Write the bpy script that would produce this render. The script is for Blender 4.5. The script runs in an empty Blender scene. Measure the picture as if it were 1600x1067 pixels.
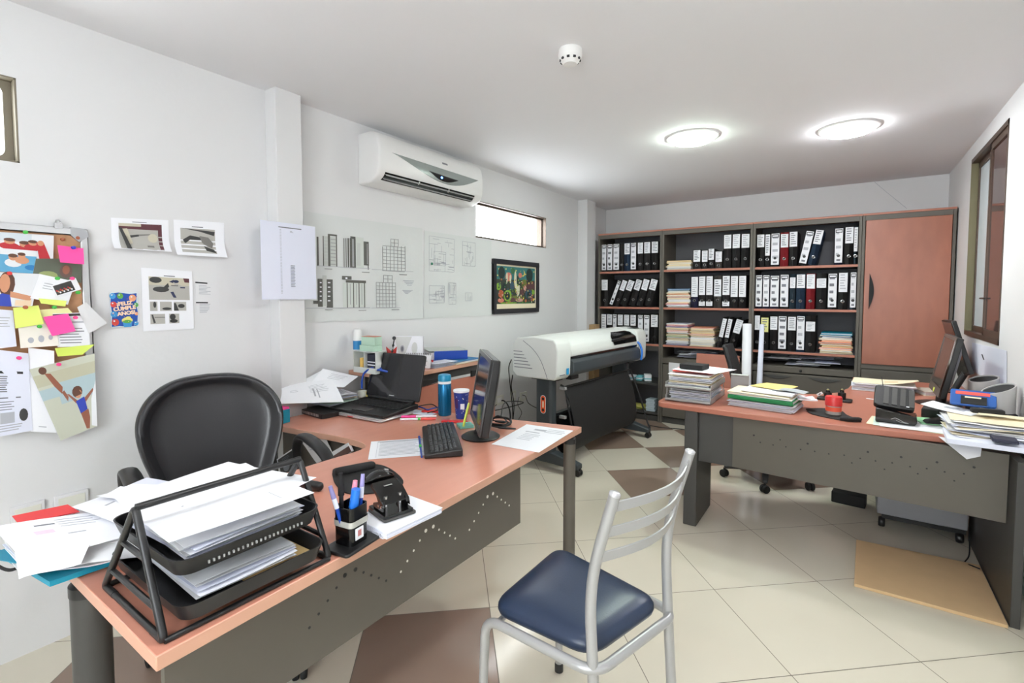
import bpy, bmesh, math, random
from mathutils import Vector, Matrix

R = math.radians
rnd = random.Random(7)
S = bpy.context.scene
COL = S.collection

# ---------------------------------------------------------------- camera, world, exposure
F_PX, CX, CY, CAM_H = 768.0, 800.0, 500.0, 1.40
PITCH = math.atan((CY - 462.5) / F_PX)
YAW = math.atan((1330 - 800) / F_PX * math.cos(PITCH))
FW = Vector((-math.sin(YAW) * math.cos(PITCH), math.cos(YAW) * math.cos(PITCH), -math.sin(PITCH)))
RT = Vector((math.cos(YAW), math.sin(YAW), 0))
UP = RT.cross(FW)
CAM = Vector((0, 0, CAM_H))
cd = bpy.data.cameras.new('camera')
cam = bpy.data.objects.new('camera', cd)
COL.objects.link(cam)
cam.matrix_world = Matrix((
    (RT.x, UP.x, -FW.x, CAM.x), (RT.y, UP.y, -FW.y, CAM.y), (RT.z, UP.z, -FW.z, CAM.z), (0, 0, 0, 1)))
cd.sensor_width = 36
cd.sensor_fit = 'HORIZONTAL'
cd.lens = F_PX / 1600 * 36
cd.shift_y = -(533.5 - CY) / 1600
cd.clip_start = 0.02
S.camera = cam
S.view_settings.view_transform = 'Standard'
S.view_settings.look = 'None'
S.view_settings.gamma = 1
S.view_settings.use_curve_mapping = False
S.view_settings.exposure = 0.48
S.cycles.max_bounces = 10
S.cycles.diffuse_bounces = 6
S.cycles.caustics_reflective = False
S.cycles.caustics_refractive = False
S.cycles.sample_clamp_indirect = 6

W = bpy.data.worlds.new('world')
S.world = W
W.use_nodes = True
W.node_tree.nodes['Background'].inputs[0].default_value = (0.95, 0.975, 1.0, 1)
W.node_tree.nodes['Background'].inputs[1].default_value = 11.0

LAMP_FILL, LAMP_FAR = 52.0, 78.0          # emission of the ceiling lamps' diffusers (added unseen fill lamps, lit pair)
ROOM_X0, ROOM_X1, ROOM_Y0, ROOM_Y1, CEIL = -2.62, 0.70, -1.9, 5.93, 2.50


def ray(u, v):
    return FW + RT * ((u - CX) / F_PX) + UP * ((CY - v) / F_PX)


def P(u, v, z):          # point seen at photo pixel (u, v) on the level z
    r = ray(u, v)
    return CAM + r * ((z - CAM_H) / r.z)


def PX(u, v, x):         # ... on the plane X = x
    r = ray(u, v)
    return CAM + r * (x / r.x)


def PY(u, v, y):         # ... on the plane Y = y
    r = ray(u, v)
    return CAM + r * (y / r.y)


# ---------------------------------------------------------------- materials
def srgb(c):
    out = []
    for k in c:
        k = k / 255.0
        out.append(k / 12.92 if k <= 0.04045 else ((k + 0.055) / 1.055) ** 2.4)
    return (*out, 1)


MATS = {}


def mat(name, rgb, rough=0.5, metal=0.0, spec=0.5, var=0.0, scale=8.0, bump=0.0, bscale=60.0, stretch=None,
        emit=None, alpha=1.0, coat=0.0, trans=0.0):
    if name in MATS:
        return MATS[name]
    m = bpy.data.materials.new(name)
    m.use_nodes = True
    nt = m.node_tree
    b = nt.nodes['Principled BSDF']
    c = srgb(rgb)
    b.inputs['Base Color'].default_value = c
    b.inputs['Roughness'].default_value = rough
    b.inputs['Metallic'].default_value = metal
    b.inputs['Specular IOR Level'].default_value = spec
    b.inputs['Alpha'].default_value = alpha
    b.inputs['Coat Weight'].default_value = coat
    b.inputs['Transmission Weight'].default_value = trans
    if emit:
        b.inputs['Emission Color'].default_value = srgb(emit[0])
        b.inputs['Emission Strength'].default_value = emit[1]
    if var or bump:
        tc = nt.nodes.new('ShaderNodeTexCoord')
        mp = nt.nodes.new('ShaderNodeMapping')
        nt.links.new(tc.outputs['Object'], mp.inputs[0])
        if stretch:
            mp.inputs['Scale'].default_value = stretch
    if var:
        n = nt.nodes.new('ShaderNodeTexNoise')
        n.inputs['Scale'].default_value = scale
        n.inputs['Detail'].default_value = 5
        nt.links.new(mp.outputs[0], n.inputs['Vector'])
        mx = nt.nodes.new('ShaderNodeMix')
        mx.data_type = 'RGBA'
        mx.inputs[6].default_value = tuple(max(0, k * (1 - var)) for k in c[:3]) + (1,)
        mx.inputs[7].default_value = tuple(min(1, k * (1 + var)) for k in c[:3]) + (1,)
        nt.links.new(n.outputs['Fac'], mx.inputs[0])
        nt.links.new(mx.outputs[2], b.inputs['Base Color'])
    if bump:
        n2 = nt.nodes.new('ShaderNodeTexNoise')
        n2.inputs['Scale'].default_value = bscale
        n2.inputs['Detail'].default_value = 3
        nt.links.new(mp.outputs[0], n2.inputs['Vector'])
        bp = nt.nodes.new('ShaderNodeBump')
        bp.inputs['Strength'].default_value = bump
        bp.inputs['Distance'].default_value = 0.01
        nt.links.new(n2.outputs['Fac'], bp.inputs['Height'])
        nt.links.new(bp.outputs[0], b.inputs['Normal'])
    MATS[name] = m
    return m


M_WALL = mat('white_wall_paint', (222, 222, 223), 0.75, var=0.015, scale=3, bump=0.05, bscale=40)
M_CEIL = mat('ceiling_paint', (232, 232, 235), 0.85, var=0.015, scale=2)
M_TILE = mat('cream_floor_tile', (214, 207, 190), 0.13, var=0.05, scale=2.2)
M_TILED = mat('brown_floor_tile', (146, 126, 112), 0.13, var=0.08, scale=4)
M_GROUT = mat('floor_grout', (120, 112, 100), 0.8)
M_WOOD = mat('desk_wood_top', (208, 142, 120), 0.26, spec=0.7, var=0.07, scale=5, stretch=(6, 1, 6))
M_WOODE = mat('desk_wood_edge', (204, 156, 132), 0.42, var=0.05, scale=6)
M_WOODR = mat('red_desk_wood', (176, 112, 93), 0.33, var=0.08, scale=5, stretch=(1, 6, 6))
M_DOOR = mat('cabinet_door_wood', (158, 99, 78), 0.35, var=0.22, scale=4.5, stretch=(2.4, 2.4, 0.9))
M_SHELFE = mat('shelf_edge_wood', (170, 110, 90), 0.45, var=0.06)
M_GREY = mat('grey_powder_metal', (92, 87, 79), 0.5, var=0.03, scale=20)
M_DGREY = mat('dark_grey_metal', (66, 65, 63), 0.45, var=0.03, scale=20)
M_CASEIN = mat('bookcase_interior', (98, 98, 103), 0.6)
M_BLACK = mat('black_plastic', (28, 28, 29), 0.38)
M_GLOSSB = mat('glossy_black', (14, 14, 15), 0.12)
M_MATTEB = mat('matte_black', (26, 26, 27), 0.75)
M_LEATHER = mat('black_leather', (38, 38, 41), 0.27, bump=0.06, bscale=220)
M_BLUESEAT = mat('navy_vinyl', (36, 50, 74), 0.33, bump=0.04, bscale=180)
M_SILVER = mat('silver_paint', (172, 172, 172), 0.32, metal=0.35)
M_CHROME = mat('chrome', (210, 210, 212), 0.15, metal=1.0)
M_ALU = mat('aluminium', (205, 206, 208), 0.3, metal=0.6)
M_PAPER = mat('white_paper', (240, 241, 246), 0.8)
M_PAPERB = mat('bluish_paper', (222, 225, 240), 0.8)
M_PAPERG = mat('greyish_paper', (222, 222, 224), 0.8)
M_DRAW = mat('drawing_paper', (215, 218, 217), 0.8)
M_INK = mat('print_ink', (120, 122, 130), 0.8)
M_INKL = mat('faint_print_ink', (176, 178, 186), 0.8)
M_INKD = mat('dark_print_ink', (52, 52, 56), 0.8)
M_WHITEP = mat('white_plastic', (233, 233, 232), 0.35)
M_OFFW = mat('offwhite_plastic', (222, 222, 212), 0.4)
M_PLOT = mat('plotter_grey', (222, 225, 222), 0.45)
M_PLOTD = mat('plotter_dark', (60, 66, 70), 0.4)
M_MANILA = mat('manila_card', (222, 200, 150), 0.75)
M_PINKF = mat('salmon_card', (232, 152, 122), 0.75)
M_CREAM = mat('cream_card', (238, 226, 196), 0.75)
M_BLUEF = mat('blue_card', (52, 120, 170), 0.7)
M_TEAL = mat('teal_card', (10, 140, 168), 0.5)
M_GREENF = mat('green_card', (22, 128, 72), 0.5)
M_REDF = mat('red_card', (214, 58, 62), 0.6)
M_PINKN = mat('pink_note', (255, 84, 166), 0.75)
M_YELN = mat('yellow_note', (228, 240, 122), 0.75)
M_REDP = mat('red_plastic', (212, 50, 50), 0.35)
M_BLUEP = mat('blue_plastic', (40, 120, 220), 0.3)
M_DBLUE = mat('dark_blue_plastic', (20, 70, 170), 0.35)
M_CORK = mat('cork', (188, 142, 106), 0.85, var=0.12, scale=60)
M_SPEAK = mat('speaker_grey', (176, 174, 174), 0.45)
M_BRONZE = mat('bronze_aluminium', (96, 82, 72), 0.4, metal=0.3)


# ---------------------------------------------------------------- mesh builder
class MB:
    def __init__(self, xf=None):
        self.v, self.f, self.mi, self.mats = [], [], [], []
        self.xf = xf or Matrix.Identity(4)

    def add(self, vs, fs, m):
        if m not in self.mats:
            self.mats.append(m)
        i = self.mats.index(m)
        o = len(self.v)
        self.v += [self.xf @ Vector(p) for p in vs]
        self.f += [tuple(o + k for k in f) for f in fs]
        self.mi += [i] * len(fs)
        return self

    def box(self, a, b, m):
        x0, x1 = sorted((a[0], b[0])); y0, y1 = sorted((a[1], b[1])); z0, z1 = sorted((a[2], b[2]))
        v = [(x0, y0, z0), (x1, y0, z0), (x1, y1, z0), (x0, y1, z0), (x0, y0, z1), (x1, y0, z1), (x1, y1, z1), (x0, y1, z1)]
        return self.add(v, [(0, 3, 2, 1), (4, 5, 6, 7), (0, 1, 5, 4), (1, 2, 6, 5), (2, 3, 7, 6), (3, 0, 4, 7)], m)

    def obox(self, c, size, rot, m):     # box centred on c, rotated by euler rot
        mt = Matrix.Translation(c) @ (rot if isinstance(rot, Matrix) else (Matrix.Rotation(rot[2], 4, 'Z') @ Matrix.Rotation(rot[1], 4, 'Y') @ Matrix.Rotation(rot[0], 4, 'X')))
        h = Vector(size) / 2
        v = [mt @ Vector((sx * h.x, sy * h.y, sz * h.z)) for sz in (-1, 1) for sx, sy in ((-1, -1), (1, -1), (1, 1), (-1, 1))]
        return self.add(v, [(0, 3, 2, 1), (4, 5, 6, 7), (0, 1, 5, 4), (1, 2, 6, 5), (2, 3, 7, 6), (3, 0, 4, 7)], m)

    def prism(self, poly, z0, z1, m, axis='z', side=None):
        def p3(p, k):
            return {'z': (p[0], p[1], k), 'y': (p[0], k, p[1]), 'x': (k, p[0], p[1])}[axis]
        n = len(poly)
        v = [p3(p, z0) for p in poly] + [p3(p, z1) for p in poly]
        self.add(v, [tuple(range(n))[::-1], tuple(range(n, 2 * n))], m)
        return self.add(v, [(i, (i + 1) % n, n + (i + 1) % n, n + i) for i in range(n)], side or m)

    def loft(self, rings, m, cap0=True, cap1=True, closed=True):
        n = len(rings[0])
        v = [p for r in rings for p in r]
        fs = []
        for k in range(len(rings) - 1):
            for i in range(n if closed else n - 1):
                j = (i + 1) % n
                fs.append((k * n + i, k * n + j, (k + 1) * n + j, (k + 1) * n + i))
        if cap0:
            fs.append(tuple(range(n))[::-1])
        if cap1:
            fs.append(tuple((len(rings) - 1) * n + i for i in range(n)))
        return self.add(v, fs, m)

    def tube(self, pts, r, m, n=10, closed=False, caps=True):
        pts = [Vector(p) for p in pts]
        rs = r if isinstance(r, (list, tuple)) else [r] * len(pts)
        N = len(pts)
        rings = []
        nrm = None
        for i, p in enumerate(pts):
            a = pts[(i - 1) % N] if (closed or i > 0) else p
            b = pts[(i + 1) % N] if (closed or i < N - 1) else p
            t = (b - a).normalized()
            if nrm is None:
                nrm = t.orthogonal().normalized()
            nrm = (nrm - t * nrm.dot(t))
            nrm = nrm.normalized() if nrm.length > 1e-6 else t.orthogonal().normalized()
            bn = t.cross(nrm)
            rings.append([p + (nrm * math.cos(2 * math.pi * k / n) + bn * math.sin(2 * math.pi * k / n)) * rs[i] for k in range(n)])
        if closed:
            rings.append(rings[0])
            # avoid twist problems by matching to first ring as is
            return self.loft(rings, m, False, False)
        return self.loft(rings, m, caps, caps)

    def lathe(self, prof, c, m, n=24, axis='z'):
        c = Vector(c)
        rings = []
        for r, z in prof:
            ring = []
            for k in range(n):
                a = 2 * math.pi * k / n
                q = (r * math.cos(a), r * math.sin(a), z)
                if axis == 'x':
                    q = (q[2], q[0], q[1])
                elif axis == 'y':
                    q = (q[1], q[2], q[0])
                ring.append(c + Vector(q))
            rings.append(ring)
        return self.loft(rings, m)

    def ell(self, c, rad, m, nu=16, nv=10, pow_=1.0):
        c = Vector(c)
        rings = []
        for j in range(1, nv):
            a = math.pi * j / nv
            rings.append([c + Vector((rad[0] * math.sin(a) * math.cos(2 * math.pi * k / nu), rad[1] * math.sin(a) * math.sin(2 * math.pi * k / nu), rad[2] * math.cos(a))) for k in range(nu)])
        return self.loft(rings, m)

    def build(self, name, parent=None, bevel=0.0, seg=2, smooth=38, at=None, raw=False):
        """link as ONE object; vertices are world points, the origin is the parent's (or the base centre)."""
        me = bpy.data.meshes.new(name)
        if parent is not None:
            org = parent['_o'] if '_o' in parent else (0, 0, 0)
            org = Vector(org)
        elif at is not None:
            org = Vector(at)
        elif raw:
            org = Vector((0, 0, 0))
        else:
            xs = [p.x for p in self.v]; ys = [p.y for p in self.v]; zs = [p.z for p in self.v]
            org = Vector(((min(xs) + max(xs)) / 2, (min(ys) + max(ys)) / 2, min(zs)))
        me.from_pydata([p - org for p in self.v], [], self.f)
        for m in self.mats:
            me.materials.append(m)
        for p, i in zip(me.polygons, self.mi):
            p.material_index = i
        bm = bmesh.new()
        bm.from_mesh(me)
        bmesh.ops.remove_doubles(bm, verts=bm.verts, dist=1e-6)
        bmesh.ops.recalc_face_normals(bm, faces=bm.faces)
        lim = R(smooth)
        for e in bm.edges:
            if len(e.link_faces) == 2:
                e.smooth = e.calc_face_angle(0) < lim
        for f in bm.faces:
            f.smooth = True
        bm.to_mesh(me)
        bm.free()
        o = bpy.data.objects.new(name, me)
        COL.objects.link(o)
        if parent is not None:
            o.parent = parent
            o['_o'] = tuple(org)
        else:
            o.location = org
            o['_o'] = tuple(org)
        if bevel:
            bv = o.modifiers.new('bevel', 'BEVEL')
            bv.width = bevel
            bv.segments = seg
            bv.limit_method = 'ANGLE'
            bv.angle_limit = R(30)
            bv.harden_normals = False
        return o


def tag(o, label, cat, group=None, kind=None):
    o['label'] = label
    o['category'] = cat
    if group:
        o['group'] = group
    if kind:
        o['kind'] = kind
    return o


def thing(name, label, cat, loc, group=None):
    o = bpy.data.objects.new(name, None)
    o.empty_display_size = 0.05
    COL.objects.link(o)
    o.location = loc
    o['_o'] = tuple(loc)
    return tag(o, label, cat, group)


def struct(o):
    o['kind'] = 'structure'
    return o


def rot_at(p, deg):
    return Matrix.Translation(Vector(p)) @ Matrix.Rotation(R(deg), 4, 'Z')


def rrect(x0, y0, x1, y1, r, n=5):
    out = []
    for cx, cy, a0 in ((x1 - r, y1 - r, 0), (x0 + r, y1 - r, 90), (x0 + r, y0 + r, 180), (x1 - r, y0 + r, 270)):
        for k in range(n + 1):
            a = R(a0 + 90 * k / n)
            out.append((cx + r * math.cos(a), cy + r * math.sin(a)))
    return out


def fillet(pts, r, n=5):
    pts = [Vector(p) for p in pts]
    out = [pts[0]]
    for i in range(1, len(pts) - 1):
        a, b, c = pts[i - 1], pts[i], pts[i + 1]
        d1, d2 = (a - b), (c - b)
        rr = min(r, d1.length * 0.49, d2.length * 0.49)
        p0, p1 = b + d1.normalized() * rr, b + d2.normalized() * rr
        for k in range(n + 1):
            t = k / n
            out.append(p0 * (1 - t) ** 2 + b * 2 * t * (1 - t) + p1 * t * t)
    out.append(pts[-1])
    return out


def smooth_path(pts, n=6):
    pts = [Vector(p) for p in pts]
    q = [pts[0] * 2 - pts[1]] + pts + [pts[-1] * 2 - pts[-2]]
    out = []
    for i in range(1, len(q) - 2):
        for k in range(n):
            t = k / n
            a, b, c, d = q[i - 1], q[i], q[i + 1], q[i + 2]
            out.append(0.5 * ((2 * b) + (c - a) * t + (2 * a - 5 * b + 4 * c - d) * t * t + (-a + 3 * b - 3 * c + d) * t ** 3))
    out.append(pts[-1])
    return out


# marks printed on a sheet: rectangles (u0,v0,u1,v1,material) or polygons ([(u,v)..], material); (0,0) = top left
def textlines(u0, v0, u1, v1, n, m=None, h=0.35, ragged=0.3, seed=0):
    g = random.Random(seed + n * 13 + int(u0 * 100))
    out = []
    dv = (v1 - v0) / n
    for i in range(n):
        w = (u1 - u0) * (1 - ragged * g.random())
        out.append((u0, v0 + i * dv, u0 + w, v0 + i * dv + dv * h, m or M_INK))
    return out


def blob(cu, cv, ru, rv, m, n=12, ph=0):
    return ([(cu + ru * math.cos(2 * math.pi * k / n + ph), cv + rv * math.sin(2 * math.pi * k / n + ph)) for k in range(n)], m)


def sheet_mb(corners, marks=(), m=None, n=(1, 1), disp=None, thick=0.0006, edge=None, towards=None, mb=None):
    tl, tr, br, bl = [Vector(c) for c in corners]
    nrm = (tr - tl).cross(bl - tl).normalized()
    tow = Vector(towards) if towards else CAM
    if nrm.dot(tow - (tl + br) / 2) < 0:
        nrm = -nrm
    m = m or M_PAPER

    def pt(u, v, off=0.0):
        p = tl * (1 - u) * (1 - v) + tr * u * (1 - v) + br * u * v + bl * (1 - u) * v
        return p + nrm * ((disp(u, v) if disp else 0) + off)
    mb = mb or MB()
    nu, nv = n
    V = [pt(i / nu, j / nv, thick) for j in range(nv + 1) for i in range(nu + 1)]
    V += [pt(i / nu, j / nv, 0) for j in range(nv + 1) for i in range(nu + 1)]
    K = (nu + 1) * (nv + 1)
    fs = []
    for j in range(nv):
        for i in range(nu):
            a = j * (nu + 1) + i
            q = (a, a + 1, a + nu + 2, a + nu + 1)
            fs.append(q)
            fs.append(tuple(K + k for k in q[::-1]))
    rim = [i for i in range(nu + 1)] + [j * (nu + 1) + nu for j in range(1, nv + 1)] + [nv * (nu + 1) + i for i in range(nu - 1, -1, -1)] + [j * (nu + 1) for j in range(nv - 1, 0, -1)]
    mb.add(V, fs, m)
    rs = []
    for a, b in zip(rim, rim[1:] + rim[:1]):
        rs.append((a, K + a, K + b, b))
    mb.add(V, rs, edge or m)
    for k, mk in enumerate(marks):
        off = thick + 0.00025 + 0.00006 * k
        if len(mk) == 5:
            u0, v0, u1, v1, mm = mk
            a = max(1, round((u1 - u0) * nu)); b = max(1, round((v1 - v0) * nv))
            vv = [pt(u0 + (u1 - u0) * i / a, v0 + (v1 - v0) * j / b, off) for j in range(b + 1) for i in range(a + 1)]
            mb.add(vv, [(j * (a + 1) + i, j * (a + 1) + i + 1, (j + 1) * (a + 1) + i + 1, (j + 1) * (a + 1) + i) for j in range(b) for i in range(a)], mm)
        else:
            poly, mm = mk
            mb.add([pt(u, v, off) for u, v in poly], [tuple(range(len(poly)))], mm)
    return mb


def sheet(name, label, cat, corners, marks=(), m=None, n=(1, 1), disp=None, thick=0.0006, group=None, parent=None, edge=None):
    mb = sheet_mb(corners, marks, m, n, disp, thick, edge)
    o = mb.build(name, parent)
    if parent is None:
        tag(o, label, cat, group)
    elif label:
        o['label'] = label
    return o


def flat_rect(c, w, d, deg, z):          # corners of a level rectangle, centre c, width along its own x
    c = Vector((c[0], c[1], z))
    ca, sa = math.cos(R(deg)), math.sin(R(deg))
    ex, ey = Vector((ca, sa, 0)), Vector((-sa, ca, 0))
    return [c - ex * w / 2 + ey * d / 2, c + ex * w / 2 + ey * d / 2, c + ex * w / 2 - ey * d / 2, c - ex * w / 2 - ey * d / 2]


def waves(a, seed):
    g = random.Random(seed)
    p1, p2, p3 = g.random() * 6, g.random() * 6, g.random() * 6
    return lambda u, v: a * (1 + math.sin(p1 + 4 * u + 2 * v) * 0.5 + math.sin(p2 + 5 * v - 2 * u) * 0.5)


ORD = ['first', 'second', 'third', 'fourth', 'fifth', 'sixth', 'seventh', 'eighth', 'ninth', 'tenth', 'eleventh', 'twelfth', 'thirteenth', 'fourteenth', 'fifteenth', 'sixteenth']

# ---------------------------------------------------------------- the room
T_O, T_S = Vector((-1.175, 3.988, 0)), 0.5375
T_U, T_V = Vector((0.746, 0.667, 0)).normalized(), Vector((0.667, -0.746, 0)).normalized()
DARK_TILES = {(-1, 0), (0, -1), (-1, -2), (1, -2), (1, 0), (2, -1), (0, -3), (2, -3), (-2, -3), (-4, 3)}


def build_floor():
    dark = set(DARK_TILES)
    q = P(150, 1040, 0) - T_O
    dark.add((math.floor(q.dot(T_U) / T_S), math.floor(q.dot(T_V) / T_S)))
    bm = bmesh.new()
    mats = [M_TILE, M_TILED, M_GROUT]
    g = 0.0016 / T_S
    for i in range(-16, 12):
        for j in range(-10, 18):
            vs = [bm.verts.new(T_O + T_U * T_S * (i + a) + T_V * T_S * (j + b)) for a, b in ((g, g), (1 - g, g), (1 - g, 1 - g), (g, 1 - g))]
            f = bm.faces.new(vs)
            f.material_index = 1 if (i, j) in dark else 0
    for co, no in (((ROOM_X0, 0, 0), (-1, 0, 0)), ((ROOM_X1, 0, 0), (1, 0, 0)), ((0, ROOM_Y0, 0), (0, -1, 0)), ((0, ROOM_Y1, 0), (0, 1, 0))):
        bmesh.ops.bisect_plane(bm, geom=bm.verts[:] + bm.edges[:] + bm.faces[:], plane_co=co, plane_no=no, clear_outer=True)
    v = [bm.verts.new((x, y, -0.0012)) for x, y in ((ROOM_X0 - .1, ROOM_Y0 - .1), (ROOM_X1 + .1, ROOM_Y0 - .1), (ROOM_X1 + .1, ROOM_Y1 + .1), (ROOM_X0 - .1, ROOM_Y1 + .1))]
    bm.faces.new(v).material_index = 2
    v2 = [bm.verts.new((p.co.x, p.co.y, -0.1)) for p in v]
    bm.faces.new(v2[::-1]).material_index = 2
    for k in range(4):
        bm.faces.new((v[k], v2[k], v2[(k + 1) % 4], v[(k + 1) % 4])).material_index = 2
    for f in bm.faces:
        if abs(f.normal.z) > .5 and f.calc_center_median().z > -0.01 and f.normal.z < 0:
            f.normal_flip()
    me = bpy.data.meshes.new('floor')
    bm.to_mesh(me); bm.free()
    for m in mats:
        me.materials.append(m)
    o = bpy.data.objects.new('floor', me)
    COL.objects.link(o)
    struct(o)


build_floor()
struct(MB().box((ROOM_X0 - .12, ROOM_Y0 - .1, CEIL), (ROOM_X1 + .12, ROOM_Y1 + .12, CEIL + .1), M_CEIL).build('ceiling', raw=True))


def wall_with_holes(name, x0, x1, y0, y1, z0, z1, holes, along='y'):
    """wall slab running along y (or x) with rectangular openings (a0, a1, b0, b1)."""
    mb = MB()
    cuts = sorted({y0, y1, *[h[0] for h in holes], *[h[1] for h in holes]})
    for a, b in zip(cuts, cuts[1:]):
        hs = [h for h in holes if h[0] <= a + 1e-6 and h[1] >= b - 1e-6]
        segs = [(z0, z1)]
        for h in hs:
            segs = [s for q in segs for s in ((q[0], h[2]), (h[3], q[1])) if s[1] - s[0] > 1e-6]
        for s in segs:
            mb.box((x0, a, s[0]), (x1, b, s[1]), M_WALL)
    return struct(mb.build(name, raw=True, smooth=10))


WIN1 = (-0.35, 0.50, 1.905, 2.222)
WIN2 = (3.262, 4.425, 1.895, 2.205)
WIN3 = (3.868, 4.90, 1.118, 2.39)
wall_with_holes('wall_left', ROOM_X0 - .12, ROOM_X0, ROOM_Y0 - .12, ROOM_Y1 + .12, 0, CEIL, [WIN1, WIN2])
wall_with_holes('wall_right', ROOM_X1, ROOM_X1 + .12, ROOM_Y0 - .12, ROOM_Y1 + .12, 0, CEIL, [WIN3])
struct(MB().box((ROOM_X0, ROOM_Y1, 0), (ROOM_X1, ROOM_Y1 + .12, CEIL), M_WALL).build('wall_back', raw=True))
FILL_WIN = (-.95, .60, .85, 2.25)  # unseen window added behind the camera to fill the room with light
fw_ = MB()
for a_, b_ in (((ROOM_X0, 0), (FILL_WIN[0], CEIL)), ((FILL_WIN[1], 0), (ROOM_X1, CEIL)), ((FILL_WIN[0], 0), (FILL_WIN[1], FILL_WIN[2])), ((FILL_WIN[0], FILL_WIN[3]), (FILL_WIN[1], CEIL))):
    fw_.box((a_[0], ROOM_Y0 - .12, a_[1]), (b_[0], ROOM_Y0, b_[1]), M_WALL)
struct(fw_.build('wall_front', raw=True, smooth=10))
struct(MB().box((ROOM_X0, 1.462, 0), (-2.52, 1.612, CEIL), M_WALL).build('trim_1', raw=True, bevel=.004))
struct(MB().box((ROOM_X0, 5.14, 0), (-2.50, 5.36, CEIL), M_WALL).build('trim_2', raw=True, bevel=.004))
# fine crack in the back wall, top right
crk = [PY(1365, 283, ROOM_Y1 - .001), PY(1385, 300, ROOM_Y1 - .001), PY(1400, 312, ROOM_Y1 - .001), PY(1417, 326, ROOM_Y1 - .001)]
struct(MB().tube(smooth_path(crk, 4), .0016, M_INKL, 5).build('trim_3', raw=True))


def glass_mat(name, tint, fac):
    m = bpy.data.materials.new(name)
    m.use_nodes = True
    nt = m.node_tree
    nt.nodes.remove(nt.nodes['Principled BSDF'])
    tr = nt.nodes.new('ShaderNodeBsdfTransparent'); tr.inputs[0].default_value = srgb(tint)
    gl = nt.nodes.new('ShaderNodeBsdfGlossy'); gl.inputs['Roughness'].default_value = 0.02
    mx = nt.nodes.new('ShaderNodeMixShader'); mx.inputs[0].default_value = fac
    nt.links.new(tr.outputs[0], mx.inputs[1]); nt.links.new(gl.outputs[0], mx.inputs[2])
    nt.links.new(mx.outputs[0], nt.nodes['Material Output'].inputs[0])
    return m


M_GLASS = glass_mat('window_glass', (250, 252, 252), 0.06)


def small_window(name, w, rounded=False):
    y0, y1, z0, z1 = w
    root = bpy.data.objects.new(name, None)
    COL.objects.link(root)
    root.location = (ROOM_X0, (y0 + y1) / 2, z0); root['_o'] = tuple(root.location)
    struct(root)
    t = .022 if not rounded else .03
    fm = M_BRONZE if not rounded else mat('olive_aluminium', (128, 120, 104), .45, metal=.2)
    f = MB()
    f.box((ROOM_X0 - .115, y0, z0), (ROOM_X0 - .002, y1, z0 + .006), fm)
    f.box((ROOM_X0 - .115, y0, z1 - .006), (ROOM_X0 - .002, y1, z1), fm)
    f.box((ROOM_X0 - .115, y1 - .006, z0), (ROOM_X0 - .002, y1, z1), fm)
    f.box((ROOM_X0 - .115, y0, z0), (ROOM_X0 - .002, y0 + .006, z1), fm)
    if rounded:
        inner = rrect(y0 + t, z0 + t * .8, y1 - t, z1 - t * .8, .03, 6)
        outer = []
        n = len(inner)
        ring_o = rrect(y0 + .006, z0 + .006, y1 - .006, z1 - .006, .004, 6)
        f.loft([[(ROOM_X0 - .05, *p) for p in ring_o], [(ROOM_X0 - .05, *p) for p in inner], [(ROOM_X0 - .07, *p) for p in inner], [(ROOM_X0 - .07, *p) for p in ring_o]], fm, False, False)
    else:
        for a, b in (((y0, z0), (y1, z0 + t)), ((y0, z1 - t), (y1, z1)), ((y1 - t, z0), (y1, z1)), ((y0, z0), (y0 + t, z1))):
            f.box((ROOM_X0 - .07, *a), (ROOM_X0 - .045, *b), fm)
    f.build('window_frame', root)
    MB().box((ROOM_X0 - .062, y0 + .01, z0 + .01), (ROOM_X0 - .058, y1 - .01, z1 - .01), M_GLASS).build('pane', root)


small_window('window_1', WIN1, True)
small_window('window_2', WIN2)


def added_fill_window():
    x0, x1, z0, z1 = FILL_WIN
    root = bpy.data.objects.new('fill_window', None)
    COL.objects.link(root)
    root.location = ((x0 + x1) / 2, ROOM_Y0, z0); root['_o'] = tuple(root.location)
    struct(root)
    f = MB()
    for a, b in (((x0, z0), (x1, z0 + .05)), ((x0, z1 - .05), (x1, z1)), ((x0, z0), (x0 + .05, z1)), ((x1 - .05, z0), (x1, z1)), (((x0 + x1) / 2 - .025, z0), ((x0 + x1) / 2 + .025, z1))):
        f.box((a[0], ROOM_Y0 - .08, a[1]), (b[0], ROOM_Y0 - .03, b[1]), M_BRONZE)
    f.build('window_frame', root)
    MB().box((x0 + .02, ROOM_Y0 - .057, z0 + .02), (x1 - .02, ROOM_Y0 - .053, z1 - .02), M_GLASS).build('pane', root)


added_fill_window()


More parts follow.
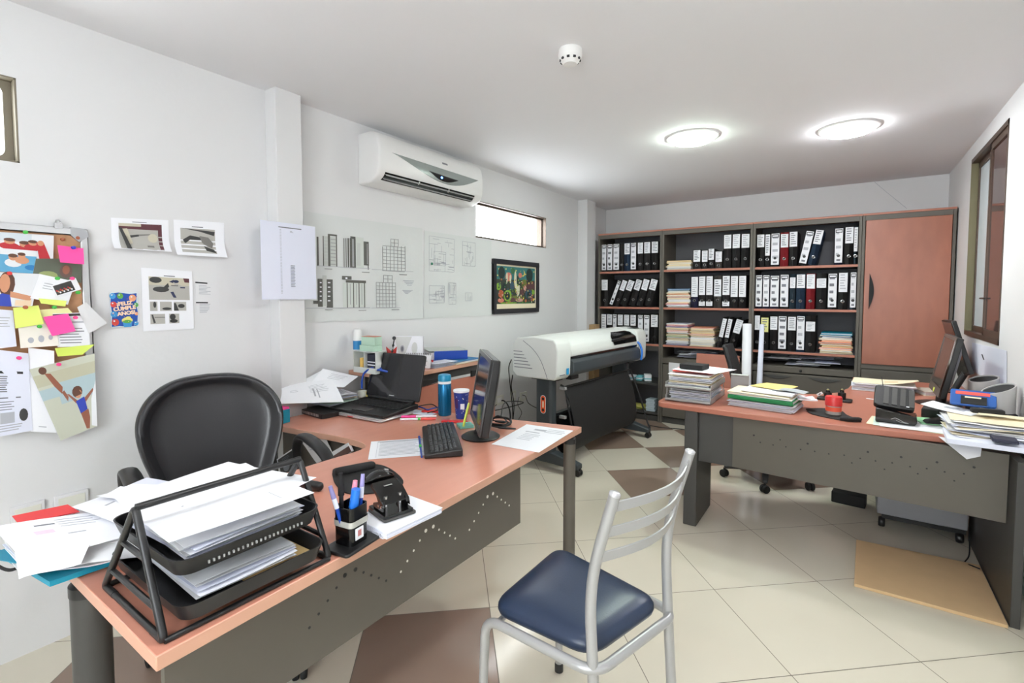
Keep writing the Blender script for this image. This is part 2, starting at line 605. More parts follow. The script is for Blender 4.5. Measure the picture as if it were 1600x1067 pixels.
def right_window():
    y0, y1, z0, z1 = WIN3
    root = bpy.data.objects.new('window_3', None)
    COL.objects.link(root)
    root.location = (ROOM_X1, (y0 + y1) / 2, z0); root['_o'] = tuple(root.location)
    struct(root)
    x = ROOM_X1
    f = MB()
    fm = mat('dark_bronze', (84, 68, 58), .4, metal=.25)
    f.box((x - .004, y0, z0), (x + .06, y1, z0 + .03), fm)
    f.box((x - .004, y0, z1 - .03), (x + .06, y1, z1), fm)
    f.box((x - .004, y0, z0), (x + .06, y0 + .014, z1), fm)
    f.box((x - .004, y1 - .012, z0), (x + .06, y1, z1), mat('olive_jamb', (112, 106, 78), .5))
    f.build('window_frame', root)
    ym = 4.345
    for nm, a, b, xx, gm in (('pane', y0 + .014, ym, x + .004, mat('brown_reflection_glass', (70, 50, 45), .06, spec=.8)),  # near pane: brown reflection of the cabinet door put into the glass colour
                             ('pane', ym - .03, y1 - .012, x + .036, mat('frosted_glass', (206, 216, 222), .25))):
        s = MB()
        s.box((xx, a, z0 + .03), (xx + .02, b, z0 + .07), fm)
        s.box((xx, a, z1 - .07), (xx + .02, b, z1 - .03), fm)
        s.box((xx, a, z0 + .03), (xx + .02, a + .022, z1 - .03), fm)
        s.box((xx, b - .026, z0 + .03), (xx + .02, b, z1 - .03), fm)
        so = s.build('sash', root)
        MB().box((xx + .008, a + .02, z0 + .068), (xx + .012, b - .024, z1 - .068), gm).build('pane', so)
    MB().tube([(x + .002, ym - .06, 1.385), (x + .002, ym + .09, 1.385)], .006, M_BLACK, 8).build('latch', root)


right_window()


# ---------------------------------------------------------------- ceiling lights
def downlight(x, y, label, tint, power, seen=True):
    t = thing('ceiling_light', label, 'ceiling light', (x, y, CEIL - .03), 'added fill downlights out of view' if not seen else None)
    MB().lathe([(.172, CEIL), (.172, CEIL - .008), (.15, CEIL - .016), (.138, CEIL - .016), (.138, CEIL)], (x, y, 0), M_WHITEP, 40).build('trim_ring', t)
    em = bpy.data.materials.new('lamp_diffuser')
    em.use_nodes = True
    b = em.node_tree.nodes['Principled BSDF']
    b.inputs['Base Color'].default_value = (.9, .9, .9, 1)
    b.inputs['Emission Color'].default_value = srgb(tint)
    b.inputs['Emission Strength'].default_value = power
    MB().lathe([(.136, CEIL - .012), (.137, CEIL - .020), (.126, CEIL - .033), (.09, CEIL - .041), (.03, CEIL - .044), (.001, CEIL - .044)], (x, y, 0), em, 40).build('diffuser', t)


downlight(-.935, 3.555, 'round glowing ceiling downlight with greenish edge, left of the lit pair', (238, 255, 240), LAMP_FAR)
downlight(-.045, 3.955, 'round glowing white ceiling downlight nearest the right wall', (250, 252, 255), LAMP_FAR)
for x, y in ((-.20, 1.08), (-.35, -.9)):  # two lamps added out of view to brighten the room
    downlight(x, y, 'round ceiling downlight added out of view to fill the near part of the room', (250, 252, 255), LAMP_FILL, False)


def smoke_detector():
    c = P(891, 78, CEIL)
    t = thing('smoke_detector', 'white round smoke detector on the ceiling', 'smoke detector', (c.x, c.y, CEIL - .06))
    MB().lathe([(.052, CEIL), (.054, CEIL - .025), (.052, CEIL - .034), (.04, CEIL - .052), (.03, CEIL - .064), (.001, CEIL - .066)], (c.x, c.y, 0), M_WHITEP, 36).build('housing', t)
    v = MB()
    for k in range(10):
        a = 2 * math.pi * k / 10 + YAW
        v.obox((c.x + .0445 * math.cos(a), c.y + .0445 * math.sin(a), CEIL - .046), (.006, .012, .008), (0, 0, a), M_INKD)
    v.build('vent_slots', t)


smoke_detector()

# ---------------------------------------------------------------- the bookcases along the back wall
BF = 5.363                       # front plane of the bookcases
BB = ROOM_Y1 - .12               # back of the bookcases
BX = [-2.465, -1.711, -.812, .064, .690]
SH = [1.683, 1.276, .868]        # shelf levels
BTOP = 2.125


def bookcase(i, name, label):
    x0, x1 = BX[i] + .001, BX[i + 1] - .001
    r = thing(name, label, 'cabinet' if i == 3 else 'bookcase', ((x0 + x1) / 2, BF, 0))
    t = .022
    for a in (x0, x1 - t):
        MB().box((a, BF, 0), (a + t, BB, BTOP - .018), M_GREY).build('side_panel', r, bevel=.002)
    MB().box((x0, BF - .004, BTOP - .018), (x1, BB, BTOP), M_SHELFE).build('top_board', r, bevel=.002)
    MB().box((x0 + t, BF, BTOP - .062), (x1 - t, BF + .02, BTOP - .018), M_GREY).build('top_rail', r, bevel=.002)
    MB().box((x0 + t, BB - .012, .02), (x1 - t, BB, BTOP - .018), M_CASEIN).build('back_panel', r)
    MB().box((x0 + t, BF + .03, 0), (x1 - t, BF + .05, .06), M_DGREY).build('plinth', r)
    a, b = x0 + t, x1 - t
    if i < 3:
        for z in SH:
            MB().box((a, BF + .006, z - .022), (b, BB - .012, z), M_CASEIN).box((a, BF + .002, z - .022), (b, BF + .0065, z), M_SHELFE).build('shelf', r)
    if i == 0:
        for z in (.43, .10):
            MB().box((a, BF + .02, z - .025), (b, BB - .012, z), M_DGREY).build('shelf', r)
        MB().box((a, BF + .006, .868 - .075), (b, BF + .02, .868 - .024), M_DGREY).build('cross_rail', r)
    if i in (1, 2):
        z = .725
        MB().box((a, BF + .004, z - .02), (b, BB - .012, z), M_GREY).build('cabinet_top', r)
        MB().box((a, BF + .002, z - .06), (b, BF + .02, z - .005), M_GREY).build('front_rail', r, bevel=.003)
    if i == 2:
        for zz in ((.36, .655), (.07, .35)):
            d = MB().box((a + .004, BF - .004, zz[0]), (b - .004, BF + .018, zz[1]), M_GREY).build('drawer', r, bevel=.005)
            for c in (-.575, -.18):
                h = MB()
                n = 14
                top = [(c - .135 + .27 * k / n, zz[1] - .02) for k in range(n + 1)]
                bot = [(c + .135 - .27 * k / n, zz[1] - .02 - .036 * math.sin(math.pi * k / n)) for k in range(1, n)]
                h.prism(top + bot, BF - .0125, BF - .004, M_DGREY, 'y')
                h.build('handle', d, bevel=.003)
        MB().lathe([(.009, 0), (.012, .004), (.012, .016)], (-.375, BF - .016, .69), M_BLACK, 16, 'y').build('lock', r)
    if i == 1:
        d = MB().box((a + .004, BF - .004, .075), (b - .004, BF + .018, .655), M_GREY).build('door', r, bevel=.005)
        sheet_mb([PY(1045, 566, BF - .0045), PY(1075, 569, BF - .0045), PY(1075, 606, BF - .0045), PY(1045, 605, BF - .0045)], [], M_PAPERG).build('notice', d)
        d2 = PY(1097, 563, BF - .006)
        MB().ell(d2, (.012, .008, .012), M_DBLUE).build('knob', d)
    if i == 3:
        MB().box((a, BF + .002, .755), (b, BF + .02, .80), M_GREY).build('front_rail', r, bevel=.003)
        d = MB().box((a + .004, BF - .012, .80), (b - .004, BF + .006, 2.062), M_DOOR).build('door', r, bevel=.003)
        h = MB()
        xh, n = .128, 16
        z0, z1 = 1.285, 1.598
        arc = [(xh + .034 * math.sin(math.pi * k / n), z0 + (z1 - z0) * k / n) for k in range(n + 1)]
        h.prism(arc + [(xh, z1), (xh, z0)], BF - .034, BF - .012, M_MATTEB, 'y')
        h.build('handle', d, bevel=.003, label=None) if False else h.build('handle', d, bevel=.003)
        MB().box((a + .004, BF - .004, .075), (b - .004, BF + .018, .75), M_GREY).build('lower_door', r, bevel=.004)
    return r


bookcase(0, 'bookcase', 'tall grey left bookcase with open low shelves, beside the wall pillar')
bookcase(1, 'bookcase', 'tall grey middle bookcase with folder stacks, between two other bookcases')
bookcase(2, 'bookcase', 'tall grey right bookcase with two red files and drawers, next to the wooden door')
bookcase(3, 'storage_cabinet', 'tall grey cabinet with a reddish wooden door in the right corner')

UNIT = ['left bookcase', 'middle bookcase', 'right bookcase']
BLK, BLUB, NAVB, REDB, TEALB, GRYB = (mat('binder_black', (46, 45, 46), .55), mat('binder_blue', (48, 78, 112), .5), mat('binder_navy', (46, 48, 84), .5),
                                      mat('binder_red', (206, 46, 58), .45), mat('binder_teal', (60, 84, 100), .5), mat('binder_grey', (94, 92, 86), .55))
M_LAB = mat('binder_label', (226, 227, 232), .55)
M_LABY = mat('yellow_label', (222, 220, 146), .6)
COLN = {BLK: 'black', BLUB: 'blue', NAVB: 'navy', REDB: 'red', TEALB: 'teal', GRYB: 'grey'}


def binder(unit, shelf, k, xl, xr, z0, h, body, style, tilt=0, dz_hole=.075, lab=(.02, .40)):
    """lever arch file; style: 'label' = part label, 'white' = full white spine, 'plain'."""
    w = xr - xl
    y0 = BF + .035
    word = COLN[body]
    lean = ' leaning' if abs(tilt) > 4 else ''
    desc = {'label': f'{word} lever arch file with white label', 'white': f'white spined {word} lever arch file',
            'yellow': f'{word} lever arch file with yellow label', 'plain': f'plain {word} lever arch file',
            'two': f'{word} lever arch file with two labels', 'long': f'{word} lever arch file with long white label'}[style]
    shn = ['top', 'second', 'third'][shelf]
    lb = f'{"leaning " if lean else ""}{desc}, {ORD[k]} from left, {shn} shelf, {UNIT[unit]}'
    c = Vector(((xl + xr) / 2, y0, z0 + .001))
    if tilt:
        a = R(tilt)
        c = Vector((xl + (w * math.cos(a) + 0) / 2, y0, z0 + .001 + abs(math.sin(a)) * w / 2))
    xf = Matrix.Translation(c) @ Matrix.Rotation(R(tilt), 4, 'Y')
    r = thing('ring_binder', lb, 'binder', c, f'files on the {shn} shelf of the {UNIT[unit]}')
    d = .28
    b = MB(xf)
    b.box((-w / 2, 0, 0), (w / 2, .0035, h), body)
    b.box((-w / 2, 0, 0), (-w / 2 + .003, d, h), body)
    b.box((w / 2 - .003, 0, 0), (w / 2, d, h), body)
    b.box((-w / 2 + .004, .01, .006), (w / 2 - .004, d - .015, h - .018), M_PAPERG)
    b.build('cover', r)
    g = random.Random(unit * 100 + shelf * 10 + k)
    m = MB(xf)
    lw = w * .44

    def label(za, zb, mm, n):
        nn = []
        for u0, v0, u1, v1, q in textlines(.15, .08, .88, .92, n, M_INK if g.random() < .4 else M_INKL, .4, .5, g.randint(0, 99)):
            nn.append((u0, v0, u1, v1, q))
        sheet_mb([(-lw, -.0008, zb), (lw, -.0008, zb), (lw, -.0008, za), (-lw, -.0008, za)], [], mm, thick=.0006, towards=(0, -5, zb), mb=m)
        for u0, v0, u1, v1, q in nn:
            m.box((-lw + 2 * lw * u0, -.0019, zb - (zb - za) * v1), (-lw + 2 * lw * u1, -.0015, zb - (zb - za) * v0), q)
    if style == 'white':
        label(.02, h - .006, M_LAB, 4)
        m.box((-lw * .86, -.0020, h - .044), (lw * .86, -.0012, h - .014), M_INKD)
        m.box((-lw * .7, -.0026, h - .036), (lw * .7, -.0018, h - .022), M_LAB)
        m.box((-lw * .5, -.0020, .034), (lw * .5, -.0012, .052), M_INK)
    elif style == 'label':
        label(h * (1 - lab[1]), h * (1 - lab[0]), M_LAB, 6)
    elif style == 'yellow':
        label(h * .52, h * .94, M_LABY, 5)
    elif style == 'long':
        label(h * .34, h * .97, M_LAB, 8)
    elif style == 'two':
        label(h * .40, h * .98, M_LAB, 7)
        label(h * .06, h * .2, M_LAB, 2)
    if style != 'plain':
        m.build('spine_label', r)
    hz = dz_hole
    if style == 'white':
        MB(xf).lathe([(.0005, -.0024), (.013, -.0024), (.013, -.001)], (0, 0, hz + .008), M_BLACK, 14, 'y').build('finger_hole', r)
    else:
        q = MB(xf)
        q.tube([(.0125 * math.cos(2 * math.pi * i / 14), -.002, hz + .0125 * math.sin(2 * math.pi * i / 14)) for i in range(14)], .0022, M_CHROME, 6, closed=True)
        q.lathe([(.0005, -.0016), (.0115, -.0016), (.0115, -.0005)], (0, 0, hz), M_BLACK, 14, 'y')
        q.build('finger_ring', r)
    return r


def row5(cx):      # helper for pixel columns read from the photo at their shelf plane
    return PY(cx, 450, BF + .035).x


def shelf_row(unit, shelf, items, h=.322):
    z = SH[shelf]
    xmin, xmax = BX[unit] + .026, BX[unit + 1] - .026
    k = 0
    last = xmin
    for it in items:
        a, b, body, style = it[:4]
        opt = it[4] if len(it) > 4 else {}
        xl, xr = row5(a), row5(b)
        xl = max(xl, last + .0015)
        if xr > xmax - .002:
            xr = xmax - .002
            xl = min(xl, xr - .03)
        if xr - xl < .028:
            xr = xl + .028
        binder(unit, shelf, k, xl, xr, z, opt.get('h', h), body, style, opt.get('tilt', 0), opt.get('hole', .075), opt.get('lab', (.02, .40)))
        last = xr
        k += 1


def c5(x): return 920 + .1874 * x
def c6(x): return 920 + .2062 * x
def c7(x): return 1160 + .1594 * x
def c8(x): return 1160 + .15 * x


L1 = {'lab': (.0, .42)}
shelf_row(0, 0, [(c5(103), c5(146), BLK, 'white'), (c5(150), c5(196), BLK, 'white'), (c5(200), c5(253), BLK, 'white'), (c5(258), c5(290), BLK, 'plain'),
                 (c5(292), c5(341), BLUB, 'label'), (c5(345), c5(393), BLK, 'white'), (c5(402), c5(450), BLK, 'label'), (c5(456), c5(510), BLK, 'label'),
                 (c5(517), c5(575), BLK, 'label')])
T = {'tilt': 22, 'h': .315}
shelf_row(0, 1, [(c5(85), c5(160), BLK, 'label', {'h': .32}), (c5(168), c5(196), BLK, 'white', {'tilt': 21, 'h': .315}), (c5(207), c5(250), BLK, 'label', {'tilt': 21, 'h': .315}),
                 (c5(259), c5(312), BLK, 'label', {'tilt': 20.9, 'h': .31}), (c5(331), c5(384), BLK, 'label', {'tilt': 17.5, 'h': .315}), (c5(396), c5(450), BLK, 'label', {'tilt': 16, 'h': .315}),
                 (c5(462), c5(522), BLK, 'label', {'tilt': 15, 'h': .312})])
shelf_row(0, 2, [(c6(96), c6(136), NAVB, 'label', {'lab': (.02, .7)}), (c6(139), c6(181), BLK, 'label'), (c6(184), c6(215), BLK, 'white'), (c6(220), c6(263), BLK, 'label'), (c6(268), c6(311), BLK, 'label'),
                 (c6(316), c6(362), BLK, 'label'), (c6(374), c6(416), BLK, 'white'), (c6(420), c6(464), BLK, 'white'), (c6(472), c6(530), BLK, 'label', L1)])
shelf_row(1, 0, [(c5(865), c5(928), BLK, 'label', {'h': .205, 'lab': (.03, .62), 'hole': .04}), (c5(936), c5(988), BLK, 'label', {'h': .195, 'lab': (.03, .62), 'hole': .042}),
                 (c5(991), c5(1042), BLK, 'label', {'h': .205, 'lab': (.0, .55), 'hole': .05}), (c5(1048), c5(1108), GRYB, 'label', {'h': .18, 'lab': (.04, .62), 'hole': .03}),
                 (c5(1116), c5(1184), BLK, 'label', {'h': .345, 'lab': (.02, .42), 'hole': .09}), (c5(1188), c5(1255), BLK, 'label', {'h': .345, 'lab': (.02, .42), 'hole': .09}),
                 (c5(1262), c5(1335), BLK, 'label', {'h': .342, 'lab': (.02, .42), 'hole': .09})])
shelf_row(1, 1, [(c5(852), c5(913), NAVB, 'long', {'h': .335}), (c5(916), c5(974), BLK, 'two', {'h': .335}), (c5(977), c5(1036), BLK, 'two', {'h': .335}),
                 (c5(1042), c5(1108), GRYB, 'label', {'h': .335, 'lab': (.12, .64), 'hole': .08}), (c5(1112), c5(1178), BLK, 'two', {'h': .335}), (c5(1181), c5(1246), BLK, 'long', {'h': .335}),
                 (c5(1249), c5(1314), BLK, 'long', {'h': .335})])
shelf_row(1, 2, [(c6(976), c6(1010), BLK, 'long', {'tilt': 11, 'h': .31}), (c6(1022), c6(1056), BLK, 'long', {'tilt': 10, 'h': .305}), (c6(1064), c6(1122), BLK, 'label', {'tilt': 15, 'h': .30, 'lab': (.03, .5)})])
shelf_row(2, 0, [(c7(130), c7(208), BLK, 'label'), (c7(212), c7(262), BLK, 'long'), (c7(268), c7(356), BLK, 'white'), (c7(360), c7(442), REDB, 'label', {'lab': (.05, .44)}), (c7(446), c7(530), BLK, 'label', {'lab': (.0, .43)}),
                 (c7(538), c7(620), BLK, 'white', {'tilt': 11}), (c7(628), c7(712), BLUB, 'label', {'tilt': 11, 'lab': (.0, .40)}), (c7(888), c7(974), NAVB, 'white', {'h': .335}),
                 (c7(988), c7(1076), BLK, 'label', {'h': .335, 'lab': (.0, .43)}), (c7(1095), c7(1148), TEALB, 'long', {'h': .34})], h=.326)
shelf_row(2, 1, [(c7(112), c7(196), NAVB, 'white'), (c7(200), c7(266), NAVB, 'white'), (c7(270), c7(362), NAVB, 'white', {'h': .325}), (c7(368), c7(456), BLK, 'white'),
                 (c7(462), c7(522), TEALB, 'label', {'lab': (.1, .4)}), (c7(526), c7(618), BLUB, 'label', {'lab': (.02, .4)}), (c7(624), c7(714), REDB, 'label', {'lab': (.02, .42)}),
                 (c7(722), c7(826), BLK, 'label', {'lab': (.14, .40)}), (c7(836), c7(930), BLK, 'white'), (c7(938), c7(1034), BLK, 'label', {'lab': (.0, .52)}), (c7(1056), c7(1132), TEALB, 'white', {'h': .34})], h=.333)
shelf_row(2, 2, [(c8(116), c8(194), BLK, 'label', {'lab': (.0, .42)}), (c8(200), c8(286), BLK, 'yellow'), (c8(296), c8(378), BLK, 'label'), (c8(382), c8(474), BLK, 'white', {'h': .34}),
                 (c8(480), c8(572), BLK, 'label'), (c8(574), c8(664), BLUB, 'white', {'h': .345}), (c8(668), c8(776), BLK, 'label', {'h': .345, 'lab': (.16, .42)})], h=.338)

M_TAN = mat('tan_card', (206, 176, 120), .8)


def folder_stack(what, where, x0, x1, y0, d, z0, ztop, palette, seed, lastcol=None):
    """a pile of cardboard folders, each one an object of its own."""
    g = random.Random(seed)
    ui = max(i for i in range(3) if BX[i] < (x0 + x1) / 2)
    x0, x1 = max(x0, BX[ui] + .034), min(x1, BX[ui + 1] - .034)
    n = len(palette)
    dz = (ztop - z0) / n
    z = z0 + .001
    nm = {id(M_MANILA): 'manila', id(M_TAN): 'tan', id(M_PINKF): 'salmon', id(M_CREAM): 'cream', id(M_BLUEF): 'blue', id(M_TEAL): 'teal', id(M_PAPER): 'white', id(M_PAPERB): 'white', id(M_REDF): 'red',
          id(M_PAPERG): 'light grey', id(M_GREENF): 'green', id(M_DBLUE): 'dark blue'}
    for k, m in enumerate(palette):
        cx, cy = (x0 + x1) / 2 + g.uniform(-.009, .009), y0 + d / 2 + g.uniform(-.010, .02)
        w = (x1 - x0) * g.uniform(.88, .985)
        rot = g.uniform(-2.5, 2.5)
        t = dz * g.uniform(.72, .97)
        xf = rot_at((cx, cy, z), rot)
        mb = MB(xf)
        dd = d * g.uniform(.93, 1.0)
        e = t * .24
        sag = g.uniform(0, .003)
        mb.box((-w / 2, -dd / 2, 0), (w / 2, dd / 2, e), m)
        mb.box((-w / 2 + .006, -dd / 2 + .004, e), (w / 2 - .006, dd / 2 - .004, t - e), M_PAPERG if k % 3 else M_CREAM)
        mb.box((-w / 2 + g.uniform(0, .01), -dd / 2 - g.uniform(0, .006), t - e), (w / 2 - g.uniform(0, .01), dd / 2, t), m)
        o = mb.build('folder')
        pos = 'topmost' if k == n - 1 else ('bottom' if k == 0 else f'{ORD[n - 1 - k]} from top' if n - 1 - k < 16 else 'deep')
        tag(o, f'{nm[id(m)]} card folder, {pos}, {what}, {where}', 'folder', f'folders in the {what}, {where}')
        z += t + .0006


def fx(px): return row5(px)


Wp, Wb, Wg = M_PAPER, M_PAPERB, M_PAPERG
folder_stack('low pile', 'top shelf, middle bookcase', fx(c5(638)), fx(c5(858)), BF + .03, .30, SH[0], SH[0] + .115,
             [Wp, Wg, M_CREAM, M_MANILA, M_CREAM, M_MANILA, M_TAN], 1)
folder_stack('tall pile', 'second shelf, middle bookcase', fx(c5(634)), fx(c5(850)), BF + .03, .30, SH[1], SH[1] + .225,
             [Wb, Wp, M_REDF, M_CREAM, Wp, Wg, M_CREAM, M_PINKF, M_CREAM, M_PINKF, M_MANILA, M_CREAM, M_BLUEF, M_BLUEF], 2)
folder_stack('left pile', 'third shelf, middle bookcase', fx(c6(564)), fx(c6(764)), BF + .03, .30, SH[2], SH[2] + .262,
             [M_DBLUE, Wg, Wp, Wg, M_TAN, Wp, M_GREENF, M_MANILA, M_CREAM, Wb, M_PINKF, M_TAN, M_CREAM, M_DBLUE, M_REDF, Wb], 3)
folder_stack('right pile', 'third shelf, middle bookcase', fx(c6(768)), fx(c6(966)), BF + .03, .30, SH[2], SH[2] + .235,
             [M_CREAM, Wg, M_CREAM, Wp, M_CREAM, Wp, Wp, M_MANILA, M_PINKF, M_MANILA, M_MANILA, M_TAN, M_CREAM, M_PINKF], 4)
folder_stack('pile', 'third shelf, right bookcase', fx(c8(806)), fx(c8(1172)), BF + .03, .31, SH[2], SH[2] + .225,
             [M_CREAM, M_CREAM, M_PINKF, M_MANILA, M_TAN, M_PINKF, M_PINKF, M_CREAM, Wp, M_BLUEF, M_TEAL], 5)


# loose things lying in the open compartments
def loose_sheets(where, x0, x1, y0, y1, z, n, seed, mats=(M_PAPER, M_PAPERB, M_PAPERG), rise=.012, lab='loose sheet of paper', group=None, size=(.29, .21), name='paper_sheet'):
    g = random.Random(seed)
    for k in range(n):
        w, d = size if g.random() < .7 else (size[1], size[0])
        w *= .96
        cx, cy = g.uniform(x0 + w / 2, max(x0 + w / 2 + .001, x1 - w / 2)), g.uniform(y0 + d / 2, max(y0 + d / 2 + .001, y1 - d / 2))
        rot = g.uniform(-9, 9)
        zz = z + .002 + rise * k
        m = mats[k % len(mats)]
        s = sheet(name, f'{lab} {where}', 'paper', flat_rect((cx, cy), w, d, rot, zz), textlines(.12, .1, .85, .7, 7, M_INKL, .3) if k % 2 else (), m, (6, 4), waves(rise * .22, seed + k), group=group or f'loose sheets {where}')


loose_sheets('lying above the drawers of the right bookcase', -.76, -.05, BF + .02, BF + .3, .727, 10, 11, rise=.011)
loose_sheets('lying above the grey door of the middle bookcase', -1.66, -1.1, BF + .02, BF + .3, .727, 7, 12, rise=.013)


def crumple(mb, c, r, m, seed):
    g = random.Random(seed)
    n, q = 10, 7
    rings = []
    for j in range(1, q):
        a = math.pi * j / q
        rings.append([Vector(c) + Vector((r[0] * math.sin(a) * math.cos(2 * math.pi * k / n), r[1] * math.sin(a) * math.sin(2 * math.pi * k / n), r[2] * math.cos(a))) * g.uniform(.75, 1.12) for k in range(n)])
    return mb.loft(rings, m)


def shelf_bits():
    z = .43
    M_TURQ = mat('turquoise_print', (110, 190, 200), .6)
    for k, (u, w, mm) in enumerate(((988, .07, M_PAPER), (1000, .06, M_TURQ), (1011, .07, M_PAPER))):
        c = PY(u, 590, BF + .12)
        xf = rot_at((c.x, BF + .1 + .02 * k, z + .001), 20 * k - 15)
        mb = MB(xf)
        mb.box((-w * .55, -.05, 0), (w * .55, .05, .055 + .018 * (k == 2)), mm)
        mb.box((-w * .56, -.051, .018), (w * .56, .051, .034), M_TURQ if mm is M_PAPER else M_PAPER)
        tag(mb.build('ink_box', bevel=.004), ['white and turquoise ink box at the left end of the low shelf row', 'turquoise ink box in the middle of the row on the low dark shelf', 'taller white ink box at the right end of the row on the low dark shelf'][k], 'box', 'ink boxes on the low shelf of the left bookcase')
    z = .10
    c = PY(998, 645, BF + .1)
    for k in range(3):
        cc = flat_rect((c.x, BF + .16), .24, .2, 8 - 9 * k, z + .002 + .012 * k)
        sheet('paper_sheet', ['cream', 'yellow', 'upper yellow'][k] + ' paper lying at the bottom of the left bookcase', 'paper', cc, (), [M_CREAM, M_YELN, mat('dull_yellow', (206, 200, 110), .8)][k], (4, 4), waves(.003, k))
    c = PY(1018, 640, BF + .1)
    for k in range(6):
        mb = MB(rot_at((c.x, BF + .12, z + .001 + .022 * k), (-1) ** k * 3))
        mb.box((-.05, -.07, 0), (.05, .07, .021), mat('pale_blue_paper', (190, 205, 215), .7))
        tag(mb.build('paper_block', bevel=.002), f'pale blue paper block, {ORD[5 - k] + " from the top" if k < 5 else "topmost"} in the small pile, bottom of left bookcase', 'paper block', 'pale blue paper blocks')
    # brown cardboard box peeping out by the pillar
    mb = MB(rot_at((-2.40, BF - .09, SH[2] + .0), 0))
    # stands on the plotter-side cabinet shelf front? it rests on the third shelf, pushed against the pillar side


shelf_bits()

# ---------------------------------------------------------------- left desk
DZ = .74


def left_desk():
    r = thing('corner_desk', 'l-shaped desk with pinkish wooden top and grey perforated front panel, in the left foreground', 'desk', (-1.4, 1.2, 0))
    poly = [(-1.03, .345), (-1.104, 2.222), (-1.482, 2.145), (-2.13, 2.02), (-2.13, 1.93), (-2.60, 1.93), (-2.60, 1.625), (-2.505, 1.62), (-2.505, 1.452), (-2.60, 1.445)]
    curve = smooth_path([(-2.60, 1.36, 0), (-2.36, 1.368, 0), (-2.15, 1.395, 0), (-1.98, 1.418, 0), (-1.83, 1.422, 0), (-1.745, 1.395, 0), (-1.718, 1.33, 0), (-1.722, 1.20, 0), (-1.722, .92, 0), (-1.715, .345, 0)], 5)
    poly += [(p.x, p.y) for p in curve]
    MB().prism(poly, DZ - .030, DZ, M_WOOD, side=M_WOODE).build('desktop', r, bevel=.0025)
    for (x, y) in ((-1.545, .385), (-1.142, 2.165)):
        rr = .040 if y < 1 else .030
        lg = MB().lathe([(rr, .0), (rr, .68)], (x, y, 0), M_DGREY if y < 1 else M_GREY, 28).build('leg', r, bevel=.002)
        MB().lathe([(rr + .002, .665), (rr + .002, .69), (rr * .8, .70), (rr * .8, .7105)], (x, y, 0), M_BLACK, 28).build('leg_collar', lg)
    for y in (.55, 1.60):
        MB().box((-1.16 - .17, y, .655), (-1.16, y + .04, .7095), M_DGREY).build('bracket', r)
    pp = MB()
    x0, x1, y0, y1, z0, z1 = -1.170, -1.152, .40, 1.735, .42, .7095
    pp.box((x0, y0, z0), (x1, y1, z1), M_GREY)
    hb = pp
    for base in (1.52, 1.18, .86):
        for i in range(5):
            for sgn in (1, -1):
                yy, zz = base - sgn * (.018 + .028 * i), .615 - .022 * i
                rad = .0065 if i == 0 else .004
                hb.lathe([(.0003, x1 + .0008), (rad, x1 + .0008), (rad, x1 - .001)], (0, yy, zz), M_OFFW if base > .9 else M_BLACK, 8, 'x')
    pp.build('modesty_panel', r)
    MB().box((-2.50, 1.452, .05), (-1.80, 1.468, .7095), M_GREY).build('front_panel', r)
    MB().box((-2.58, 1.86, .02), (-1.70, 1.875, .7095), M_DGREY).build('rear_panel', r)
    MB().box((-2.59, 1.40, 0), (-2.57, 1.90, .7095), M_DGREY).build('side_panel', r)
    return r


left_desk()

CZ = .93


def counter():
    r = thing('counter', 'raised wooden counter against the left wall behind the laptop', 'counter', (-2.4, 2.4, 0))
    MB().prism([(-2.617, 1.965), (-2.40, 1.965), (-2.34, 2.07), (-2.19, 2.07), (-2.225, 2.93), (-2.617, 2.93)], CZ - .028, CZ, M_WOODR, side=M_WOODE).build('counter_top', r, bevel=.003)
    MB().box((-2.60, 2.08, .845), (-2.235, 2.10, CZ - .029), M_DGREY).box((-2.255, 2.10, .845), (-2.235, 2.90, CZ - .029), M_DGREY).build('support_beam', r)
    MB().box((-2.175, 2.08, .0), (-2.155, 2.905, .843), M_WOODR).build('front_panel', r, bevel=.002)
    MB().box((-2.60, 2.08, .0), (-2.18, 2.095, .843), M_DGREY).build('side_panel', r)
    for y in (2.12, 2.62):
        b = MB()
        b.prism([(y, .842), (y + .16, .858), (y + .17, .872), (y, .885)], -2.155, -2.143, M_MATTEB, 'x')
        b.build('bracket', r)


counter()


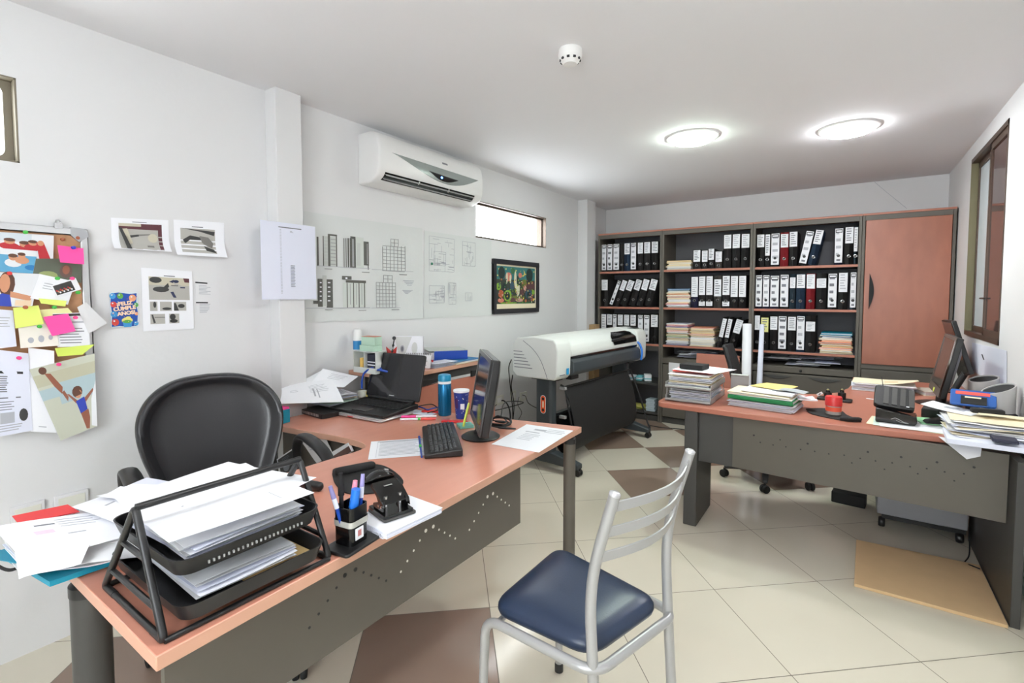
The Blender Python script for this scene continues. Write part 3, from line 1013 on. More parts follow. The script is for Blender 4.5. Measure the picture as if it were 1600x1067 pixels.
# ---------------------------------------------------------------- right desk
def right_desk():
    r = thing('corner_desk', 'l-shaped desk with reddish wooden top and dark grey front panel, at the right', 'desk', (-.1, 3.4, 0))
    poly = rrect(-.985, 3.025, -.90, 3.6, .03)
    top = [(-.97, 3.03), (-.94, 3.012), (-.35, 2.992), (.0, 2.995), (.35, 3.025), (.69, 3.06), (.69, 4.86), (.03, 4.86), (.02, 4.45), (.0, 4.25), (-.06, 4.02), (-.16, 3.88), (-.3, 3.80), (-.5, 3.77), (-.92, 3.75), (-.965, 3.71), (-.985, 3.60), (-.985, 3.06)]
    MB().prism(top, DZ - .030, DZ, M_WOODR).build('desktop', r, bevel=.004)
    lg = MB()
    lg.box((-.815, 3.035, 0), (-.738, 3.41, .7095), M_DGREY)
    lg.build('leg_panel', r, bevel=.005)
    MB().box((-.737, 3.07, .40), (-.545, 3.10, .7095), M_DGREY).build('leg_wing', r)
    a, b = Vector((-.545, 3.055, 0)), Vector((.586, 2.965, 0))
    d = (b - a)
    ang = math.atan2(d.y, d.x)
    xf = Matrix.Translation(a) @ Matrix.Rotation(ang, 4, 'Z')
    L = d.length
    mp = MB(xf)
    mp.box((0, 0, .405), (L, .016, .7092), M_GREY)
    hb = mp
    for (u, v) in ((1178, 680), (1188, 691), (1208, 695), (1228, 698), (1219, 687), (1251, 702), (1262, 693), (1273, 705), (1295, 709), (1319, 711), (1331, 723), (1344, 716), (1356, 706), (1368, 720), (1382, 733), (1394, 723), (1408, 714), (1422, 729), (1434, 740), (1448, 732), (1464, 722), (1476, 737), (1491, 751), (1506, 740), (1522, 730)):
        q = None
        p0, rr = CAM, ray(u, v)
        n = Vector((-d.y, d.x, 0)).normalized()
        t = (a - p0).dot(n) / rr.dot(n)
        q = p0 + rr * t
        loc = xf.inverted() @ q
        big = (u, v) in ((1178, 680), (1262, 693), (1356, 706), (1408, 714), (1464, 722), (1522, 730))
        hb.lathe([(.0003, -.0012), (.0055 if big else .004, -.0012), (.0055 if big else .004, .001)], (loc.x, 0, loc.z), M_BLACK, 8, 'y')
    mp.build('modesty_panel', r)
    MB().box((.590, 2.853, 0), (.622, 3.75, .7092), M_DGREY).build('end_panel', r, bevel=.002)
    MB().box((.05, 4.78, 0), (.6, 4.80, .7092), M_DGREY).build('return_panel', r)
    return r


right_desk()


# ---------------------------------------------------------------- plotter
def plotter():
    A = Vector((-1.87, 3.30, 0))
    th = -4.0
    xf = Matrix.Translation(A) @ Matrix.Rotation(R(th), 4, 'Z')      # local y = along the machine, local x = out to the room (front), origin under near front corner
    r = thing('plotter', 'large pale grey roll plotter on a black wheeled stand beside the left wall', 'plotter', A)
    L, D = 1.67, .42
    z0, z1 = .742, 1.075
    # body profile in (x, z), back to front
    prof = [(-D, z0 + .03), (-D, z1 - .05), (-D + .03, z1 - .01), (-D * .55, z1), (-.06, z1 - .015), (-.012, z1 - .035), (0, z1 - .06), (0, z0 + .02), (-.03, z0), (-D + .03, z0)]

    def capend(ya, yb, mb):
        # end cap with a front portion reaching out over the roll cover
        pr = [(-D, z0 + .04), (-D, z1 - .06), (-D + .04, z1 - .015), (-D * .5, z1 + .004), (-.02, z1 - .012), (.012, z1 - .045), (.022, z1 - .11), (.016, z0 + .03), (-.01, z0), (-D + .04, z0)]
        n = len(pr)
        mb.loft([[(p[0], ya, p[1]) for p in pr], [(p[0], yb, p[1]) for p in pr]], M_PLOT)
    b = MB(xf)
    capend(0, .20, b)
    capend(L - .20, L, b)
    mid = [(-D, z0 + .06), (-D, z1 - .05), (-D + .04, z1 - .012), (-D * .5, z1 + .002), (-.16, z1 - .012), (-.05, z1 - .06), (-.015, z1 - .10), (-.03, z1 - .17), (-.10, z1 - .18), (-.12, z0 + .05)]
    b.loft([[(p[0], .20, p[1]) for p in mid], [(p[0], L - .20, p[1]) for p in mid]], M_PLOT, False, False)
    b.build('housing', r, bevel=.012, seg=3, smooth=50)
    # end-face grooves and curved panel seam
    g = MB(xf)
    for k in range(6):
        zz = z0 + .075 + .026 * k
        g.box((-D + .012 + .005 * (5 - k) * .3, -.0022, zz), (-D + .10 + .020 * (5 - k), .0005, zz + .006), M_INK)
    seam = smooth_path([(-D * .74, -.001, z1 - .035), (-D * .5, -.001, z1 - .10), (-D * .33, -.001, z1 - .18), (-D * .22, -.001, z0 + .06), (-D * .17, -.001, z0 + .008)], 6)
    g.tube(seam, .0022, M_INK, 6)
    g.build('side_vents', r)
    c = MB(xf)
    cov = [(-.13, z1 - .02), (-.05, z1 - .035), (0, z1 - .075), (.018, z1 - .13), (.012, z1 - .165), (-.02, z1 - .17), (-.11, z1 - .15)]
    c.loft([[(p[0], .205, p[1]) for p in cov], [(p[0], L - .205, p[1]) for p in cov]], M_PLOT)
    co = c.build('front_cover', r, bevel=.008, smooth=50)
    # dark window in the cover (far right part)
    w = MB(xf)
    ya, yb = L - .74, L - .23
    pts = []
    nw = 12
    rings = []
    for t in range(6):
        f = t / 5
        seg = [(-.095, z1 - .0235), (-.05, z1 - .0330), (-.025, z1 - .0520), (.0015, z1 - .0735), (.012, z1 - .10), (.0195, z1 - .128)]
        x, z = seg[t]
        ins = [.16, .08, .03, .0, .01, .02][t]
        ring = []
        rings.append([(x + .0025, ya + ins, z + .0025), (x + .0025, yb - ins * .3, z + .0025)])
    w.loft([[q for q in rg] for rg in rings], M_GLOSSB, False, False, closed=False)
    w.build('smoked_window', co)
    d = MB(xf)
    d.obox((.004, .80 - .2 + .35, z1 - .089), (.012, .05, .006), (0, R(50), 0), M_INKD)
    d.build('logo_plate', co)
    k = MB(xf)
    k.box((-.12, L - .16, z1 - .006), (-.04, L - .05, z1 + .0), M_PLOTD)
    k.build('control_panel', r)
    # roll cover / platen guide: dark blue-grey
    p = MB(xf)
    pl = [(-.10, z0 + .155), (.022, z0 + .148), (.045, z0 + .125), (.052, z0 + .05), (.03, z0 + .02), (-.10, z0 + .02)]
    p.loft([[(q[0], .20, q[1]) for q in pl], [(q[0], L - .20, q[1]) for q in pl]], M_PLOTD)
    p.build('roll_cover', r, bevel=.006, smooth=50)
    s = MB(xf)
    s.box((-.10, .20, z0 + .155), (.01, L - .20, z0 + .17), M_GLOSSB)
    s.build('paper_slot', r)
    h = MB(xf)
    h.tube(smooth_path([(.055, L - .205, z0 + .02), (.062, L - .20, z0 + .10), (.04, L - .198, z0 + .17), (.012, L - .205, z0 + .20)], 5), .011, M_BLUEP, 10)
    h.build('blue_lever', r)
    st = MB(xf)
    st.box((.0225, .13, z0 + .035), (.0232, .165, z0 + .085), mat('cyan_sticker', (40, 150, 205), .5))
    st.box((.0222, .03, z0 + .035), (.0228, .11, z0 + .043), M_INK)
    st.build('front_sticker', r)
    bk = MB(xf)
    bk.box((-.02, .19, z0 - .012), (.03, .30, z0 + .018), M_BLACK)
    bk.build('bracket', r)
    # stand
    for i, y in enumerate((.10, 1.43)):
        lg = MB(xf)
        lg.prism(rrect(-.23, y - .045, -.07, y + .045, .03), .115, z0 - .012, M_DGREY if False else M_PLOTD)
        lo = lg.build('stand_leg', r, smooth=45)
        MB(xf).box((-.26, y - .055, z0 - .013), (-.03, y + .06, z0 + .001), M_BLACK).build('mount_plate', lo, bevel=.003)
        ft = MB(xf)
        ft.loft([[(-.42, y - .03, .07), (-.42, y + .03, .07), (-.42, y + .03, .10), (-.42, y - .03, .10)],
                 [(-.2, y - .045, .06), (-.2, y + .045, .06), (-.2, y + .045, .15), (-.2, y - .045, .15)],
                 [(-.06, y - .045, .06), (-.06, y + .045, .06), (-.06, y + .045, .15), (-.06, y - .045, .15)],
                 [(.17, y - .035, .055), (.17, y + .035, .055), (.17, y + .035, .095), (.17, y - .035, .095)]], M_PLOTD)
        fo = ft.build('stand_foot', r, bevel=.008)
        for x in (.13, -.39):
            cs = MB(xf)
            for dy in (-.017, .017):
                cs.lathe([(.001, dy - .009), (.024, dy - .009), (.028, dy - .004), (.028, dy + .004), (.024, dy + .009), (.001, dy + .009)], (x + .025, y, .028), M_BLACK, 18, 'y')
            cs.box((x + .005, y - .007, .03), (x + .045, y + .007, .068), M_BLACK)
            cs.build('caster', fo)
        if i == 0:
            sk = MB(xf)
            sk.prism([(-.15 + q[0], q[1]) for q in rrect(-.022, .46, .022, .60, .0215, 8)], y - .0462, y - .0452, mat('orange_sticker', (240, 92, 40), .5), 'y')
            sk.prism([(-.15 + q[0], q[1]) for q in rrect(-.026, .456, .026, .604, .0255, 8)], y - .0456, y - .045, M_PAPER, 'y')
            for zz in (.485, .575):
                sk.lathe([(.0003, y - .0467), (.012, y - .0467), (.012, y - .0462)], (-.15, 0, zz), M_BLACK, 14, 'y')
            sk.box((-.157, y - .0467, .505), (-.143, y - .0462, .555), M_CREAM)
            sk.build('warning_sticker', lo)
    MB(xf).box((-.19, .10, .35), (-.15, 1.43, .42), M_PLOTD).build('cross_beam', r)
    # paper bin: cloth slung between two rods
    cl = MB(xf)
    n = 10
    up = [(-.12 + .16 * math.sin(math.pi * .5 * k / n), .66 - .52 * (k / n)) for k in range(n + 1)]
    path = [(-.04, .655), (.0, .56), (.03, .45), (.05, .32), (.045, .20), (.0, .13), (-.08, .12), (-.13, .2), (-.14, .4)]
    path = [(q.x, q.y) for q in smooth_path([(a, b2, 0) for a, b2 in path], 4)]
    inner = [(x - .004, z) for x, z in path]
    rings = []
    for y in (.20, .45, .75, 1.05, 1.37):
        rings.append([(x + .012 * math.sin(6 * y + 3 * z), y, z) for x, z in path] + [(x - .006 + .012 * math.sin(6 * y + 3 * z), y, z) for x, z in reversed(path)])
    cl.loft(rings, M_MATTEB)
    cl.build('bin_cloth', r, smooth=60)
    rd = MB(xf)
    rd.tube(fillet([(-.06, .175, .68), (-.02, .175, .665), (.055, .18, .30), (.03, .18, .12)], .03), .0085, M_BLACK, 8)
    rd.tube([(-.03, .175, .667), (-.03, 1.40, .667)], .0075, M_BLACK, 8)
    rd.tube(fillet([(-.03, 1.40, .667), (.06, 1.44, .40), (.13, 1.46, .15), (.17, 1.44, .10)], .04), .0085, M_BLACK, 8)
    rd.build('bin_rods', r)
    for zz in (.655, .42):
        MB(xf).box((-.07, .165, zz - .012), (-.01, .19, zz + .012), M_ALU).build('clip', r, bevel=.003)
    return r


plotter()

# ---------------------------------------------------------------- things on the left wall
WX = ROOM_X0


def wq(pts, x):       # four photo pixels on the wall plane X = x
    return [PX(u, v, x) for u, v in pts]


def air_conditioner():
    y0, y1 = 2.07, 3.115
    r = thing('air_conditioner', 'white split air conditioner with silver lens panel, high on the left wall', 'air conditioner', (WX, (y0 + y1) / 2, 2.13))
    X = WX
    prof = [(X + .001, 2.435), (X + .12, 2.435), (X + .165, 2.415), (X + .185, 2.385), (X + .198, 2.32), (X + .20, 2.25), (X + .195, 2.20), (X + .184, 2.168)]
    under = [(X + .12, 2.125), (X + .09, 2.115), (X + .001, 2.113)]
    b = MB()
    full = prof + [(X + .165, 2.148)] + under
    rings = []
    for y, k in ((y0, .94), (y0 + .008, .985), (y0 + .02, 1), (y1 - .02, 1), (y1 - .008, .985), (y1, .94)):
        cx, cz = X, 2.28
        rings.append([(cx + (p[0] - cx) * k, y, cz + (p[1] - cz) * k) for p in full])
    b.loft(rings, M_WHITEP)
    b.build('housing', r, smooth=50)
    # air outlet: dark slot with louvres, set in the lower front slope
    s = MB()
    a0, a1 = y0 + .055, y1 - .10
    s.loft([[(X + .1895, y, 2.178), (X + .1865, y, 2.1705), (X + .1665, y, 2.1475), (X + .145, y, 2.135), (X + .135, y, 2.15), (X + .17, y, 2.17)] for y in (a0, a1)], M_GLOSSB)
    so = s.build('air_outlet', r)
    for k, (x, z) in enumerate(((.186, 2.164), (.163, 2.143))):
        MB().obox((X + x, (a0 + a1) / 2, z), (.022, a1 - a0 - .01, .004), (0, R(40), 0), M_ALU).build('louvre', so)
    for y in (a0 + (a1 - a0) / 3, a0 + (a1 - a0) * 2 / 3):
        MB().obox((X + .182, y, 2.166), (.014, .006, .022), (0, R(35), 0), M_WHITEP).build('louvre_clip', so)

    # front-face helper: x for a height z on the housing front
    def fxz(z):
        pts = prof[::-1]
        for (xa, za), (xb, zb) in zip(pts, pts[1:]):
            if za <= z <= zb:
                return xa + (xb - xa) * (z - za) / (zb - za)
        return X + .2
    def lens(ya, yb, ztopL, ztopR, depth, m, off, name, par, lean=.62):
        n = 20
        mb = MB()
        V = []
        for i in range(n + 1):
            t = i / n
            y = ya + (yb - ya) * t
            zt = ztopL + (ztopR - ztopL) * t
            sh = math.sin(math.pi * t ** lean) if lean else math.sin(math.pi * t)
            for j in range(6):
                z = zt - depth * sh * j / 5
                V.append((fxz(z) + off, y, z))
        mb.add(V, [(i * 6 + j, i * 6 + j + 1, (i + 1) * 6 + j + 1, (i + 1) * 6 + j) for i in range(n) for j in range(5)], m)
        return mb.build(name, par)
    M_SIL = mat('silver_lens', (150, 156, 154), .22, metal=.5)
    lo = lens(y0 + .10, y1 - .065, 2.308, 2.300, .100, M_SIL, .0015, 'silver_panel', r, 1.25)
    di = lens(y0 + .43, y0 + .74, 2.262, 2.252, .040, M_GLOSSB, .003, 'display', lo, 1.0)
    q = MB().ell((fxz(2.240) + .003, y0 + .56, 2.240), (.003, .010, .008), mat('blue_led', (60, 120, 255), .3, emit=((90, 150, 255), 6)))
    q.build('indicator_lamp', di)
    MB().box((fxz(2.345) - .002, y0 + .575, 2.340), (fxz(2.345) + .0012, y0 + .63, 2.352), M_INK).build('badge', r)


air_conditioner()


def drawings():
    # first plotted sheet: six elevations
    tl, tr, br, bl = wq([(474, 330), (660, 357), (661, 498), (477, 504)], WX + .004)
    D, G, L, F = mat('elevation_grey', (98, 98, 94), .8), mat('elevation_light', (196, 200, 196), .8), mat('elevation_mid', (158, 160, 160), .8), mat('sage_print', (204, 210, 204), .8)

    def px2uv(px, py):     # photo pixel to sheet uv (for reading the print)
        p = PX(px, py, WX + .004)
        return ((p.y - tl.y) / (tr.y - tl.y), (tl.z - p.z) / (tl.z - bl.z))

    def rect(x0, ya, x1, yb, m):
        xm, ym = (x0 + x1) / 2, (ya + yb) / 2
        a, b = (px2uv(x0, ym)[0], px2uv(xm, ya)[1]), (px2uv(x1, ym)[0], px2uv(xm, yb)[1])
        return (min(a[0], b[0]), min(a[1], b[1]), max(a[0], b[0]), max(a[1], b[1]), m)
    mk = []
    c4 = lambda x, y: (460 + .25 * x, 320 + .25 * y)

    def cr(x0, y0, x1, y1, m):
        a, b = c4(x0, y0), c4(x1, y1)
        mk.append(rect(a[0], a[1], b[0], b[1], m))
    # top row
    cr(140, 200, 152, 382, D); cr(178, 195, 184, 382, D); cr(184, 200, 262, 380, G); cr(210, 185, 224, 385, D); cr(210, 185, 266, 196, D); cr(260, 190, 267, 388, D)
    for y in range(215, 380, 22):
        cr(226, y, 258, y + 5, L); cr(186, y, 208, y + 4, F)
    for x, w in ((307, 5), (320, 5), (332, 9), (346, 4)):
        cr(x, 210, x + w, 392, D)
    cr(350, 200, 382, 394, D); cr(360, 215, 372, 385, L); cr(384, 205, 432, 394, F); cr(432, 232, 464, 378, D); cr(452, 245, 458, 370, L); cr(457, 245, 462, 404, D); cr(390, 240, 412, 380, G)
    # bottom row
    cr(118, 598, 150, 618, D); cr(146, 462, 176, 636, D); cr(200, 465, 240, 640, D); cr(176, 440, 202, 632, G)
    for y in range(482, 620, 28):
        cr(158, y, 170, y + 7, M_PAPER); cr(208, y, 224, y + 7, M_PAPER)
    cr(296, 444, 356, 466, D); cr(318, 452, 330, 462, M_PAPER); cr(320, 470, 446, 486, D); cr(302, 486, 446, 636, F)
    for x in (326, 366, 400, 434):
        cr(x, 486, x + 6, 640, D)
    for x in (346, 384, 418):
        cr(x, 492, x + 4, 620, L)
    # line drawn facades
    for (xa, ya, xb, yb, nx, ny) in ((548, 262, 688, 412, 6, 7), (598, 218, 644, 262, 2, 2), (508, 482, 628, 634, 6, 7), (552, 438, 606, 482, 2, 2)):
        for i in range(nx + 1):
            x = xa + (xb - xa) * i / nx
            cr(x, ya, x + 3.4, yb, L)
        for j in range(ny + 1):
            y = ya + (yb - ya) * j / ny
            cr(xa, y, xb, y + 2.6, L)
    cr(140, 388, 470, 391, M_INKL); cr(480, 408, 740, 410, M_INKL); cr(70, 640, 470, 643, M_INKL); cr(480, 636, 660, 638, M_INKL)
    for x, y in ((185, 398), (418, 418), (652, 432), (188, 650), (398, 652), (604, 645)):
        cr(x, y, x + 48, y + 5, L)
    for k in range(4):
        cr(676 + 8 * k, 470 + 9 * k, 744 - 5 * k, 473 + 9 * k, M_INKL)
        cr(670 + 6 * k, 528 + 6 * k, 735 - 9 * k, 531 + 6 * k, M_INKL)
    sheet('drawing_sheet', 'large plotted sheet of six building elevations taped to the left wall', 'drawing', [tl, tr, br, bl], mk, M_DRAW)
    # second sheet, faint plans
    tl2, tr2, br2, bl2 = wq([(663, 358), (787, 371), (767, 494), (662, 498)], WX + .003)
    tl2.z = 1.885
    tr2 = Vector((WX + .003, 3.476, 1.885))
    br2 = Vector((WX + .003, 3.476, bl2.z))
    mk2 = []
    g = random.Random(5)

    def plan(u0, v0, u1, v1, n):
        mk2.extend([(u0, v0, u1, v0 + .004, M_INKL), (u0, v1, u1, v1 + .004, M_INKL), (u0, v0, u0 + .004, v1, M_INKL), (u1, v0, u1 + .004, v1, M_INKL)])
        for _ in range(n):
            a, b = g.uniform(u0, u1), g.uniform(v0, v1)
            if g.random() < .5:
                mk2.append((a, b, min(u1, a + g.uniform(.03, .12)), b + .005, M_INKL))
            else:
                mk2.append((a, b, a + .004, min(v1, b + g.uniform(.03, .12)), M_INKL))
    plan(.06, .05, .40, .45, 26); plan(.12, .22, .28, .38, 16); plan(.52, .06, .72, .36, 22); plan(.06, .62, .26, .82, 26); plan(.32, .58, .42, .84, 16); plan(.56, .70, .66, .80, 3)
    mk2.append(blob(.09, .37, .014, .016, mat('green_dot', (40, 130, 100), .6)))
    sheet('drawing_sheet', 'large sheet of faint floor plans taped to the left wall, under the small window', 'drawing', [tl2, tr2, br2, bl2], mk2, M_DRAW)


drawings()


def framed_picture():
    y0, y1, z0, z1 = 3.483, 4.245, 1.24, 1.731
    r = thing('framed_picture', 'colourful naive night garden picture in a black frame below the small window', 'picture', (WX, (y0 + y1) / 2, z0))
    t, d = .042, .028
    f = MB()
    for a, b in (((y0, z0), (y1, z0 + t)), ((y0, z1 - t), (y1, z1)), ((y0, z0 + t), (y0 + t, z1 - t)), ((y1 - t, z0 + t), (y1, z1 - t))):
        f.box((WX + .001, *a), (WX + d, *b), mat('picture_frame_black', (40, 40, 46), .4))
    f.build('frame', r, bevel=.003)
    g = random.Random(21)
    mk = [(.03, .05, .97, .88, mat('art_dark', (58, 66, 58), .6)), (.03, .05, .97, .34, mat('art_night', (56, 118, 118), .6))]
    c = {k: mat('art_' + k, v, .6) for k, v in dict(yellow=(226, 206, 96), coral=(206, 122, 104), lime=(128, 170, 62), olive=(112, 120, 58), plum=(96, 62, 66), cream=(206, 204, 176),
                                                     green=(60, 110, 70), deep=(34, 52, 50), rust=(176, 92, 60), pink=(202, 150, 140), blue=(52, 84, 104)).items()}
    for u, v in ((.08, .12), (.24, .11), (.37, .10), (.48, .13), (.60, .14), (.84, .13), (.94, .13), (.05, .26), (.72, .2)):
        mk.append(blob(u, v, .014, .018, c['yellow'], 8))
    mk += [blob(.65, .18, .05, .075, c['yellow'], 16), blob(.635, .165, .045, .07, mat('art_night', (56, 118, 118), .6), 16)]
    for u, v, ru, rv, k in ((.14, .2, .075, .14, 'deep'), (.40, .14, .05, .07, 'green'), (.82, .22, .09, .16, 'deep'), (.30, .28, .075, .10, 'coral'), (.58, .23, .045, .06, 'coral'), (.26, .30, .02, .12, 'cream'), (.34, .33, .02, .1, 'cream'),
                            (.07, .50, .055, .08, 'lime'), (.46, .34, .03, .2, 'cream'), (.52, .52, .05, .2, 'cream'), (.52, .36, .03, .12, 'deep'), (.68, .42, .07, .1, 'olive'), (.85, .48, .11, .12, 'plum'), (.70, .52, .04, .06, 'pink'),
                            (.2, .52, .05, .1, 'deep'), (.38, .48, .05, .1, 'blue'), (.62, .62, .045, .09, 'plum'), (.12, .66, .06, .09, 'rust'), (.28, .70, .10, .13, 'lime'), (.27, .70, .06, .09, 'deep'), (.80, .66, .09, .11, 'blue'),
                            (.80, .68, .05, .08, 'deep'), (.92, .62, .04, .06, 'lime'), (.5, .74, .14, .05, 'olive'), (.12, .80, .07, .05, 'coral'), (.4, .80, .06, .06, 'plum'), (.56, .80, .1, .04, 'pink'), (.72, .82, .03, .04, 'rust'),
                            (.88, .78, .035, .05, 'rust'), (.94, .8, .03, .04, 'yellow'), (.3, .86, .2, .02, 'lime'), (.7, .86, .2, .02, 'green')):
        mk.append(blob(u, v, ru, rv, c[k], 14, g.random()))
    cols = list(c.values())
    for _ in range(150):
        u, v = g.uniform(.05, .95), g.uniform(.32, .86)
        mk.append(blob(u, v, g.uniform(.006, .018), g.uniform(.008, .024), g.choice(cols), 7, g.random()))
    corners = [Vector((WX + .012, y0 + t - .004, z1 - t + .004)), Vector((WX + .012, y1 - t + .004, z1 - t + .004)), Vector((WX + .012, y1 - t + .004, z0 + t - .004)), Vector((WX + .012, y0 + t - .004, z0 + t - .004))]
    sheet('print', None, None, corners, mk, M_CREAM, parent=r)


framed_picture()


def wall_papers():
    K = mat('photo_grey', (176, 174, 168), .6); KD = mat('photo_dark', (58, 58, 58), .6); KM = mat('photo_mid', (120, 118, 114), .6); MA = mat('photo_maroon', (92, 48, 56), .6); KB = mat('photo_beige', (196, 190, 170), .6)
    NV = mat('photo_navy', (44, 52, 84), .6)
    X = WX + .003
    curl = lambda u, v: .035 * max(0, v - .55) ** 2 * 4
    q = wq([(173, 340), (263, 344), (262, 399), (172, 388)], X)
    tl, tr, br, bl = q
    q = [tl, tr, Vector((X, tr.y, bl.z)), Vector((X, tl.y, bl.z))]
    mk = [(.12, .16, .87, .98, K), (.12, .16, .87, .34, MA), (.12, .16, .5, .25, KB), (.80, .3, .87, .96, MA), ([(.16, .34), (.26, .32), (.34, .8), (.27, .84)], KB), ([(.12, .3), (.17, .3), (.3, .98), (.22, .98)], KD),
          ([(.26, .55), (.45, .5), (.46, .56), (.3, .62)], KD), ([(.45, .5), (.66, .47), (.66, .5), (.46, .55)], KM), blob(.70, .60, .09, .14, KB), blob(.70, .66, .06, .06, KM), (.58, .84, .70, .9, KM), (.35, .1, .6, .12, M_INK)]
    sheet('printed_sheet', 'printed sheet with a photo of a tool, left one of the upper pair', 'printout', q, mk, M_PAPER, (4, 8), curl)
    q = wq([(271, 343), (350, 348), (352, 404), (271, 398)], X)
    tl, tr, br, bl = q
    q = [tl, tr, Vector((X, tr.y, bl.z)), Vector((X, tl.y, bl.z))]
    mk = [(.12, .22, .80, .92, K), ([(.12, .22), (.80, .28), (.78, .4), (.5, .3)], KD), ([(.16, .55), (.3, .42), (.5, .46), (.52, .54), (.3, .54), (.2, .66)], KD), ([(.48, .42), (.66, .45), (.76, .62), (.72, .76), (.54, .64)], KM),
          ([(.56, .7), (.76, .8), (.8, .9), (.6, .84)], KD), blob(.62, .58, .09, .1, KB), (.34, .16, .56, .185, M_INK)]
    sheet('printed_sheet', 'printed sheet with a grey photo of a metal part, right of the upper pair', 'printout', q, mk, M_PAPER, (4, 8), curl)
    q = wq([(220, 418), (300, 424), (296, 524), (218, 518)], X)
    tl, tr, br, bl = q
    q = [tl, tr, Vector((X, tr.y, bl.z)), Vector((X, tl.y, bl.z))]
    mk = [(.13, .13, .93, .50, K), (.13, .13, .93, .26, KB), blob(.26, .18, .12, .05, KD), (.78, .13, .93, .2, MA), blob(.36, .33, .16, .045, KD), ([(.4, .3), (.5, .22), (.52, .28), (.46, .34)], KD), ([(.54, .37), (.6, .36), (.66, .46), (.60, .46)], NV), blob(.66, .19, .06, .025, NV),
          ([(.52, .2), (.62, .16), (.6, .22)], NV), (.56, .25, .7, .27, KM), (.74, .28, .84, .3, NV),
          (.14, .53, .28, .68, K), (.33, .53, .56, .68, K), (.60, .53, .85, .68, K), (.14, .73, .42, .89, K), (.5, .73, .70, .89, K),
          blob(.23, .58, .03, .05, KD), blob(.46, .645, .09, .022, KD), blob(.75, .6, .07, .035, KD), ([(.6, .55), (.64, .55), (.7, .68), (.6, .68)], KD), ([(.16, .74), (.19, .74), (.24, .87), (.2, .88)], KD), (.22, .78, .42, .79, KD), blob(.57, .78, .06, .05, KD), blob(.59, .85, .08, .03, KD), (.42, .10, .64, .115, M_INK)]
    sheet('printed_sheet', 'tall printed sheet with six small photos of dark parts', 'printout', q, mk, M_PAPER, (3, 3), waves(.001, 4))
    q = wq([(305, 440), (342, 443), (341, 493), (306, 491)], X)
    tl, tr, br, bl = q
    q = [tl, tr, Vector((X, tr.y, bl.z)), Vector((X, tl.y, bl.z))]
    sheet('note_strip', 'small white list of text lines, right of the sheet with six photos', 'note', q, [(.0, .0, .5, .045, M_INKD), (.0, .62, .5, .66, M_INKD)] + textlines(.14, .1, .72, .40, 7, M_INKL, .4, .5) + textlines(.14, .68, .72, .98, 6, M_INKL, .4, .5), M_PAPERG)
    # birthday card
    q = wq([(171, 457), (215, 457), (215, 512), (173, 512)], X)
    tl, tr, br, bl = q
    q = [tl, tr, Vector((X, tr.y, bl.z)), Vector((X, tl.y, bl.z))]
    CB = mat('card_blue', (28, 78, 168), .4)
    cols = [mat('balloon_' + n, c, .4) for n, c in (('red', (214, 72, 62)), ('green', (96, 170, 72)), ('sky', (60, 150, 210)), ('orange', (232, 160, 120)), ('yellow', (232, 224, 130)), ('pale', (214, 228, 232)))]
    g = random.Random(3)
    mk = [(.0, .0, 1, 1, cols[5]), ([(.04, .03), (.3, .0), (.7, .04), (.96, .02), (.93, .3), (.98, .6), (.94, .97), (.6, .99), (.3, .96), (.03, .98), (.06, .6), (.02, .3)], CB)]
    for u, v, k, rr in ((.10, .10, 2, .10), (.36, .10, 1, .10), (.80, .16, 3, .12), (.12, .34, 0, .10), (.92, .36, 1, .08), (.13, .62, 2, .11), (.16, .85, 0, .12), (.92, .62, 3, .06), (.9, .9, 2, .08)):
        mk.append(blob(u, v, rr * 1.1, rr * .85, cols[k], 12)); mk.append(blob(u - rr * .3, v - rr * .3, rr * .3, rr * .22, cols[5], 8))
    mk += [([(.40, .82), (.78, .80), (.72, 1.0), (.46, 1.0)], cols[2]), blob(.58, .80, .2, .08, cols[4]), blob(.58, .84, .16, .05, cols[1]), blob(.62, .73, .1, .04, cols[4])]
    for _ in range(40):
        mk.append(blob(g.uniform(.04, .96), g.uniform(.04, .96), .014, .01, g.choice(cols), 6))
    t = thing('greeting_card', 'blue birthday card with balloons on the left wall', 'card', ((q[0] + q[2]) / 2), None)
    sheet('card', None, None, q, mk, CB, parent=t)
    W_, H_ = (tr.y - tl.y), (tl.z - bl.z)
    for i, (txt, u, v) in enumerate((('¡FELIZ', .50, .36), ('CUMPLE', .50, .50), ('AÑOS!', .56, .64))):
        cu = bpy.data.curves.new('lettering', 'FONT')
        cu.body = txt
        cu.size = H_ * .145
        cu.align_x = 'CENTER'
        cu.extrude = .0004
        cu.offset = .0011
        to = bpy.data.objects.new('lettering', cu)
        COL.objects.link(to)
        dg = bpy.context.evaluated_depsgraph_get()
        me = bpy.data.meshes.new_from_object(to.evaluated_get(dg))
        bpy.data.objects.remove(to)
        me.materials.clear()
        me.materials.append(mat('card_lettering', (246, 214, 186), .5))
        o = bpy.data.objects.new('lettering', me)
        COL.objects.link(o)
        o.parent = t
        base = Vector((X + .0058, tl.y + W_ * u, tl.z - H_ * v))
        slant = R(7)
        ey = Vector((0, math.cos(slant), math.sin(slant))); ez = Vector((0, -math.sin(slant), math.cos(slant)))
        mw = Matrix(((0, 0, 1, 0), (ey.y, ez.y, 0, 0), (ey.z, ez.z, 0, 0), (0, 0, 0, 1)))
        o.matrix_local = Matrix.Translation(base - Vector(t['_o'])) @ mw
    # long list on the pillar
    q = wq([(408, 343), (494, 352), (495, 467), (409, 468)], -2.50)
    zt, zb = q[0].z, q[3].z
    ya, yb = q[0].y, q[1].y
    c = [Vector((-2.512, ya, zt)), Vector((-2.512, yb, zt)), Vector((-2.512, yb, zb)), Vector((-2.512, ya, zb))]
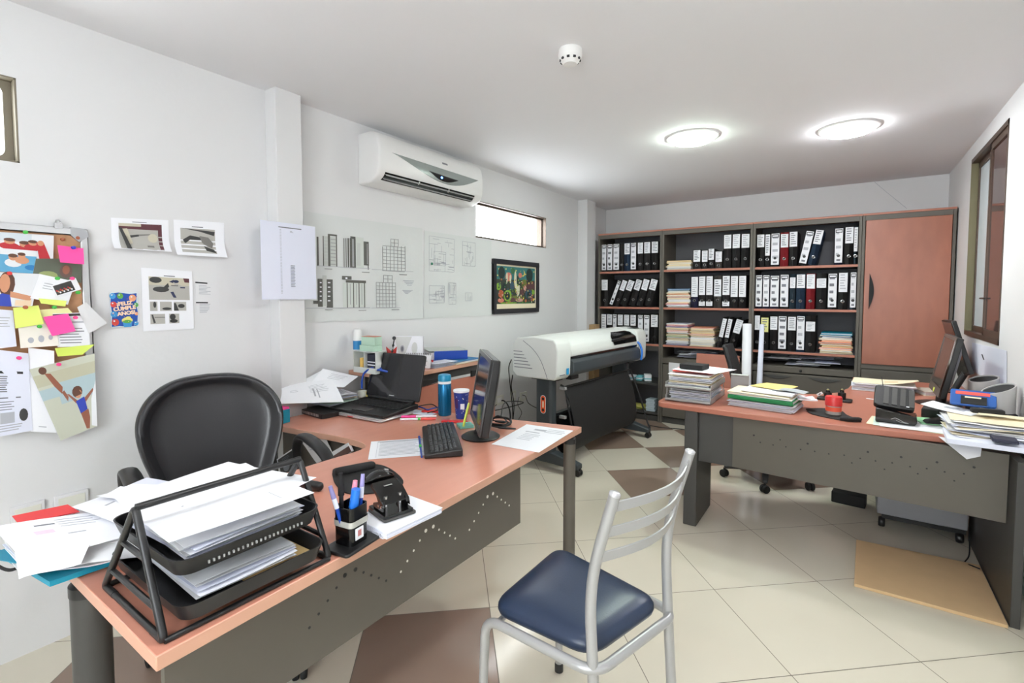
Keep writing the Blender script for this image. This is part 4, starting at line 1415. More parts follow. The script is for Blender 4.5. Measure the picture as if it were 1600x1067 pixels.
    mk = [(.30, .055, .72, .068, M_INK)] + [(.32, .09 + .0192 * i, .35, .096 + .0192 * i, M_INKL) for i in range(44)] + [(.50, .10 + .014 * i, .54 + .02 * (i % 3), .108 + .014 * i, M_INKL) for i in range(2)] + \
         [(.50, .55 + .0195 * i, .58 - .01 * (i % 2), .557 + .0195 * i, M_INK) for i in range(15)]
    sheet('printed_sheet', 'bluish white printed list hanging on the wall pillar', 'printout', c, mk, M_PAPERB, (6, 2), lambda u, v: .006 - .02 * (u - .5) ** 2)


wall_papers()


def cork_board():
    x = WX + .001
    y0, y1, z0, z1 = -.02, .690, 1.06, 1.675
    r = thing('cork_board', 'cork board in a silver frame crowded with notes, at the left edge', 'notice board', (WX, .34, z0))
    MB().box((x, y0 + .01, z0 + .01), (x + .010, y1 - .01, z1 - .01), M_CORK).build('cork_panel', r)
    f = MB()
    t = .026
    for a, b in (((y0, z0), (y1, z0 + t)), ((y0, z1 - t), (y1, z1)), ((y0, z0 + t), (y0 + t, z1 - t)), ((y1 - t, z0 + t), (y1, z1 - t))):
        f.box((x, *a), (x + .018, *b), M_ALU)
    f.build('frame', r, bevel=.004)
    for cy, cz, s in ((y1, z1, (-1, -1)), (y1, z0, (-1, 1)), (y0, z1, (1, -1)), (y0, z0, (1, 1))):
        c = MB()
        n = 6
        arc = [(cy + s[0] * (.03 - .032 * math.cos(R(90 * k / n))), cz + s[1] * (.03 - .032 * math.sin(R(90 * k / n)))) for k in range(n + 1)]
        c.prism(arc + [(cy + s[0] * .03, cz + s[1] * .0), (cy + s[0] * .055, cz - s[1] * .002), (cy + s[0] * .055, cz + s[1] * .03), (cy + s[0] * .03, cz + s[1] * .055), (cy - s[0] * .002, cz + s[1] * .055)][1:4], x + .0005, x + .0205, mat('grey_corner', (172, 174, 178), .4), 'x')
        c.build('frame_corner', r)
    cl = MB()
    p = PX(91, 352, x + .02)
    cl.box((x + .016, p.y - .012, p.z - .012), (x + .024, p.y + .012, p.z + .008), M_CHROME)
    cl.tube([(x + .021, p.y + .007 * math.cos(a), p.z + .014 + .008 * math.sin(a)) for a in [2 * math.pi * k / 12 for k in range(12)]], .0025, M_CHROME, 6, closed=True)
    tag(cl.build('bulldog_clip'), 'small metal clip on the top edge of the cork board', 'clip')
    # pinned things, back to front
    skin, skin2, hair = mat('photo_skin', (206, 146, 112), .6), mat('photo_skin_dark', (150, 92, 72), .6), mat('photo_hair', (96, 62, 48), .6)
    rd, sky, wt, gr, bl = mat('photo_red', (186, 44, 54), .6), mat('photo_pool', (96, 166, 204), .6), mat('photo_white', (226, 228, 232), .6), mat('photo_green', (92, 98, 84), .6), mat('photo_blue', (52, 72, 176), .6)
    sand = mat('photo_sand', (196, 198, 182), .6); sea = mat('photo_sea', (172, 192, 198), .6); dk = mat('photo_dark', (58, 58, 58), .6)
    CARD = mat('old_card', (238, 232, 222), .7)
    lay = [0]

    def pin(pts, label, cat, name, mk=(), m=None, n=(1, 1), disp=None, dx=None):
        lay[0] += 1
        xx = x + (.0195 if dx is None else dx) + .0026 * lay[0]
        return sheet(name, label, cat, [PX(u, v, xx) for u, v in pts], mk, m or M_PAPER, n, disp)
    fig = lambda u, v, s, sh: [blob(u, v + s * 1.7, s * 1.5, s * 1.3, sh), blob(u, v, s * .8, s, skin), blob(u, v - s * .5, s * .85, s * .6, hair)]
    pin([(-6, 362), (84, 368), (83, 412), (-6, 398)], 'photo of four people in red life jackets at the top of the cork board', 'photo', 'photo_print',
        [(0, 0, 1, 1, wt), (0, 0, .6, .35, mat('photo_pale', (206, 214, 222), .6))] + fig(.22, .35, .12, rd) + fig(.48, .42, .12, rd) + fig(.62, .34, .10, rd) + [([(.68, .3), (.82, .3), (.96, .9), (.75, 1)], rd), blob(.76, .32, .06, .1, skin)])
    pin([(-6, 387), (56, 392), (60, 428), (-6, 424)], 'photo of two people beside a blue pool, left edge of the cork board', 'photo', 'photo_print',
        [(0, 0, 1, 1, sky), (0, 0, 1, .25, wt)] + fig(.4, .35, .14, wt) + fig(.62, .25, .12, skin) + [blob(.85, .75, .18, .12, mat('photo_pool2', (40, 120, 180), .6))])
    pin([(56, 404), (128, 404), (127, 442), (50, 434)], 'dark green photo of a person, tucked behind the pink note', 'photo', 'photo_print', [(0, 0, 1, 1, gr), blob(.66, .55, .14, .3, mat('photo_brown', (104, 80, 74), .6)), blob(.66, .5, .08, .2, skin2), blob(.3, .8, .2, .2, mat('photo_lime', (150, 160, 104), .6))])
    pin([(-6, 425), (62, 428), (50, 480), (-6, 478)], 'photo of a smiling woman in a blue top at the left edge', 'photo', 'photo_print',
        [(0, 0, 1, 1, wt), blob(.25, .35, .2, .38, hair), blob(.2, .32, .13, .28, skin), ([(.0, .7), (.15, .62), (.35, .66), (.42, 1), (0, 1)], bl), ([(.35, .55), (.95, .68), (.9, .82), (.35, .72)], skin), (.5, .8, .95, .98, mat('photo_peach', (236, 210, 180), .6))])
    pin([(62, 428), (118, 440), (106, 476), (47, 466)], 'white envelope pinned in the middle of the cork board', 'envelope', 'envelope', textlines(.2, .3, .7, .6, 3, M_INKL, .3), M_PAPER)
    pin([(79, 446), (118, 434), (127, 452), (88, 464)], 'small instant photo with a white border', 'photo', 'photo_print', [(.06, .1, .78, .9, dk)] + [blob(.12 + .05 * k, .55 + .1 * (k % 3), .035, .08, [rd, skin, wt][k % 3], 7) for k in range(12)], M_PAPER)
    pin([(60, 466), (104, 470), (102, 479), (64, 474)], 'narrow yellow strip under the white envelope', 'note', 'sticky_note', (), M_YELN)
    pin([(62, 484), (106, 481), (116, 492), (64, 506)], 'pale yellow note beside the square yellow note', 'note', 'sticky_note', (), mat('pale_yellow_note', (240, 240, 176), .75))
    pin([(-6, 483), (20, 485), (26, 541), (-6, 545)], 'bluish card at the left edge below the woman photo', 'card', 'card', textlines(.2, .2, .8, .5, 4, M_INKL, .3), M_PAPERB)
    pin([(134, 472), (167, 505), (138, 521), (120, 480)], 'white paper corner sticking out right of the cork board', 'paper', 'paper_sheet', (), M_PAPERG, (3, 3), waves(.004, 2))
    pin([(82, 490), (136, 488), (141, 541), (90, 542)], 'white printed slip with a black top bar, lower right of the board', 'note', 'printed_slip', [(0, .02, 1, .09, dk), (.1, .25, .9, .3, M_INKL)] + textlines(.1, .45, .9, .95, 6, M_INK, .3), M_PAPER)
    pin([(28, 508), (88, 498), (92, 540), (32, 544)], 'off white rounded card with faint drawings', 'card', 'card', [blob(.28, .7, .08, .12, M_INKL), blob(.55, .68, .08, .14, M_INKL), blob(.8, .66, .06, .1, M_INKL)], CARD)
    pin([(85, 544), (148, 538), (128, 554), (90, 557)], 'yellow green note below the printed slip', 'note', 'sticky_note', (), mat('lime_note', (214, 232, 104), .75), (4, 2), waves(.003, 4))
    pin([(89, 383), (130, 388), (131, 413), (94, 410)], 'bright pink note at the top right of the cork board', 'note', 'sticky_note', textlines(.15, .3, .8, .6, 2, M_PINKN, .3), M_PINKN, (3, 3), waves(.002, 7))
    pin([(20, 481), (60, 477), (68, 506), (24, 513)], 'square yellow note at the lower left of the cork board', 'note', 'sticky_note', (), M_YELN, (3, 3), waves(.002, 8))
    pin([(67, 495), (106, 490), (118, 517), (81, 525)], 'bright pink note lowest on the cork board', 'note', 'sticky_note', (), M_PINKN, (3, 3), waves(.002, 9))
    # sheets hanging below the board
    pin([(44, 543), (84, 548), (88, 676), (48, 674)], 'blank white sheet between the printed form and the beach photo', 'paper', 'paper_sheet', [(.3, .93, .6, .94, M_INKL)], M_PAPER, (2, 3), waves(.002, 5), dx=.0)
    pin([(-6, 546), (44, 552), (51, 672), (-6, 683)], 'printed form with pictures hanging at the lower left edge', 'printout', 'printed_sheet',
        [(.1, .24, .8, .27, M_INKD), (.05, .55, .7, .565, M_INK)] + textlines(.05, .30, .35, .5, 8, M_INK, .5) + textlines(.05, .60, .5, .72, 4, M_INK, .3) + [(.1, .73, .5, .86, M_INKL), blob(.76, .78, .13, .08, dk)] + textlines(.05, .88, .8, .97, 3, M_INKL, .4), M_PAPERB, (2, 3), waves(.002, 6), dx=.0)
    c = [(45, 577), (146, 552), (150, 665), (94, 688)]
    pin(c, 'curling beach photo of a child in a blue swimsuit holding the hand of another', 'photo', 'photo_print',
        [(0, 0, 1, 1, sand), (.0, .1, 1, .26, KBEACH := mat('photo_beach', (186, 184, 160), .6)), (.3, .26, 1, .55, sea), (0, .3, .36, .44, sea), blob(.17, .06, .06, .05, hair), ([(.18, .1), (.27, .12), (.40, .33), (.36, .42), (.27, .3)], skin2), ([(.36, .40), (.41, .38), (.46, .48), (.43, .54)], skin2),
         ([(.44, .44), (.48, .45), (.62, .57), (.58, .60)], skin2), blob(.64, .45, .10, .08, hair), blob(.65, .48, .07, .06, skin), ([(.58, .57), (.76, .54), (.80, .72), (.64, .76)], bl), ([(.76, .56), (.94, .46), (.96, .49), (.78, .62)], skin2), ([(.64, .75), (.82, .72), (.84, .84), (.80, .99), (.72, .98)], skin2), ([(.90, .6), (1, .35), (1, 1), (.86, .96)], wt)],
        M_PAPER, (8, 8), lambda u, v: .004 + .035 * max(0, u - .55) ** 2 + .018 * max(0, v - .6) ** 2, dx=.003)
    cols = [mat('pin_' + n, c, .3) for n, c in (('green', (70, 180, 70)), ('red', (214, 60, 60)), ('pink', (240, 70, 140)), ('blue', (60, 60, 190)), ('brown', (170, 92, 60)))]
    for i, (u, v, k, w) in enumerate(((39, 363, 0, 'green push pin above the life jacket photo'), (97, 374, 4, 'brown push pin on bare cork, left of a pair'), (120, 372, 4, 'brown push pin on bare cork, right of a pair'), (114, 387, 3, 'blue push pin in the upper pink note'), (14, 427, 1, 'red push pin above the smiling woman'),
                                  (89, 435, 0, 'green push pin in the white envelope'), (112, 435, 2, 'pink push pin by the small instant photo'), (121, 457, 0, 'green push pin at the instant photo corner'), (39, 480, 4, 'orange brown push pin in the square yellow note'), (84, 480, 0, 'green push pin under the yellow strip'), (117, 496, 2, 'pink push pin in the printed slip'),
                                  (61, 510, 0, 'green push pin in the off white card'), (29, 559, 2, 'pink push pin in the printed form'), (91, 569, 2, 'pink push pin in the beach photo'))):
        p = PX(u, v, x + .075)
        mb = MB()
        xe = x + .0195 + .0026 * 17 + .003 if i not in (1, 2) else x + .010
        p = PX(u, v, xe)
        mb.tube([(x + .0095, p.y, p.z), (xe + .002, p.y, p.z)], .0008, M_CHROME, 6)
        mb.lathe([(.001, xe), (.0065, xe), (.0042, xe + .004), (.0042, xe + .010), (.0068, xe + .013), (.0005, xe + .014)], (0, p.y, p.z), cols[k], 12, 'x')
        tag(mb.build('push_pin'), w, 'push pin', 'push pins')


cork_board()


def wall_plates():
    lab = [('white double socket plate by the floor, nearest the counter', 779.5, 625, .13, .085), ('white blank socket plate in the middle behind the plotter cables', 801, 618, .085, .09), ('white socket plate with plugged cable nearest the plotter stand', 817, 619, .12, .085)]
    for k, (lb, u, v, w, h) in enumerate(lab):
        p = PX(u, v, WX)
        m = MB().box((WX, p.y - w / 2, p.z - h / 2), (WX + .009, p.y + w / 2, p.z + h / 2), M_OFFW)
        r = thing('wall_socket', lb, 'socket', (WX, p.y, p.z - h / 2), None)
        m.build('plate', r, bevel=.003)
        MB().box((WX + .008, p.y - w * .3, p.z - h * .26), (WX + .012, p.y + w * .3, p.z + h * .26), M_WHITEP).build('socket_insert', r, bevel=.002)
    for lb, u0, v0, u1, v1 in (('grey wall plate low behind the paper heap, right one', 84, 795, 138, 782), ('grey wall plate low behind the paper heap, left one', 15, 805, 70, 793)):
        a, b = PX(u0, v0, WX), PX(u1, v1, WX)
        z = .565
        r = thing('wall_socket', lb, 'socket', (WX, (a.y + b.y) / 2, z - .05), None)
        MB().box((WX, a.y, z - .045), (WX + .012, b.y, z + .03), M_PAPERG).build('plate', r, bevel=.003)
        MB().box((WX + .011, a.y + .012, z - .03), (WX + .015, b.y - .012, z + .018), M_OFFW).build('socket_insert', r, bevel=.002)


wall_plates()


def cable(name, label, pts, r, m=None, n=8, group=None):
    return tag(MB().tube(smooth_path(pts, 7), r, m or M_MATTEB, n).build(name), label, 'cable', group)


pw = lambda u, v, d=.03: PX(u, v, WX + d)
cable('power_cable', 'black plotter cable hanging down the wall, left of two', [P(799, 561, .87) * 0 + pw(799, 562, .32), pw(795, 575, .2), pw(797, 600, .08), pw(801, 640, .06), pw(801, 668, .06)], .0045)
cable('power_cable', 'black plotter cable hanging down the wall, right of two', [pw(801, 586, .3), pw(799, 605, .1), pw(803, 630, .07), pw(802, 652, .07), pw(799, 672, .08)], .0045)
cable('plug_cable', 'thick black plug lead curving down from the double socket', [pw(784, 626, .012), pw(787, 626, .05), pw(793, 632, .10), pw(797, 645, .13), pw(797, 665, .14)], .006)
cable('plug_cable', 'grey lead running from the last socket toward the plotter stand', [pw(816, 617, .012), pw(821, 619, .04), pw(826, 630, .08), pw(840, 638, .14), pw(850, 640, .22)], .0035, M_DGREY)
cable('plug_cable', 'thin grey lead dropping beside the last socket', [pw(811, 620, .012), pw(809, 632, .03), pw(815, 645, .04), pw(808, 660, .05), pw(803, 680, .05)], .003, M_DGREY)

# ---------------------------------------------------------------- things on the left desk
def Pd(u, v, h=0.0):
    return P(u, v, DZ + h)


def monitor_left():
    c = Pd(750, 685)
    c = Vector((-1.412, 1.79, DZ))
    d = Vector((-.70, .714, 0)).normalized()          # along the screen, away from the viewer
    nrm = Vector((-d.y, d.x, 0))                      # out of the screen, towards the chair
    if nrm.x > 0:
        nrm = -nrm
    tilt = R(9)
    upv = (Vector((0, 0, 1)) * math.cos(tilt) - nrm * math.sin(tilt))
    fn = nrm * math.cos(tilt) + Vector((0, 0, 1)) * math.sin(tilt)
    r = thing('monitor', 'black flat monitor seen from its edge, beside the keyboard on the left desk', 'monitor', c)
    W_, H_ = .44, .335
    o = c + Vector((0, 0, .060)) + nrm * .028
    M = Matrix(((d.x, fn.x, upv.x, o.x), (d.y, fn.y, upv.y, o.y), (d.z, fn.z, upv.z, o.z), (0, 0, 0, 1)))
    b = MB(M)       # local: x along the screen, y out of the screen, z up
    back = [(-.006, .0), (.0, .0)]
    b.loft([[(-W_ / 2, -.004, 0), (W_ / 2, -.004, 0), (W_ / 2, -.004, H_), (-W_ / 2, -.004, H_)],
            [(-W_ / 2, -.038, 0), (W_ / 2, -.038, 0), (W_ / 2, -.038, H_), (-W_ / 2, -.038, H_)],
            [(-W_ / 2 + .10, -.060, .045), (W_ / 2 - .10, -.060, .045), (W_ / 2 - .10, -.060, H_ - .06), (-W_ / 2 + .10, -.060, H_ - .06)]], M_BLACK)
    b.build('housing', r, bevel=.005)
    f = MB(M)
    bz = .018
    for a, q in (((-W_ / 2, 0), (W_ / 2, bz + .008)), ((-W_ / 2, H_ - bz), (W_ / 2, H_)), ((-W_ / 2, bz), (-W_ / 2 + bz, H_ - bz)), ((W_ / 2 - bz, bz), (W_ / 2, H_ - bz))):
        f.box((a[0], -.005, a[1]), (q[0], .004, q[1]), mat('monitor_bezel', (62, 60, 60), .3))
    f.build('bezel', r, bevel=.002)
    MB(M).box((-W_ / 2 + bz, -.003, bz), (W_ / 2 - bz, .0005, H_ - bz), mat('screen_off', (30, 32, 40), .12)).build('screen', r)
    st = MB()
    e = c - nrm * .012
    st.tube([c + Vector((0, 0, .012)), c + Vector((0, 0, .06)) - nrm * .01, c + Vector((0, 0, .14)) - nrm * .035 + nrm * .0], [.034, .030, .028], M_BLACK, 14)
    st.build('stand_neck', r)
    bs = MB()
    bs.lathe([(.001, DZ + .0005), (.088, DZ + .0005), (.091, DZ + .006), (.075, DZ + .016), (.03, DZ + .022), (.001, DZ + .022)], (c.x, c.y, 0), M_BLACK, 40)
    bs.build('stand_base', r, smooth=50)
    cable('monitor_cable', 'black monitor cable looping over the stand to the desk back', [c + Vector((-.01, -.02, .05)) - nrm * .075, c + Vector((.04, .02, .035)) - nrm * .12, Pd(778, 668, .012), Pd(795, 660, .008), Pd(770, 657, .008)], .0035)


monitor_left()


def keyboard(name, label, M, L=.445, Wd=.165, nrow=6):
    r = thing('keyboard', label, 'keyboard', M.translation)
    b = MB(M)
    b.loft([[(-L / 2, -Wd / 2, 0), (L / 2, -Wd / 2, 0), (L / 2, Wd / 2, 0), (-L / 2, Wd / 2, 0)],
            [(-L / 2, -Wd / 2, .014), (L / 2, -Wd / 2, .014), (L / 2, Wd / 2, .028), (-L / 2, Wd / 2, .028)],
            [(-L / 2 + .006, -Wd / 2 + .006, .017), (L / 2 - .006, -Wd / 2 + .006, .017), (L / 2 - .006, Wd / 2 - .006, .031), (-L / 2 + .006, Wd / 2 - .006, .031)]], M_BLACK)
    b.build('case', r, bevel=.004)
    k = MB(M)
    g = random.Random(4)
    KM = mat('key_caps', (36, 36, 38), .45)
    KL = mat('key_legend', (150, 152, 156), .6)
    y0, y1 = -Wd / 2 + .022, Wd / 2 - .02
    for rr in range(nrow):
        y = y0 + (y1 - y0) * (rr + .5) / nrow
        zt = .0165 + .014 * (y + Wd / 2) / Wd
        x = -L / 2 + .012
        blocks = [(-L / 2 + .012, L * .17), (L * .185, L * .305), (L * .32, L / 2 - .012)]
        for bi, (xa, xb) in enumerate(blocks):
            n = [15, 3, 4][bi]
            if bi == 1 and rr == 2:
                continue
            if rr == 0 and bi == 0:
                edges = [0, .1, .19, .28, .66, .76, .84, .92, 1]
            else:
                edges = [i / n for i in range(n + 1)]
            for a, c in zip(edges, edges[1:]):
                x0, x1 = xa + (xb - xa) * a + .0012, xa + (xb - xa) * c - .0012
                h = (y1 - y0) / nrow / 2 - .0012
                k.loft([[(x0, y - h, zt), (x1, y - h, zt), (x1, y + h, zt), (x0, y + h, zt)],
                        [(x0 + .002, y - h + .002, zt + .007), (x1 - .002, y - h + .002, zt + .007), (x1 - .002, y + h - .001, zt + .008), (x0 + .002, y + h - .001, zt + .008)]], KM)
                k.add([(x0 + .004, y, zt + .0081), (x0 + .0085, y, zt + .0081), (x0 + .0085, y + h * .55, zt + .0083), (x0 + .004, y + h * .55, zt + .0083)], [(0, 1, 2, 3)], KL)
    o = k.build('keys', r)
    o['kind'] = 'stuff'
    return r


def kb_left():
    a, b = P(669.7, 722.6, .757), P(731.6, 709, .757)       # near short edge
    c, d = P(664, 665, .757), P(712.5, 657, .757)
    cen = (a + b + c + d) / 4
    # long axis from near edge to far edge
    ax = ((c + d) / 2 - (a + b) / 2)
    ang = math.atan2(ax.y, ax.x)
    L = ax.length
    M = Matrix.Translation((cen.x - .012, cen.y - .012, DZ + .004)) @ Matrix.Rotation(ang, 4, 'Z') @ Matrix.Rotation(math.pi, 4, 'Z')
    # user sits on the -x side of the desk: key rows face him
    keyboard('keyboard', 'black keyboard lying on the left desk in front of the monitor', M, min(L, .45), .155)


kb_left()

sheet('form_sheet', 'printed form partly under the keyboard on the left desk', 'paper', [Pd(580, 690, .001), Pd(668, 684, .001), Pd(668, 711, .001), Pd(575, 718, .001)], textlines(.16, .10, .97, .92, 12, M_INKL, .3, .25) + [(.12, .05, .125, .95, M_INKL), (.12, .06, .97, .10, M_INKL)])
sheet('drawing_sheet', 'white sheet with faint drawing at the far corner of the left desk', 'paper', [Pd(823, 663, .001), Pd(896, 673, .001), Pd(842, 707, .001), Pd(768, 694, .001)], [(.30, .15, .55, .22, M_INKL), (.2, .3, .5, .33, M_INKL)] + textlines(.25, .4, .6, .7, 5, M_INKL, .25) + textlines(.55, .1, .95, .3, 3, M_INKL, .25))
p = Pd(660, 693, .006)
t = thing('pen', 'blue pen with a green ring between the form and the keyboard', 'pen', (p.x, p.y, DZ))
a, b = Pd(655, 682, .0075), Pd(659, 714, .0075)
MB().tube([a, a + (b - a) * .45], .005, M_DBLUE, 10).build('cap', t)
MB().tube([a + (b - a) * .46, a + (b - a) * .56], .0055, mat('bright_green', (60, 200, 80), .5), 10).build('ring', t)
MB().tube([a + (b - a) * .57, b], [.0045, .0035], M_DBLUE, 10).build('barrel', t)


def mouse_things():
    z = DZ + .0005
    pad = [Pd(519, 742), Pd(524, 733), Pd(560, 729), Pd(590, 727), Pd(612, 735), Pd(630, 752), Pd(622, 762), Pd(600, 769), Pd(568, 773), Pd(540, 771), Pd(524, 757)]
    pad = smooth_path(pad + [pad[0]], 4)[:-1]
    t = thing('mouse_pad', 'black mouse pad with a padded wrist rest on the left desk', 'mouse pad', (pad[0].x, pad[0].y, DZ))
    MB().prism([(q.x, q.y) for q in pad], z, z + .004, M_MATTEB).build('pad', t)
    w = MB()
    a, b = Pd(524, 738, .014), Pd(586, 726, .014)
    w.tube([a + (b - a) * k for k in (0, .04, .1, .9, .96, 1)], [.008, .014, .0165, .0165, .014, .008], M_MATTEB, 14)
    w.build('wrist_rest', t, smooth=60)
    c = Pd(592, 744, .02)
    ax = (Pd(616, 736, .02) - Pd(566, 748, .02)).normalized()
    M = Matrix.Translation((c.x, c.y, DZ + .0048)) @ Matrix.Rotation(math.atan2(ax.y, ax.x), 4, 'Z')
    m = thing('computer_mouse', 'glossy black computer mouse on the mouse pad', 'mouse', (c.x, c.y, DZ + .0048))
    rings = []
    for k in range(11):
        u = k / 10
        x = -.055 + .11 * u
        wd = .030 * (math.sin(math.pi * (u * .92 + .04)) ** .5)
        h = .036 * (math.sin(math.pi * (u * .86 + .05)) ** .7)
        rings.append([(x, wd * math.cos(2 * math.pi * i / 18), max(.0, h * (math.sin(2 * math.pi * i / 18) * .5 + .5) ** .85)) for i in range(18)])
    MB(M).loft(rings, M_GLOSSB).build('body', m, smooth=70)
    q = MB(M)
    q.tube([(.02, .0, .0352), (.035, 0, .030)], .004, M_SILVER, 8)
    q.build('scroll_wheel', m)


mouse_things()


def wrist_rest():
    a, b = Pd(440, 748, .016), Pd(503, 761, .016)
    t = tag(MB().tube([a + (b - a) * k for k in (0, .04, .12, .5, .88, .96, 1)], [.008, .015, .0155, .0155, .0155, .015, .008], M_BLACK, 14).build('wrist_rest', smooth=60), 'shiny black padded roll on the left desk behind the paper tray', 'wrist rest')


wrist_rest()


def tray_organizer():
    N1, N0 = Vector((-1.055, .369, DZ + .006)), Vector((-1.371, .367, DZ + .006))
    ytop = .368
    ap = PY(212, 793, ytop)
    ym = PX(469, 724, ap.x).y
    fz = ap.z
    ym = min(max(ym, .60), .80)
    r = thing('letter_tray', 'black wire letter tray with two tiers full of papers at the near desk corner', 'letter tray', (-1.21, .6, DZ))
    f = MB()
    yb = ym
    rr = .0075
    for y in (ytop, yb):
        f.tube(fillet([(N0.x + .06, y, N0.z + .0), (N0.x, y, N0.z), (ap.x - .002, y, fz), (N1.x, y, N1.z), (N1.x - .05, y, N1.z)], .014, 5), rr, M_BLACK, 10)
        f.tube([(N0.x + .02, y, N0.z), (N1.x - .02, y, N1.z)], rr * .9, M_BLACK, 10)
    f.tube([(ap.x, ytop, fz), (ap.x, yb, fz)], rr, M_BLACK, 10)
    f.tube([(N1.x, ytop, N1.z), (N1.x, yb, N1.z)], rr * .8, M_BLACK, 10)
    f.tube([(N0.x, ytop, N0.z), (N0.x, yb, N0.z)], rr * .8, M_BLACK, 10)
    f.build('wire_frame', r)
    info = {}
    for nm, z, ins in (('lower', DZ + .028, .0), ('upper', DZ + .112, .0)):
        x0, x1 = -1.415, -1.028
        y0, y1 = ytop + .018, yb - .018
        if nm == 'upper':
            x0, x1 = -1.40, -1.045
        t = MB()
        base = rrect(x0 + .012, y0 + .012, x1 - .012, y1 - .012, .03)
        top = rrect(x0, y0, x1, y1, .036)
        tin = rrect(x0 + .004, y0 + .004, x1 - .004, y1 - .004, .033)
        bin_ = rrect(x0 + .015, y0 + .015, x1 - .015, y1 - .015, .028)
        h = .036
        t.loft([[(p[0], p[1], z) for p in base], [(p[0], p[1], z + h) for p in top], [(p[0], p[1], z + h) for p in tin], [(p[0], p[1], z + .004) for p in bin_]], M_BLACK)
        o = t.build('tray', r, smooth=50)
        g = MB()
        if nm == 'upper':
            for k in range(22):
                yy = y0 + .06 + k * (y1 - y0 - .12) / 21
                g.box((x1 - .005, yy, z + .012), (x1 - .0015, yy + .003, z + .018), M_SILVER)
            g.build('embossed_lettering', o)
        for y in (ytop, yb):
            q_ = (z + .03 - N0.z) / (fz - N0.z)
            s = MB().tube([(N0.x + (ap.x - N0.x) * q_, y, z + .03), (N1.x + (ap.x - N1.x) * q_, y, z + .03)], .006, M_BLACK, 8)
            s.build('cross_bar', o)
        info[nm] = (x0, x1, y0, y1, z)
    # papers in the trays
    g = random.Random(8)
    x0, x1, y0, y1, z = info['lower']
    for k in range(6):
        c = flat_rect(((x0 + x1) / 2 - .004 + g.uniform(-.006, .006), (y0 + y1) / 2 + g.uniform(-.004, .004)), .295, .215, g.uniform(-2, 2), z + .008 + .006 * k)
        sheet('paper_sheet', 'white sheet among the papers in the lower letter tray', 'paper', c, (), [M_PAPERB, M_PAPERG, M_PAPER][k % 3], (8, 6), lambda u, v, k=k: .004 + .004 * math.sin(3 * u + k) * math.sin(2.5 * v), group='papers in the lower letter tray')
    sheet('envelope', 'tan envelope edge showing in the lower letter tray', 'envelope', flat_rect(((x0 + x1) / 2 + .012, y1 - .10), .30, .16, 1, z + .0065), (), M_TAN)
    x0, x1, y0, y1, z = info['upper']
    for k in range(9):
        top = k >= 6
        cx, cy = (x0 + x1) / 2 - .006, (y0 + y1) / 2 + .0
        if k == 8:
            c = flat_rect((cx - .004, cy - .004), .355, .30, -3.0, z + .042 + .0035 * k)
        elif k == 7:
            c = flat_rect((cx - .05, cy + .05), .33, .25, 12, z + .041 + .0035 * k)
        else:
            c = flat_rect((cx + g.uniform(-.006, .006), cy + g.uniform(-.006, .006)), .30, .25, g.uniform(-4, 4), z + .010 + .0058 * k)
        dsp = (lambda u, v, k=k: .003 + .003 * math.sin(4 * u + k) * math.sin(3 * v) + (.010 * (u - .4) ** 2 * (1 if k >= 7 else 0)))
        lb = {8: 'blank white top sheet lying across the upper letter tray', 7: 'white sheet jutting out at the back of the upper letter tray'}.get(k, 'white sheet among the papers in the upper letter tray')
        sheet('paper_sheet', lb, 'paper', c, [(.72, .2, .9, .206, M_INKL), (.5, .72, .515, .735, M_INKL)] if k == 8 else (), [M_PAPER, M_PAPERB, M_PAPERG][k % 3] if not top else M_PAPER, (8, 8), dsp, group=None if k >= 7 else 'papers in the upper letter tray')
    return info


TRAY = tray_organizer()


